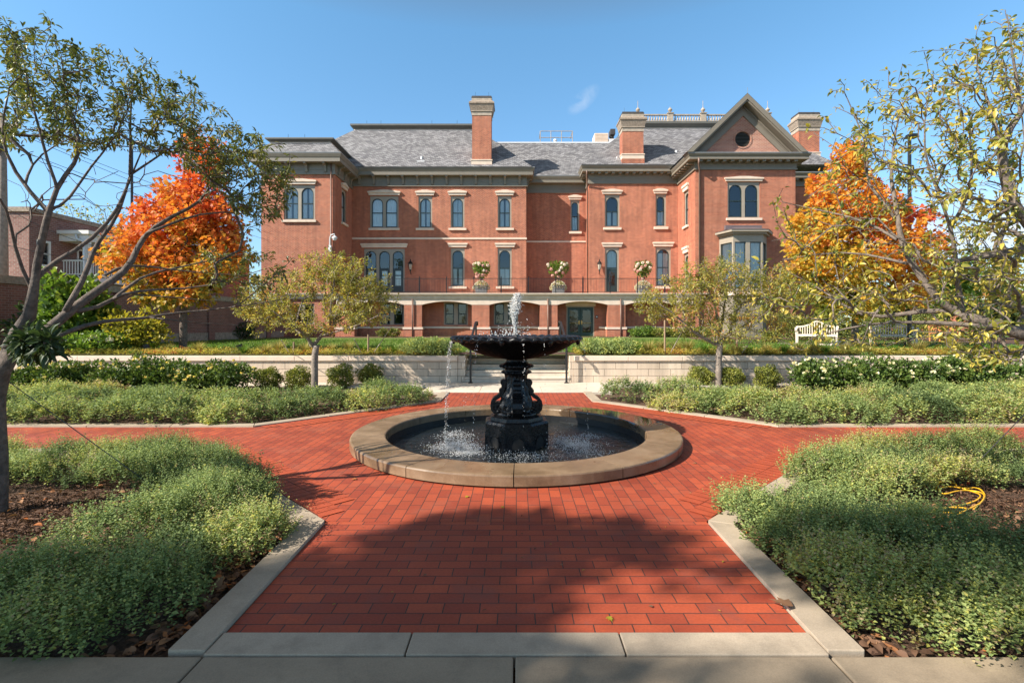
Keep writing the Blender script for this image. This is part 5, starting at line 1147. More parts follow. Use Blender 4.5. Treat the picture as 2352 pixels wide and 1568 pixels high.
bare2 = [P(x, y, 4.8+random.uniform(-.7, .9)) for x, y in inpoly(260, [(1900, 300), (2352, 60), (2352, 800), (1950, 780), (1850, 560)])]
T.attach(tips, (5.2, 4.5, 1.3), up=0.3, wig=0.07, seg=0.15)
_k = T.tips; T.tips = []; T.attach(bare2, (5.2, 4.5, 1.3), up=0.3, wig=0.07, seg=0.15); T.tips = _k
T.wood('trunk', 'bark_mid', t2, r0=0.0032, cap_=0.016)
T.foliage('crown', 'leaf_right', t2, 8, 0.049, 0.48, 0.40, 0.04, 0.6, LT8, clump=0.22)
# ---- two crab-apple trees before the retaining wall, each with stake guys
def crab(loc, label, kind, blobs_, nt_, seed):
    t = thing('crabapple_tree', label, 'tree', loc); T = Tree(); x0, y0, z0 = loc
    T.limb([(x0, y0, z0-0.1), (x0+0.02, y0, z0+0.45), (x0-0.01, y0, z0+0.90), (x0+0.05, y0, z0+1.12)], 0.085, 0.078)
    for pix, Ya, Yb, r in kind: T.limb(path3(pix, Ya, Yb), r, 0.012)
    tips = []
    for (cx, cy, rx, ry, n) in blobs_:
        for _ in range(n):
            a = rdir(1)[0]*rng.random()**0.4; tips.append(P(cx+rx*a[0], cy+ry*a[2], y0+a[1]*rx/FPX*y0*0.95))
    T.attach(tips, (x0, y0, z0+1.1), up=0.4, wig=0.10, seg=0.18, back=0.8); T.wood('trunk', 'bark_pale', t, r0=0.0055)
    T.foliage('crown', 'leaf_crab', t, nt_, 0.052, 0.55, 0.55, 0.10, 0.4, LT4, clump=0.28); return t
L3 = G(722, 893)
crab((L3.x, L3.y, -0.02), 'round crab-apple tree with olive and bronze leaves before the wall, left of the fountain',
     [(cr(600, 520, 4.612, [(760, 1500), (740, 1420), (640, 1340), (560, 1290), (480, 1240), (330, 1120)]), L3.y, L3.y-.6, 0.04), (cr(600, 520, 4.612, [(770, 1480), (840, 1390), (940, 1290), (1000, 1190), (1080, 1130), (1300, 1100)]), L3.y, L3.y+.5, 0.05),
      (cr(600, 520, 4.612, [(950, 1280), (940, 1100), (960, 980), (1010, 800), (1000, 600)]), L3.y, L3.y-.2, 0.035), (cr(600, 520, 4.612, [(1000, 1190), (1150, 1000), (1250, 900), (1350, 700)]), L3.y+.2, L3.y+.8, 0.03), (cr(600, 520, 4.612, [(560, 1290), (600, 1080), (680, 900), (760, 760)]), L3.y-.4, L3.y+.4, 0.03), (cr(600, 520, 4.612, [(850, 1385), (1000, 1340), (1250, 1270), (1500, 1150)]), L3.y, L3.y-.7, 0.025)],
     [(790, 650, 95, 68, 130), (640, 680, 85, 62, 105), (840, 700, 75, 65, 95), (730, 730, 150, 42, 95), (700, 640, 60, 40, 40), (600, 720, 55, 50, 40), (760, 610, 80, 45, 50), (570, 690, 40, 60, 30), (880, 670, 40, 50, 30)], 36, 1)
L4 = G(1650, 886)
k6 = lambda p: cr(1500, 520, 4.276, p)
crab((L4.x, L4.y, -0.02), 'round crab-apple tree with yellow-green leaves before the wall, right of the fountain',
     [(k6([(1060, 1370), (1000, 1340), (870, 1280), (760, 1210), (720, 1120), (640, 1060), (540, 1000), (440, 930)]), L4.y, L4.y-.6, 0.045), (k6([(1070, 1350), (1050, 1280), (1130, 1200), (1160, 1120), (1120, 1000), (1150, 900), (1190, 760)]), L4.y, L4.y+.3, 0.05),
      (k6([(1090, 1330), (1180, 1250), (1260, 1230), (1400, 1150), (1500, 1050)]), L4.y, L4.y+.6, 0.03), (k6([(1100, 1180), (1060, 1000), (1020, 870), (930, 700)]), L4.y, L4.y-.4, 0.03), (k6([(735, 1110), (740, 1000), (680, 880), (560, 740)]), L4.y-.3, L4.y, 0.026)],
     [(1700, 680, 105, 75, 150), (1560, 700, 85, 72, 130), (1620, 650, 90, 62, 95), (1800, 700, 75, 72, 80), (1680, 755, 140, 35, 75), (1490, 700, 40, 42, 30), (1660, 620, 90, 50, 60), (1760, 640, 80, 60, 50)], 34, 2)
# ---- two maples on the upper terrace
def maple(loc, label, mat, blobs_, tone, per, trunk_top):
    per = per*(0.72 if mat == 'leaf_maple_red' else 0.95)
    t = thing('maple_tree', label, 'tree', loc); T = Tree(); x0, y0, z0 = loc
    T.limb([(x0, y0, z0-0.1), (x0+0.03, y0, z0+0.9), (x0, y0, z0+2.0), (x0+0.05, y0, trunk_top)], 0.13, 0.03)
    tips = []
    for (cx, cy, rx, ry, n) in blobs_:
        for _ in range(n):
            a = rdir(1)[0]*rng.random()**0.33; tips.append(P(cx+rx*a[0], cy+ry*a[2], y0+a[1]*rx/FPX*y0*0.9))
    T.attach(tips, (x0, y0, z0+1.7), up=0.8, wig=0.10, seg=0.3, back=0.6); T.wood('trunk', 'bark', t, r0=0.008)
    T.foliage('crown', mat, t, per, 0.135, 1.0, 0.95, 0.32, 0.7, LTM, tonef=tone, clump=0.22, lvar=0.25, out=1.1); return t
b5 = G(420, 806, TZ); zr_ = lambda y: H(y, b5.y)
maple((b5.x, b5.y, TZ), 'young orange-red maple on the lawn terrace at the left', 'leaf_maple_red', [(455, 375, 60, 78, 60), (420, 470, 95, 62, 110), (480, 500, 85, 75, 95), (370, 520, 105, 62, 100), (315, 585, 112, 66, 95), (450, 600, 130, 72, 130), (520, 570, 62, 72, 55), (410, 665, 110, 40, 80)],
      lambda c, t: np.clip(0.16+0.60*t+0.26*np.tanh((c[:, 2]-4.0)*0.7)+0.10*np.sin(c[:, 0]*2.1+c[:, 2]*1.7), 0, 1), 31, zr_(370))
b6 = G(1962, 797, TZ); b6z = H(600, b6.y)
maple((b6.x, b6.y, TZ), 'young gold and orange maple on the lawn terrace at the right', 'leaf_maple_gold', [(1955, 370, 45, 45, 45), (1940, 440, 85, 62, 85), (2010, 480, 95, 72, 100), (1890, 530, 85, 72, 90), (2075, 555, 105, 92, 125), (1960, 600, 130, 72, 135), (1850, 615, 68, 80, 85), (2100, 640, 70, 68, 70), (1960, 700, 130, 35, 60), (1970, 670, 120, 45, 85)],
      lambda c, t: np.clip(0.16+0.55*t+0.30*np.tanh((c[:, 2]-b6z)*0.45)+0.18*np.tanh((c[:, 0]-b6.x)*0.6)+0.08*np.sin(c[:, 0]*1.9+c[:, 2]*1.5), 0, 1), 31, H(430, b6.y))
# ================================================================ SHRUBS AND FLOWERS
def ell(n, shell=0.35): a = rdir(n); return a*(1-shell*rng.random((n, 1))**1.5)
def shrub(loc, rx, rz, n, L, mat, name, label, cat, group=None, w=0.55, stems=5, shell=0.5, lump=0.16):
    t = thing(name, label, cat, loc, group); x0, y0, z0 = loc
    a = ell(n, shell); lum = 1+lump*np.sin(a[:, 0]*5.1+loc[0]*3)*np.cos(a[:, 1]*4.3+loc[1])+lump*0.8*np.sin(a[:, 2]*6+a[:, 0]*3+loc[0])
    p = a*lum[:, None]*np.array((rx, rx, rz)); c = np.array((x0, y0, z0+rz*0.95))+p; c[:, 2] = np.maximum(c[:, 2], z0+0.02)
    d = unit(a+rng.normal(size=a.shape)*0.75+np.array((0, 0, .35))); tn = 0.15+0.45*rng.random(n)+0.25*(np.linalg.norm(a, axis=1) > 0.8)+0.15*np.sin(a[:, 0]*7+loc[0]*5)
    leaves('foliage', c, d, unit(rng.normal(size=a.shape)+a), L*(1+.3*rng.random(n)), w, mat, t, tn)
    mb = MB()
    for i in range(stems):
        g_ = i*2.4+x0; mb.tube([(x0+0.03*math.cos(g_), y0+0.03*math.sin(g_), z0-0.05), (x0+rx*0.3*math.cos(g_), y0+rx*0.3*math.sin(g_), z0+rz*0.6), (x0+rx*0.55*math.cos(g_), y0+rx*0.55*math.sin(g_), z0+rz*1.3)], [0.012, 0.009, 0.004], 4)
    mb.build('stem', 'bark', t); return t
BL = {}
def flowers(t, c, r, mat, n=None, name='bloom'):
    key = (mat, name)
    if key not in BL:
        k = 9; d = rdir(k); d[:, 2] = np.abs(d[:, 2])*0.8; o = leaves(name, np.zeros((k, 3)), d, rdir(k), r*(0.8+0.4*rng.random(k)), 1.0, mat, None); BL[key] = o.data; bpy.data.objects.remove(o)
    w = wloc(t)
    for q_ in np.asarray(c, float):
        o = bpy.data.objects.new(name, BL[key]); C.objects.link(o); o.parent = t; o.location = Vector(q_)-w; o.rotation_euler = (random.uniform(-.5, .5), random.uniform(-.5, .5), random.uniform(0, 6)); o.scale = (random.uniform(.75, 1.2),)*3
for px, py, lb in ((617, 894, 'farthest left boxwood ball before the left retaining wall'), (686, 893, 'boxwood ball just left of the left crab-apple trunk'), (783, 890, 'boxwood ball just right of the left crab-apple trunk'), (850, 884, 'boxwood ball nearest the steps before the left wall'),
                   (1515, 876, 'boxwood ball nearest the steps before the right wall'), (1610, 886, 'boxwood ball just left of the right crab-apple trunk'), (1681, 888, 'boxwood ball just right of the right crab-apple trunk'), (1763, 893, 'farthest right boxwood ball before the right retaining wall')):
    g_ = G(px, py, -0.03); shrub((g_.x, g_.y, -0.03), 0.31+random.uniform(-.02, .025), 0.29+random.uniform(-.02, .03), 3800, 0.040, 'leaf_box', 'boxwood_shrub', lb, 'shrub', 'boxwood balls before the retaining walls')
for (xa, xb, n, side, mat) in ((40, 560, 8, 'left', 'petal_yellow'), (1830, 2345, 8, 'right', 'petal_cream')):
    for i in range(n):
        px = xa+(xb-xa)*(i+0.5)/n; Y = 12.75+random.uniform(-.25, .25); rx = 0.52+random.uniform(-.06, .1); rz = 0.37+random.uniform(-.05, .07); x = W(px, Y)
        t = shrub((x, Y, -0.04), rx, rz, 2200, 0.075, 'leaf_rose', 'rose_bush', ('yellow' if side == 'left' else 'cream')+'-flowered rose bush in the row along the '+side+' retaining wall', 'rose bush', 'rose bushes along the %s wall' % side, 0.6, 6, 0.6, 0.25)
        a = ell(34, 0.05); a = a[(a[:, 2] > -0.1) & (a[:, 1] < 0.5)]
        flowers(t, np.array((x, Y, -0.04+rz))+a*np.array((rx, rx, rz))*1.08, 0.052, mat)
# catmint beds: sprigs of small grey-green leaves over low mounds
def sprigs(name, pts, hs, ns, L, mat, spread, label, cat, tall=0.14, tone0=0.0, clumptone=None, lean=0.45):
    n = len(pts); k = ns; base = np.column_stack([pts, hs]); ax = unit(rng.normal(size=(n, 3))*np.array((lean, lean, 0.15))+np.array((0, 0, 1)))
    ln = tall*(0.6+0.8*rng.random(n)); u = np.tile((np.arange(k)+0.5)/k, (n, 1))+rng.random((n, k))*0.06
    c = base[:, None, :]+ax[:, None, :]*(ln[:, None]*u)[..., None]+rng.normal(size=(n, k, 3))*spread
    ph = rng.random((n, 1))*6.3+np.arange(k)[None]*2.4; d = np.stack([np.cos(ph), np.sin(ph), 0.55*np.ones_like(ph)*(0.2+u)], -1)+rng.normal(size=(n, k, 3))*0.25
    nn = np.stack([-np.cos(ph)*0.4, -np.sin(ph)*0.4, np.ones_like(ph)], -1)+rng.normal(size=(n, k, 3))*0.3
    LL = L*np.where(rng.random((n, 1)) < 0.12, 1.5, 1.0)*(1.25-0.65*u)*(0.8+0.4*rng.random((n, k)))
    tn = tone0+(np.zeros((n, 1)) if clumptone is None else clumptone[:, None])+0.30+0.22*rng.normal(size=(n, 1))*0.6+0.25*(u-0.3)+0.16*rng.normal(size=(n, k))
    tn = tn+np.where(rng.random((n, 1)) < 0.05, 0.6, 0.0)
    c[..., 2] = np.maximum(c[..., 2], base[..., 2].min()-0.02)
    o = leaves(name, c.reshape(-1, 3), d.reshape(-1, 3), unit(nn.reshape(-1, 3)), LL.ravel(), 0.72, mat, None, tn.ravel()); return struct(o, 'stuff', label, cat)
def pip(p, poly):
    poly = np.array(poly); x, y = p[:, 0], p[:, 1]; r = np.zeros(len(p), bool); j = len(poly)-1
    for i in range(len(poly)):
        c = ((poly[i, 1] > y) != (poly[j, 1] > y)) & (x < (poly[j, 0]-poly[i, 0])*(y-poly[i, 1])/(poly[j, 1]-poly[i, 1]+1e-12)+poly[i, 0]); r ^= c; j = i
    return r
def bed(name, poly, dens, ns, L, label, step, hmax, tall=0.14, holes=(), tone0=0.0, lean=0.45):
    poly = np.array(poly, float); lo, hi = poly.min(0)-0.12, poly.max(0)+0.12
    gx_, gy_ = np.meshgrid(np.arange(lo[0], hi[0], step), np.arange(lo[1], hi[1], step)); cen = np.column_stack([gx_.ravel(), gy_.ravel()])+rng.normal(size=(gx_.size, 2))*step*0.28
    cen = cen[pip(cen, poly)]
    cen = cen[(cen[:, 0] > -1.06*cen[:, 1]-0.9) & (cen[:, 0] < 1.06*cen[:, 1]+0.9)]
    cen = cen[rng.random(len(cen)) > (0.14 if L < 0.03 else 0.05)]
    for (hx, hy, ra, rb) in holes: cen = cen[((cen[:, 0]-hx)/ra)**2+((cen[:, 1]-hy)/rb)**2 > 1]
    hh = hmax*(0.55+0.60*rng.random(len(cen))); tt = 0.22*rng.normal(size=len(cen))+0.14*np.sin(cen[:, 0]*1.9+cen[:, 1]*1.3); R = step*0.90*(0.80+0.35*rng.random(len(cen)))[None]
    area = (hi-lo).prod(); n = int(area*dens); p = lo+(hi-lo)*rng.random((n, 2)); p = p+0.0
    keep = (p[:, 0] > -1.04*p[:, 1]-0.5) & (p[:, 0] < 1.04*p[:, 1]+0.5); p = p[keep]
    h = np.zeros(len(p)); ct = np.zeros(len(p))
    for s0 in range(0, len(p), 4000):
        d = np.linalg.norm(p[s0:s0+4000, None, :]-cen[None], axis=2)/R; dome = np.where(d < 1, hh[None]*np.sqrt(np.maximum(0, 1-d**2.4)), 0); j = dome.argmax(1)
        h[s0:s0+4000] = dome[np.arange(len(j)), j]; ct[s0:s0+4000] = tt[j]
    k = h > 0.03
    for (hx, hy, ra, rb) in holes: k &= ((p[:, 0]-hx)/ra)**2+((p[:, 1]-hy)/rb)**2 > 0.9+0.5*rng.random(len(p))*rng.random(len(p))
    p, h, ct = p[k], h[k], ct[k]; low = rng.random(len(p)) < 0.35; h = np.where(low, h*(0.35+0.6*rng.random(len(p))), h)
    return sprigs(name, p, h-0.08, ns, L, 'leaf_catmint', 0.006 if L < 0.03 else 0.012, label, 'ground cover', tall, tone0, ct, lean)
bed('catmint_bed', [(-1.83, 2.52), (-1.86, 4.05), (-3.95, 6.15), (-8.5, 6.15), (-8.5, 2.52)], 1500, 16, 0.0205, 'grey-green catmint filling the near bed at the left', 0.44, 0.30, 0.16, [(-4.7, 3.9, 1.72, 1.2)])
bed('catmint_bed', [(1.83, 2.52), (1.86, 4.05), (4.0, 6.2), (8.5, 6.2), (8.5, 2.52)], 1400, 16, 0.0215, 'grey-green catmint filling the near bed at the right', 0.44, 0.32, 0.17, [(4.8, 3.95, 1.6, 1.12), (3.0, 4.25, 0.55, 0.17)], 0.04)
bed('catmint_bed', [(-22, 8.2), (-4.3, 8.2), (-1.95, 10.9), (-1.9, 11.4), (-3.2, 11.0), (-4.6, 9.9), (-6.0, 10.0), (-8.0, 10.7), (-22, 11.6)], 300, 12, 0.042, 'grey-green catmint between the left path and the roses', 0.6, 0.36, 0.16)
bed('catmint_bed', [(22, 8.2), (4.3, 8.2), (1.95, 10.9), (1.9, 11.7), (3.0, 11.6), (4.6, 10.5), (6.5, 10.3), (8.0, 11.0), (22, 11.8)], 300, 12, 0.042, 'grey-green catmint between the right path and the roses', 0.6, 0.40, 0.17, tone0=0.08)
# leaf litter
def litter(name, pts, z, L, mat, label, tn=None):
    n = len(pts); c = np.column_stack([pts, np.full(n, z)+rng.random(n)*0.02]); d = rdir(n); d[:, 2] *= 0.25; nn = rng.normal(size=(n, 3))*0.35+np.array((0, 0, 1))
    return struct(leaves(name, c, d, unit(nn), L*(0.6+0.8*rng.random(n)), 0.7, mat, None, tn, LT8), 'stuff', label, 'leaf litter')
lit = []
for s in (-1, 1):
    for a, b, n in (((-1.79*1, 2.55), (-1.82, 4.05), 330), ((-1.82, 4.05), (-4.2, 6.45), 160), ((-5.5, 2.53), (-1.8, 2.53), 150)):
        a, b = Vector(a), Vector(b)
        for _ in range(n): q_ = a.lerp(b, random.random()); lit.append((s*(q_.x-abs(random.gauss(0, .10))), q_.y+random.gauss(0, .05)))
    for _ in range(420): lit.append((s*random.gauss(4.0, .8), random.gauss(4.35, .55)))
    for _ in range(250): lit.append((s*random.uniform(2, 12), random.uniform(12.2, 13.4)))
litter('leaf_litter', lit, -0.04, 0.06, 'litter', 'brown fallen leaves lying along the bed edges')
chips = np.concatenate([np.column_stack([s*(3.95+rng.normal(size=9000)*0.75), 4.35+rng.normal(size=9000)*0.5]) for s in (-1, 1)])
n = len(chips); struct(leaves('mulch_chips', np.column_stack([chips, np.full(n, -0.045)+rng.random(n)*0.02]), rdir(n)*np.array((1, 1, .3)), unit(rng.normal(size=(n, 3))*.3+np.array((0, 0, 1))), 0.035*(0.5+rng.random(n)), 0.35, 'litter', None, rng.random(n)*0.42), 'stuff', 'shredded bark mulch on the bare bed soil', 'mulch')
pv = [(1395, 1418, .05, .6, 0), (1075, 1140, .05, .75, 0), (820, 1100, .07, .95, 1), (1150, 1165, .04, .5, 0), (980, 1320, .03, .4, 0), (1330, 1090, .04, .6, 0), (1500, 1110, .035, .5, 0), (700, 1195, .04, .8, 0), (1600, 1065, .05, .7, 0), (640, 1060, .05, .9, 0), (1290, 1300, .03, .6, 0), (1500, 1395, .03, .35, 0)]
for i, (px, py, L, tn, _) in enumerate(pv):
    g_ = G(px, py); a = random.uniform(0, 6.3); o = leaves('fallen_leaf', [(g_.x, g_.y, 0.008)], [(math.cos(a), math.sin(a), 0.05)], [(0, 0, 1)], [L], 0.8, 'leaf_yellow' if i in (0, 1, 3) else 'litter', None, [tn], LTM, loc=(g_.x, g_.y, 0.008))
    tag(o, ['bright yellow leaf on the shaded bricks of the approach', 'pale yellow leaf on the bricks just before the pool', 'orange maple leaf on the sunlit bricks left of the pool', 'small cream leaf on the bricks before the pool rim'][i] if i < 4 else 'tiny dry leaf lying on the red brick paving', 'leaf', 'leaves fallen on the brick paving')
for i in range(34):
    px, py = random.uniform(620, 1720), random.uniform(1010, 1440); g_ = G(px, py)
    if abs(g_.x) > 1.5+max(0, min(2.4, g_.y-4.15)) or math.hypot(g_.x-FX, g_.y-FY) < 2.4: continue
    a = random.uniform(0, 6.3); o = leaves('fallen_leaf', [(g_.x, g_.y, 0.008)], [(math.cos(a), math.sin(a), 0.08)], [(0, 0.1, 1)], [random.uniform(.012, .032)], random.uniform(.3, .8), random.choice(('litter', 'leaf_yellow', 'litter')), None, [random.random()], LT8, loc=(g_.x, g_.y, 0.008))
    tag(o, 'tiny dry leaf lying on the red brick paving', 'leaf', 'leaves fallen on the brick paving')
g_ = G(1822, 1408); o = leaves('fallen_leaf', [(g_.x, g_.y, 0.04)], [(-0.7, 0.6, 0.1)], [(0, 0.2, 1)], [0.13], 1.0, 'litter', None, [0.62], LTM, loc=(g_.x, g_.y, 0.04)); tag(o, 'large dry brown maple leaf on the right kerb', 'leaf', 'leaves fallen on the brick paving')

# ================================================================ LEFT SIDE: BOUNDARY WALL, HOUSE, POLES
bw_ = thing('boundary_wall', 'dark red brick boundary wall with a stone coping running back towards the mansion', 'wall', (-17, 26, TZ))
mb = MB(); mb.box(-17.35, -17.0, 15.2, 37.2, TZ-0.2, 3.0); mb.build('wall', 'old_brick', bw_)
mb = MB(); mb.box(-17.42, -16.93, 15.1, 37.2, 3.003, 3.27); mb.build('coping', 'weathered_stone', bw_)
mb = MB(); mb.box(-16.998, -16.95, 15.2, 37.2, TZ-0.2, TZ+0.45); mb.build('base_course', 'weathered_stone', bw_)
mb = MB()
for y in (15.2, 21.5, 28, 34.5): mb.box(-17.45, -16.88, y, y+0.55, TZ-0.2, 2.99)
mb.build('pier', 'old_brick', bw_)
hs = thing('brick_house', 'flat-roofed two-storey brick house with a white porch beyond the left boundary wall', 'house', (-26, 30, TZ))
hx, hy0, hz = -22.0, 23.0, 6.95
fR = Face((hx, 0, 0), (0, 1, 0), (1, 0, 0)); wz0, wz1 = 4.35, 5.55
mb = MB(); ops = [(23.35, 24.05, wz0, wz1), (25.5, 26.4, 3.9, 5.45), (28.0, 28.9, wz0, wz1)]
wall(mb, fR, hy0, 42, 0.5, hz-0.22, ops, rev=0.12, deep=0.5); wall(mb, front(hy0), -36, hx, 0.5, hz-0.22); mb.build('wall', ['house_brick', 'interior'], hs)
mb = MB(); mb.box(-36, hx+0.08, hy0-0.08, hy0+0.3, hz-0.215, hz); mb.box(hx-0.3, hx+0.08, hy0+0.302, 42, hz-0.215, hz); mb.build('parapet', 'weathered_stone', hs)
mb = MB(); mb.box(-36, hx-0.35, hy0+0.35, 42, hz-1.0, hz-0.7); mb.build('roof', 'lead_cap', hs)
for (a, b, c, d), nm in zip(ops, ('window', 'door', 'window')):
    mb = MB(); o_ = [(a, c), (b, c), (b, d), (a, d)]; i_ = [(a+0.09, c+0.09), (b-0.09, c+0.09), (b-0.09, d-0.09), (a+0.09, d-0.09)]
    mb.add([fR(p, q_, 0.03) for p, q_ in o_+i_]+[fR(p, q_, -0.06) for p, q_ in i_]+[fR(p, q_, -0.02) for p, q_ in o_], [(j, (j+1) % 4, 4+(j+1) % 4, 4+j) for j in range(4)]+[(4+j, 4+(j+1) % 4, 8+(j+1) % 4, 8+j) for j in range(4)]+[(j, (j+1) % 4, 12+(j+1) % 4, 12+j) for j in range(4)])
    if nm == 'window': mb.prism([(a+0.09, (c+d)/2-0.03), (b-0.09, (c+d)/2-0.03), (b-0.09, (c+d)/2+0.03), (a+0.09, (c+d)/2+0.03)], fR, 0.0, -0.05)
    w_ = mb.build(nm, 'white_paint', hs); mb = MB(); mb.add([fR(p, q_, -0.04) for p, q_ in i_], [(0, 1, 2, 3)]); mb.build('pane', 'glass', w_)
px0, px1, py0, py1 = hx, -20.6, 24.5, 33.5
mb = MB(); mb.box(px0+0.003, px1, py0, py1, 5.66, 5.98); mb.box(px0+0.003, px1+0.14, py0-0.14, py1, 5.985, 6.16); po = mb.build('porch_roof', 'white_paint', hs)
mb = MB(); mb.box(px0+0.003, px1, py0, py1, 3.72, 3.95); mb.build('porch_floor', 'white_paint', hs)
for y in (24.62, 29, 33.3): mb = MB(); mb.box(px1-0.22, px1-0.02, y-0.1, y+0.1, 0.7, 3.715); mb.box(px1-0.22, px1-0.02, y-0.1, y+0.1, 3.955, 5.655); mb.build('column', 'white_paint', hs)
mb = MB()
for y0, y1 in ((24.75, 28.85), (29.15, 33.2)):
    mb.box(px1-0.15, px1-0.09, y0, y1, 4.70, 4.77); mb.box(px1-0.15, px1-0.09, y0, y1, 4.05, 4.1)
    y = y0+0.06
    while y < y1: mb.box(px1-0.135, px1-0.105, y-0.02, y+0.02, 4.101, 4.699); y += 0.14
mb.box(px0+0.1, px1-0.23, py0+0.05, py0+0.11, 4.70, 4.77); mb.box(px0+0.1, px1-0.23, py0+0.05, py0+0.11, 4.05, 4.1)
x = px0+0.16
while x < px1-0.25: mb.box(x-0.02, x+0.02, py0+0.065, py0+0.095, 4.101, 4.699); x += 0.14
mb.build('balustrade', 'white_paint', hs)
mb = MB(); mb.tube([(px1-0.5, py0-0.1, 5.95), (px1-0.45, py0-0.12, 5.75), (px1-0.1, py0-0.12, 5.6), (px1-0.1, py0-0.12, 0.8)], 0.05, 8); mb.build('downpipe', 'white_metal', hs, True)
up = thing('utility_pole', 'weathered wooden utility pole at the left edge with a crossarm', 'pole', (W(7, 20), 20, TZ))
mb = MB(); x = W(7, 20); mb.tube([(x, 20, 0.6), (x-0.02, 20, 5), (x-0.05, 20, H(262, 20))], [0.19, 0.165, 0.13], 10); mb.build('post', 'pole_wood', up, True)
mb = MB(); mb.box(x-0.9, x+0.85, 19.75, 19.87, H(299, 20), H(290, 20)); mb.build('crossarm', 'pole_wood', up)
mb = MB()
for dx in (-0.8, 0.3, 0.75): mb.lathe([(0.05, 0), (0.06, 0.06), (0.03, 0.1), (0.05, 0.16), (0.0, 0.2)], 8, (x+dx, 19.81, H(290, 20)), cap=False)
mb.build('insulator', 'white_metal', up)
mb = MB(); mb.box(x-0.2, x+0.2, 19.6, 19.8, H(350, 20), H(325, 20)); mb.build('junction_box', 'lead_cap', up)
def sag(a, b, s, n=14): a, b = Vector(a), Vector(b); return [a.lerp(b, i/n)-Vector((0, 0, s*4*(i/n)*(1-i/n))) for i in range(n+1)]
for i, (z, s, ex, ez) in enumerate(((H(288, 20), 0.5, -16.5, 9.6), (H(291, 20), 0.8, -16.0, 9.0), (H(330, 20), 0.5, -17.0, 8.2), (H(470, 20), 0.7, -21, 6.0), (H(560, 20), 0.3, -20.6, 5.2))):
    mb = MB(); mb.tube(sag((x, 19.8, z), (ex, 60 if i < 3 else 30, ez), s), 0.011, 4); tag(mb.build('overhead_wire', 'wire'), ('thin overhead wire sagging from the utility pole to beyond the orange maple', 'thin overhead wire running from the utility pole to the porch of the house')[i > 2], 'wire', 'overhead wires from the utility pole')
def lamp(px, ytop, Y, label, arm):
    x = W(px, Y); t = thing('lamp_post', label, 'lamp post', (x, Y, TZ)); zt = H(ytop, Y)
    mb = MB(); mb.lathe([(0.2, 0), (0.2, 0.1), (0.12, 0.16)], 12, (x, Y, TZ)); mb.tube([(x, Y, TZ+0.1), (x, Y, zt)], [0.085, 0.065], 8); mb.build('post', 'dark_metal', t)
    mb = MB(); mb.tube([(x, Y, zt-0.1), (x+arm*0.3, Y, zt)], 0.035, 6); mb.frustum((x+arm*0.45-0.22, x+arm*0.45+0.22, Y-0.16, Y+0.16), (x+arm*0.45-0.16, x+arm*0.45+0.16, Y-0.12, Y+0.12), zt-0.07, zt+0.08); mb.build('lamp_head', 'dark_metal', t)
lamp(303, 328, 30, 'tall dark lamp post behind the orange-red maple', 1); lamp(2089, 313, 21.5, 'tall dark lamp post behind the gold maple at the right', 0.2)
# ================================================================ BACKGROUND TREES AND BUILDING
def simple_tree(loc, h, rx, rz, n, L, mat, label, group=None, name='tree', thin=False, ntip=70):
    t = thing(name, label, 'tree', loc, group); T = Tree(); x0, y0, z0 = loc; zc = z0+h-rz
    T.limb([(x0, y0, z0-0.2), (x0+0.1, y0, z0+h*0.25), (x0, y0, zc)], 0.16, 0.05)
    tips = np.array((x0, y0, zc))+rdir(ntip)*(rng.random((ntip, 1))**0.4)*np.array((rx, rx, rz))
    T.attach(tips, (x0, y0, z0+h*0.2), up=0.7, wig=0.15, seg=0.5); T.wood('trunk', 'bark', t, r0=0.012); T.foliage('crown', mat, t, n/ntip, L, 0.75, 1.0, 0.3, 0.4, LT4, clump=0.25, out=1.1)
for px, Y, ytop, rx, mat, n in ((150, 50, 452, 1.6, 'leaf_yellow', 350), (208, 52, 455, 1.5, 'leaf_crab', 300), (262, 55, 470, 1.8, 'leaf_yellow', 500)):
    simple_tree((W(px, Y), Y, 1), H(ytop, Y)-1, rx, 3.0, n, 0.22, mat, 'pale half-bare tree rising behind the flat-roofed brick house', 'half-bare trees behind the brick house')
for px, Y, ytop, rx, mat, lb in ((2175, 34, 578, 1.9, 'leaf_green', 'bright green young tree just right of the gold maple'), (2240, 44, 560, 2.8, 'leaf_green', 'green tree in front of the white-banded brick building'), (2330, 40, 540, 3.2, 'leaf_crab', 'olive tree at the right frame edge behind the near twigs'), (2420, 50, 520, 4, 'leaf_green', 'tall green tree beyond the right frame edge'), (2110, 52, 660, 2.4, 'leaf_green', 'low green tree behind the gold maple trunk'), (2040, 50, 690, 2.2, 'leaf_dark', 'dark green tree between the mansion and the gold maple'), (2300, 30, 690, 1.5, 'leaf_dark', 'small dark tree beside the right bench')):
    h = H(ytop, Y)-1; simple_tree((W(px, Y), Y, 0.9), h, rx, h*0.40, 2600, 0.26, mat, lb)
fb = thing('brick_building', 'distant red brick building with white bands beyond the trees at the right', 'building', (66, 70, 1)); bY = 70
x0, x1 = W(2205, bY), W(2700, bY); lv = [H(y, bY) for y in (800, 727, 700, 668, 652, 640)]
mb = MB(); wins = [(x0+3+i*5.5, x0+6+i*5.5, H(717, bY), H(694, bY)) for i in range(5)]
wall(mb, front(bY), x0, x1, 0.5, lv[5], wins, rev=0.3, deep=1.2); wall(mb, Face((x0, bY, 0), (0, 1, 0), (-1, 0, 0)), 0, 14, 0.5, lv[5]); mb.build('wall', ['facade_brick', 'interior'], fb)
for a, b in ((lv[3], lv[4]), (H(688, bY), H(680, bY)), (lv[5], lv[5]+0.4)): mb = MB(); mb.box(x0-0.2, x1, bY-0.2, bY+0.2, a, b); mb.build('stone_band', 'white_paint', fb)
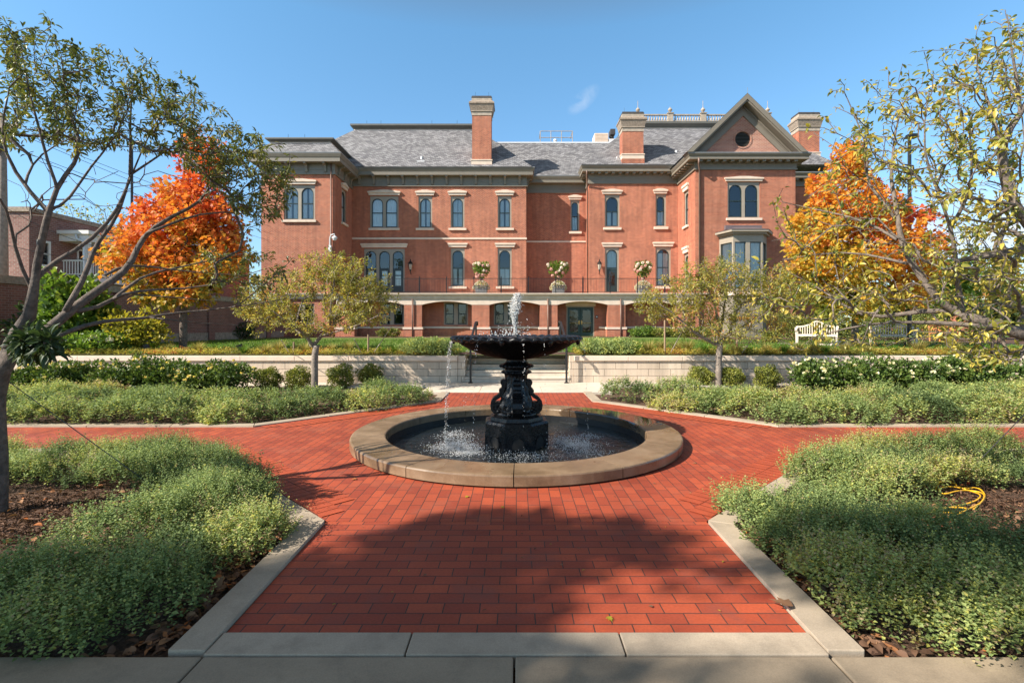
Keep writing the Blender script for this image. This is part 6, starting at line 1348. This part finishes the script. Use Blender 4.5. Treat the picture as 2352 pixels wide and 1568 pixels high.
for a, b, c, d in wins:
    mb = MB(); mb.add([front(bY)(p, q_, -0.2) for p, q_ in ((a, c), (b, c), (b, d), (a, d))], [(0, 1, 2, 3)]); w_ = mb.build('window', 'glass', fb)
# ================================================================ TERRACE PLANTING
def gleaf(px, py, Y, rx, rz, n, L, mat, lb, grp=None, nm='shrub', w=0.6, **k): return shrub((W(px, Y), Y, TZ-0.03), rx, rz, n, L, mat, nm, lb, 'shrub', grp, w, **k)
t = gleaf(170, 0, 16.3, 0.98, 1.25, 2600, 0.19, 'leaf_green', 'tall bright green broad-leaved shrub before the boundary wall', lump=0.28, shell=0.6, w=0.75)
t = gleaf(95, 0, 16.5, 0.75, 0.8, 1500, 0.15, 'leaf_dark', 'dark green shrub at the far left of the terrace', lump=0.25)
t = gleaf(312, 0, 16.3, 0.92, 0.72, 2200, 0.11, 'leaf_yellow', 'airy yellow-green shrub beside the orange-red maple', lump=0.3, shell=0.8, stems=8)
t = gleaf(232, 0, 15.5, 0.72, 0.36, 1500, 0.10, 'leaf_green', 'low hydrangea with cream flower heads on the left terrace edge'); x = W(232, 15.5)
for px, py in ((197, 779), (217, 774), (252, 781)): blobs('flower_head', rdir(40)*0.085*np.array((1, 1, .6))+np.array(P(px, py, 15.2)), 0.035, 'petal_cream', t, None, rng.random(40))
gleaf(145, 0, 15.4, 0.6, 0.34, 1200, 0.10, 'leaf_green', 'low green shrub at the left end of the terrace edge')
for i, (px, Y, rx, rz, mat) in enumerate(((505, 31, 0.9, 0.6, 'leaf_dark'), (548, 31.5, 1.0, 0.5, 'leaf_dark'))): gleaf(px, 0, Y, rx, rz, 1800, 0.11, mat, ('dark evergreen shrub at the foot of the boundary wall, further left', 'dark evergreen shrub at the foot of the boundary wall, nearer the mansion')[i])
for px in (880, 905): gleaf(px, 0, 36.6, 0.42, 0.32, 700, 0.09, 'leaf_box', 'small clipped shrub against the mansion base behind the left crab-apple', 'clipped shrubs at the mansion base')
for px, rx in ((1466, .62), (1487, .6), (1510, .7), (1535, .6), (1560, .65), (1590, .6), (1612, .6)): gleaf(px, 0, 36.4+random.uniform(-.3, .3), rx, 0.30+random.uniform(0, .12), 1100, 0.10, random.choice(('leaf_box', 'leaf_green')), 'low green shrub in the row under the right arches of the mansion', 'low shrubs under the right arches')
gleaf(1772, 0, 25, 0.42, 0.32, 1500, 0.07, 'leaf_box', 'clipped boxwood ball just left of the white bench')
# hedge behind the bench
hg = thing('hedge', 'long informal green hedge behind the white bench', 'hedge', (17, 28, TZ)); n = 14000
c = np.column_stack([14.5+rng.random(n)*8.5, 28+rng.normal(size=n)*0.55, TZ+1.35*rng.random(n)**0.7]); c[:, 2] += 0.18*np.sin(c[:, 0]*2.3)
leaves('foliage', c, rdir(n)+np.array((0, -.3, .4)), rdir(n), 0.10*(0.7+.6*rng.random(n)), 0.6, 'leaf_box', hg, 0.1+0.6*rng.random(n)+0.1*np.sin(c[:, 0]*3))
for px, lb in ((1012, 'feathery pale green plant spilling beside the left of the steps'), (960, 'feathery pale green plant further left of the steps'), (1365, 'feathery pale green plant spilling beside the right of the steps'), (1425, 'feathery pale green plant further right of the steps')):
    shrub((W(px, 15.1), 15.1, TZ-0.03), 0.55, 0.24, 2600, 0.06, 'leaf_catmint', 'feathery_plant', lb, 'plant', None, 0.4, lump=0.25, shell=0.7)
# ornamental grasses on the terrace edge: three tufts modelled, the rest copied
def tuft(loc, h, n, mat, label, group):
    t = thing('ornamental_grass', label, 'grass tuft', loc, group); t['kind'] = 'thing'; k = 5; a = rng.random(n)*6.283; r = rng.random(n)**0.5; ln = h*(0.6+0.5*rng.random(n)); lean = 0.25+0.75*r
    V = []; s_ = np.linspace(0, 1, k)
    for j in range(k):
        u = s_[j]; rad = 0.05*r+ln*lean*0.75*u**1.7; z = ln*(u-0.35*lean*u**2.5); wv = 0.006*(1-u*0.95)+0.0006
        x_, y_ = rad*np.cos(a), rad*np.sin(a); tx, ty = -np.sin(a)*wv, np.cos(a)*wv
        V.append(np.stack([np.column_stack([x_-tx, y_-ty, z]), np.column_stack([x_+tx, y_+ty, z])], 1))
    V = np.stack(V, 1).reshape(n, 2*k, 3)+np.array(loc); F = np.array([(2*j, 2*j+1, 2*j+3, 2*j+2) for j in range(k-1)])
    Fs = (F[None]+(np.arange(n)*2*k)[:, None, None]).reshape(-1, 4); tn = np.repeat(rng.random(n), 2*k); arrays('blades', V.reshape(-1, 3), Fs, mat, t, tn); return t
GL = 'arching straw and green ornamental grass tuft along the terrace edge'
pr_ = [tuft((0, 0, 0), 0.55, 260, 'grass_straw', GL, 'ornamental grasses along the terrace edge'), tuft((0, 0, 0), 0.45, 240, 'grass_green', GL, 'ornamental grasses along the terrace edge')]
used = [0, 0]
spots = [(px, random.uniform(14.95, 16.2)) for px in (345, 385, 455, 500, 560, 610, 640, 700, 760, 800, 835, 875, 905, 1460, 1490, 1520, 1555, 1580, 1620, 1655, 1690, 1720, 1760, 1800, 1835, 1870, 1895, 1940, 1990, 2050, 2110, 2190, 2260)]
for px, Y in spots:
    k = 0 if random.random() < (0.45 if px < 1100 else 0.7) else 1; s = random.uniform(.7, 1.1); l = (W(px, Y), Y, TZ-0.02)
    if not used[k]: pr_[k].location = l; pr_[k].scale = (s,)*3; used[k] = 1
    else: dup(pr_[k], l, random.uniform(0, 6), None, None, s)
# low mixed border along the wall top and grass blades of the lawn
pts = np.column_stack([-17+rng.random(9000)*36, 14.85+rng.random(9000)**1.3*1.5]); pts = pts[(np.abs(pts[:, 0]) > 1.75)]
sprigs('border_plants', pts, np.full(len(pts), TZ-0.02), 7, 0.065, 'leaf_crab', 0.03, 'low mixed border plants along the top of the retaining walls', 'border plants', 0.14, 0.05, 0.25*np.sin(pts[:, 0]*1.7)+0.2*np.sin(pts[:, 0]*4.1+1))
n = 60000; gx_ = np.column_stack([-19+rng.random(n)*40, 15.9+rng.random(n)**1.6*14]); gx_ = gx_[(np.abs(gx_[:, 0]) > 0.0)]
n = len(gx_); c = np.column_stack([gx_, np.full(n, TZ+0.0)]); d = unit(rng.normal(size=(n, 3))*np.array((.5, .5, .1))+np.array((0, 0, 1)))
struct(leaves('lawn_grass', c, d, unit(rng.normal(size=(n, 3))), 0.075*(0.5+rng.random(n)), 0.16, 'grass_green', None, None), 'stuff', 'mown green grass of the upper lawn', 'grass')
g = MB(); g.add([(-40, 14.7, TZ+0.006), (40, 14.7, TZ+0.006), (40, 16.2, TZ+0.006), (-40, 16.2, TZ+0.006)], [(0, 1, 2, 3)]); g.add([(-24, 33.8, TZ+0.01), (12, 36.0, TZ+0.01), (12, 38.2, TZ+0.01), (-24, 38.2, TZ+0.01)], [(0, 1, 2, 3)]); g.add([(9, 23.2, TZ+0.008), (40, 22.0, TZ+0.008), (40, 36, TZ+0.008), (12, 36, TZ+0.008)], [(0, 1, 2, 3)])
struct(g.build('soil', 'mulch'))
g = MB(); g.add([(-1.5, 15.8, TZ+0.02), (1.55, 15.8, TZ+0.02), (1.7, 17.4, TZ+0.012), (-1.7, 17.4, TZ+0.012)], [(0, 1, 2, 3)]); g.add([(W(1800, 23), 22.6, TZ+0.016), (W(2352, 22), 21.2, TZ+0.016), (W(2352, 22), 22.6, TZ+0.016), (W(1800, 23), 23.9, TZ+0.016)], [(0, 1, 2, 3)]); struct(g.build('path', 'concrete'))
# ================================================================ STAKES, STRAPS, SPOTLIGHTS
def strap(px0, py0, Y0, px1, py1, Y1, tree, r=0.012, m='strap', name='guy_strap'):
    mb = MB(); mb.tube([P(px0, py0, Y0), P(px1, py1, Y1)], r, 5); return mb.build(name, m, tree)
tr3, tr4 = [o for o in C.objects if o.name.startswith('crabapple_tree')]
a, b = k6([(735, 1180), (590, 1454)]); strap(*a, 13.6, *b, 14.9, tr4); a, b = k6([(1430, 1330), (1330, 1460)]); strap(*a, 13.6, *b, 14.9, tr4)
k4 = lambda p: cr(600, 520, 4.612, p)
a, b = k4([(1640, 1280), (1450, 1560)]); strap(*a, 12.9, *b, 14.8, tr3); a, b = k4([(400, 1430), (480, 1560)]); strap(*a, 12.9, *b, 14.6, tr3); a, b = k4([(1220, 1420), (1300, 1575)]); strap(*a, 12.9, *b, 14.8, tr3)
for px, pt, lb in ((675, 785, 'thin wooden stake on the terrace behind the left crab-apple, nearest its trunk'), (846, 768, 'thin wooden stake on the terrace right of the left crab-apple trunk'), (1527, 735, 'tall thin pale stake on the terrace left of the right crab-apple'), (1693, 775, 'thin wooden stake on the terrace right of the right crab-apple trunk')):
    mb = MB(); Y = 15.0; x = W(px, Y); mb.tube([(x, Y, TZ-0.1), (x, Y, H(pt, Y))], 0.028, 6); tag(mb.build('wooden_stake', 'stake_wood', loc=(x, Y, TZ)), lb, 'stake')
strap(14, 872, 4.5, 345, 1112, 5.0, t1, 0.004, 'wire', 'guy_wire')
g_ = G(2224, 1112, -0.05); an = thing('ground_anchor', 'red ground anchor pegged in the bare soil at the right', 'anchor', tuple(g_))
mb = MB(); mb.tube([g_+Vector((0, 0, -.05)), g_+Vector((0.005, 0, 0.10))], 0.012, 6); mb.build('peg', 'anchor_red', an); mb = MB(); mb.tube([g_+Vector((0.028*math.cos(i*pi/8), 0, 0.125+0.028*math.sin(i*pi/8))) for i in range(17)], 0.009, 6); mb.build('ring', 'anchor_red', an)
mb = MB(); mb.tube([g_+Vector((0.01, 0, 0.14)), Vector((5.0, 4.5, 1.35))], 0.004, 4); mb.build('guy_wire', 'wire', t2)
cp = [G(x_, y_, -0.03) for x_, y_ in cr(1700, 1000, 2.351, [(1370, 470), (1390, 430), (1440, 415), (1490, 440), (1540, 465), (1620, 460), (1665, 500), (1640, 545), (1560, 590), (1500, 605), (1420, 600), (1400, 580), (1460, 570), (1540, 575), (1560, 590), (1500, 612), (1430, 612), (1405, 590), (1500, 560), (1600, 540), (1640, 510), (1600, 480), (1500, 455), (1420, 455), (1380, 470), (1420, 500), (1500, 480), (1580, 470), (1650, 490), (1655, 530), (1590, 580)])]
cp = [p+Vector((0, 0, 0.014+0.008*(i % 3))) for i, p in enumerate(cp)]
for _ in range(2): cp = [cp[0]]+[q_ for p, r_ in zip(cp, cp[1:]) for q_ in (p.lerp(r_, .25), p.lerp(r_, .75))]+[cp[-1]]
mb = MB(); mb.tube(cp, 0.0062, 6); tag(mb.build('extension_cord', 'cord_yellow', None, True, loc=tuple(cp[0])), 'coiled yellow extension cord on the bare soil at the right', 'cord')
g_ = G(2150, 1207, -0.05); bk = thing('hollow_brick', 'reddish hollow brick standing on the soil beside the yellow cord', 'brick', tuple(g_)); x, y, z = g_
mb = MB(); holes_ = [[(dx-0.018, -0.03), (dx+0.018, -0.03), (dx+0.018, 0.03), (dx-0.018, 0.03)] for dx in (-0.055, 0, 0.055)]; outer = [(-0.1, -0.05), (0.1, -0.05), (0.1, 0.05), (-0.1, 0.05)]
fl = outer+[p for h in holes_ for p in h]; mb.add([(x+a, y+b, z+0.075) for a, b in fl], [tuple(t) for t in tessellate_polygon([[Vector((a, b, 0)) for a, b in l] for l in [outer]+holes_])])
mb.add([(x+a, y+b, zz) for zz in (z, z+0.075) for a, b in outer], [(j, (j+1) % 4, 4+(j+1) % 4, 4+j) for j in range(4)])
for h in holes_: mb.add([(x+a, y+b, zz) for zz in (z+0.01, z+0.075) for a, b in h], [(j, (j+1) % 4, 4+(j+1) % 4, 4+j) for j in range(4)]+[(0, 1, 2, 3)])
mb.build('block', 'clay', bk)
mb = MB(); p = G(2092, 1200, -0.05); mb.lathe([(0.0, 0.0), (0.13, 0.0), (0.14, 0.02), (0.11, 0.032), (0.0, 0.034)], 9, p, lambda r, z, a, i: (r*(1+0.25*math.cos(2*a)+0.1*math.sin(3*a)), z), cap=False); tag(mb.build('flat_stone', 'boulder', loc=tuple(p)), 'flat pale stone on the soil left of the hollow brick', 'stone')
for px, py, lb in ((336, 808, 'black garden spotlight left of the orange-red maple trunk'), (551, 810, 'black garden spotlight on the lawn edge right of the orange-red maple')):
    Y = 15.6; p = P(px, py, Y); p.z = TZ; t = thing('garden_spotlight', lb, 'spotlight', tuple(p)); mb = MB(); mb.tube([p, p+Vector((0, 0, 0.09))], 0.02, 6); mb.build('stem', 'dark_metal', t)
    mb = MB(); d = Vector((-0.35, -0.1, 0.93)).normalized(); mb.tube([p+Vector((0.05, 0, 0.07)), p+Vector((0.05, 0, .07))+d*0.05, p+Vector((0.05, 0, .07))+d*0.20], [0.05, 0.085, 0.095], 10); mb.build('housing', 'dark_metal', t)
for px, py, s in ((1930, 797, 0.38), (1712, 800, .16), (1888, 796, .2)):
    p = G(px, py, TZ-0.05); mb = MB(); ph = px; mb.lathe([(0.0, -0.1), (0.8*s, -0.05), (s, 0.15*s), (0.85*s, 0.42*s), (0.45*s, 0.60*s), (0.0, 0.62*s)], 14, p, lambda r, z, a, i: (r*(1+0.2*math.cos(2*a+ph)+0.12*math.sin(3*a+ph)+0.05*math.cos(7*a)), z*(1+0.15*math.sin(2*a))), cap=False)
    tag(mb.build('boulder', 'boulder', None, True, loc=tuple(p)), {1930: 'pale boulder before the white bench', 1712: 'small stone beside the right crab-apple on the terrace', 1888: 'small pale stone just left of the large boulder'}[px], 'boulder')
# ================================================================ BENCHES
def bench(loc, rz, label, mat='bench_white', name='garden_bench'):
    t = thing(name, label, 'bench', (0, 0, 0)); L = 1.65
    mb = MB()
    for i in range(5): mb.box(-L/2, L/2, -0.25+i*0.1, -0.17+i*0.1, 0.42, 0.45)
    mb.box(-L/2, L/2, -0.27, -0.252, 0.35, 0.45); mb.build('seat', mat, t)
    for sx in (-1, 1):
        for y in (-0.23, 0.23): mb = MB(); x = sx*(L/2-0.04); mb.frustum((x-0.03, x+0.03, y-0.03, y+0.03), (x-0.04, x+0.04, y-0.04, y+0.04), 0, 0.418); mb.build('leg', mat, t)
    mb = MB(); n = 12; top = lambda u: 0.80+0.16*math.exp(-((u-0.5)/0.17)**2)+0.05*math.cos((u-0.5)*pi*2.2)
    for i in range(n):
        a, b = i/n, (i+1)/n; mb.prism([(-L/2+L*a, top(a)), (-L/2+L*b, top(b)), (-L/2+L*b, top(b)+0.07), (-L/2+L*a, top(a)+0.07)], lambda p, q_, d: (p, 0.25+d, q_), 0, 0.045)
    for i in range(17): u = (i+0.5)/17; x = -L/2+L*u; mb.box(x-0.018, x+0.018, 0.26, 0.285, 0.452, top(u)+0.01)
    mb.build('backrest', mat, t)
    for sx in (-1, 1):
        mb = MB(); x = sx*(L/2-0.02); fn = lambda a, b, d: (x+d, a, b)
        ribbon(mb, [(0.27, 0.80), (0.18, 0.70), (0.05, 0.66), (-0.08, 0.69), (-0.18, 0.74), (-0.25, 0.74)]+spiral((-0.24, 0.64), 0.10, 1.1, pi*0.5, 1)[1:], fn, 0.045, 0.02)
        mb.box(x-0.03, x+0.03, -0.26, -0.20, 0.452, 0.55)
        for y in (-0.05, 0.05, 0.15): mb.box(x-0.015, x+0.015, y-0.015, y+0.015, 0.452, 0.66)
        mb.build('armrest', mat, t)
    t.location = loc; t.rotation_euler = (0, 0, rz); return t
p = G(1858, 787, TZ); bench((p.x-0.55, 23.3, TZ), -0.6, 'white carved garden bench with scrolled arms, clear of the branches'); p = P(2036, 788, 23); bench((p.x, 22.6, TZ), -0.35, 'white carved garden bench half hidden behind the twigs and the gold maple trunk')
bench((W(2168, 27), 27, TZ), 0.4, 'orange-brown wooden bench far right behind the twigs', 'orange_wood', 'wooden_bench')
# ================================================================ BALCONY PLANTERS
for i, (px, ly, cxs) in enumerate(((1105.5, (612, 648), 'left'), (1282, (608, 650), 'middle'), (1477, (612, 645), 'right'))):
    Y = 39.6; x = W(px, Y); zb = zs1-0.03; zt = H(658, Y); t = thing('planter', '%s one of the three grey balcony planters with a pink hydrangea standard' % cxs, 'planter', (x, Y, zb))
    mb = MB(); mb.frustum((x-0.42, x+0.42, Y-0.42, Y+0.42), (x-0.48, x+0.48, Y-0.48, Y+0.48), zb, zt); mb.box(x-0.5, x+0.5, Y-0.5, Y+0.5, zt+0.002, zt+0.06); mb.build('pot', 'grey_pot', t)
    zt += 0.06; zc = H(sum(ly)/2-8, Y)
    mb = MB()
    for a in range(4): mb.tube([(x, Y, zt-0.1), (x+0.03*a, Y, zt+0.45), (x+0.35*math.cos(a*1.7), Y+0.3*math.sin(a*1.7), zc)], [0.03, 0.025, 0.012], 5)
    mb.build('stem', 'bark', t)
    a = ell(620, 0.8); sx = 0.78 if i == 1 else 0.62; c = np.array((x, Y, zc))+a*np.array((sx, 0.5, 0.62))+np.column_stack([np.zeros(620), np.zeros(620), 0.25*np.abs(a[:, 0])]); leaves('foliage', c, a+rdir(620)*0.6+np.array((0, 0, .3)), rdir(620), 0.18, 0.6, 'leaf_green', t, 0.2+0.7*rng.random(620))
    b = ell(26, 0.15); b[:, 1] = -np.abs(b[:, 1]); 
    for j in range(15 if i != 1 else 12):
        cc = np.array((x, Y-0.05, zc))+b[j]*np.array((sx*1.05, 0.5, 0.66))+np.array((0, 0, 0.22*abs(b[j, 0])+(0.10 if j % 3 == 0 else -.05))); rr = rdir(34)*0.10; blobs('flower_head', cc+rr, 0.040, 'petal_pink', t, None, np.full(34, (0.95 if (j % 3 == 0 or cc[2] > zc+0.35) else 0.45))+0.15*rng.normal(size=34))
    a = ell(900, 0.5); c = np.array((x, Y-0.05, zt+0.05))+a*np.array((0.66, 0.6, 0.36)); c[:, 2] -= 0.25*np.abs(a[:, 0])**2; leaves('trailing_leaves', c, a+rdir(900)*0.7, rdir(900), 0.07, 0.7, 'leaf_catmint', t, 0.5+0.5*rng.random(900))
    a = ell(420, 0.1); c = np.array((x, Y-0.05, zt+0.05))+a*np.array((0.68, 0.62, 0.38)); c[:, 2] -= 0.25*np.abs(a[:, 0])**2; blobs('trailing_flowers', c, 0.028, 'petal_white', t, None, rng.random(420))['kind'] = 'stuff'
# ================================================================ TALL SHADE TREE BEHIND AND LEFT OF THE VIEWPOINT
sh = thing('shade_tree', 'tall broad tree left of the viewpoint that shades the front of the path and beds', 'tree', (-13.5, -4.5, -0.05))
T = Tree(); T.limb([(-13.5, -4.5, -0.2), (-13.4, -4.4, 2), (-13.2, -4.2, 4.5), (-12.8, -4, 7)], 0.35, 0.2)
def shade(n, poly, z0, z1):
    q_ = inpoly(n, poly); z = z0+(z1-z0)*rng.random(n); k = z/1.75; return np.column_stack([q_[:, 0]-2.1*k, q_[:, 1]-1.0*k, z])
tips = np.vstack([shade(340, [(-6, 0.5), (0.3, 0.5), (0.1, 2.3), (-0.1, 3.1), (-0.7, 3.45), (-1.5, 3.2), (-2.6, 3.35), (-3.2, 3.3), (-6, 2.7)], 9, 13), shade(46, [(-1.1, 3.4), (0.9, 3.45), (0.95, 3.75), (0.45, 4.15), (-0.3, 4.2), (-0.9, 3.9)], 8, 11),
                  shade(30, [(0.2, 0.5), (1.5, 0.5), (1.2, 2.2), (0.2, 2.5)], 9, 12), shade(46, [(2.2, 3.0), (4.2, 3.0), (4.6, 3.75), (2.6, 3.8), (2.1, 3.6)], 8, 11), shade(26, [(2.2, 0.5), (5, 0.5), (4.5, 2.2), (3.4, 2.5), (2.4, 2.2)], 9, 12)])
T.attach(tips, (-13.3, -4.3, 4), up=0.4, wig=0.2, seg=0.8); T.wood('trunk', 'bark', sh, r0=0.01); T.foliage('crown', 'leaf_green', sh, 62, 0.15, 0.75, 0.9, 0.36, 0.4, LT4, out=1.2)
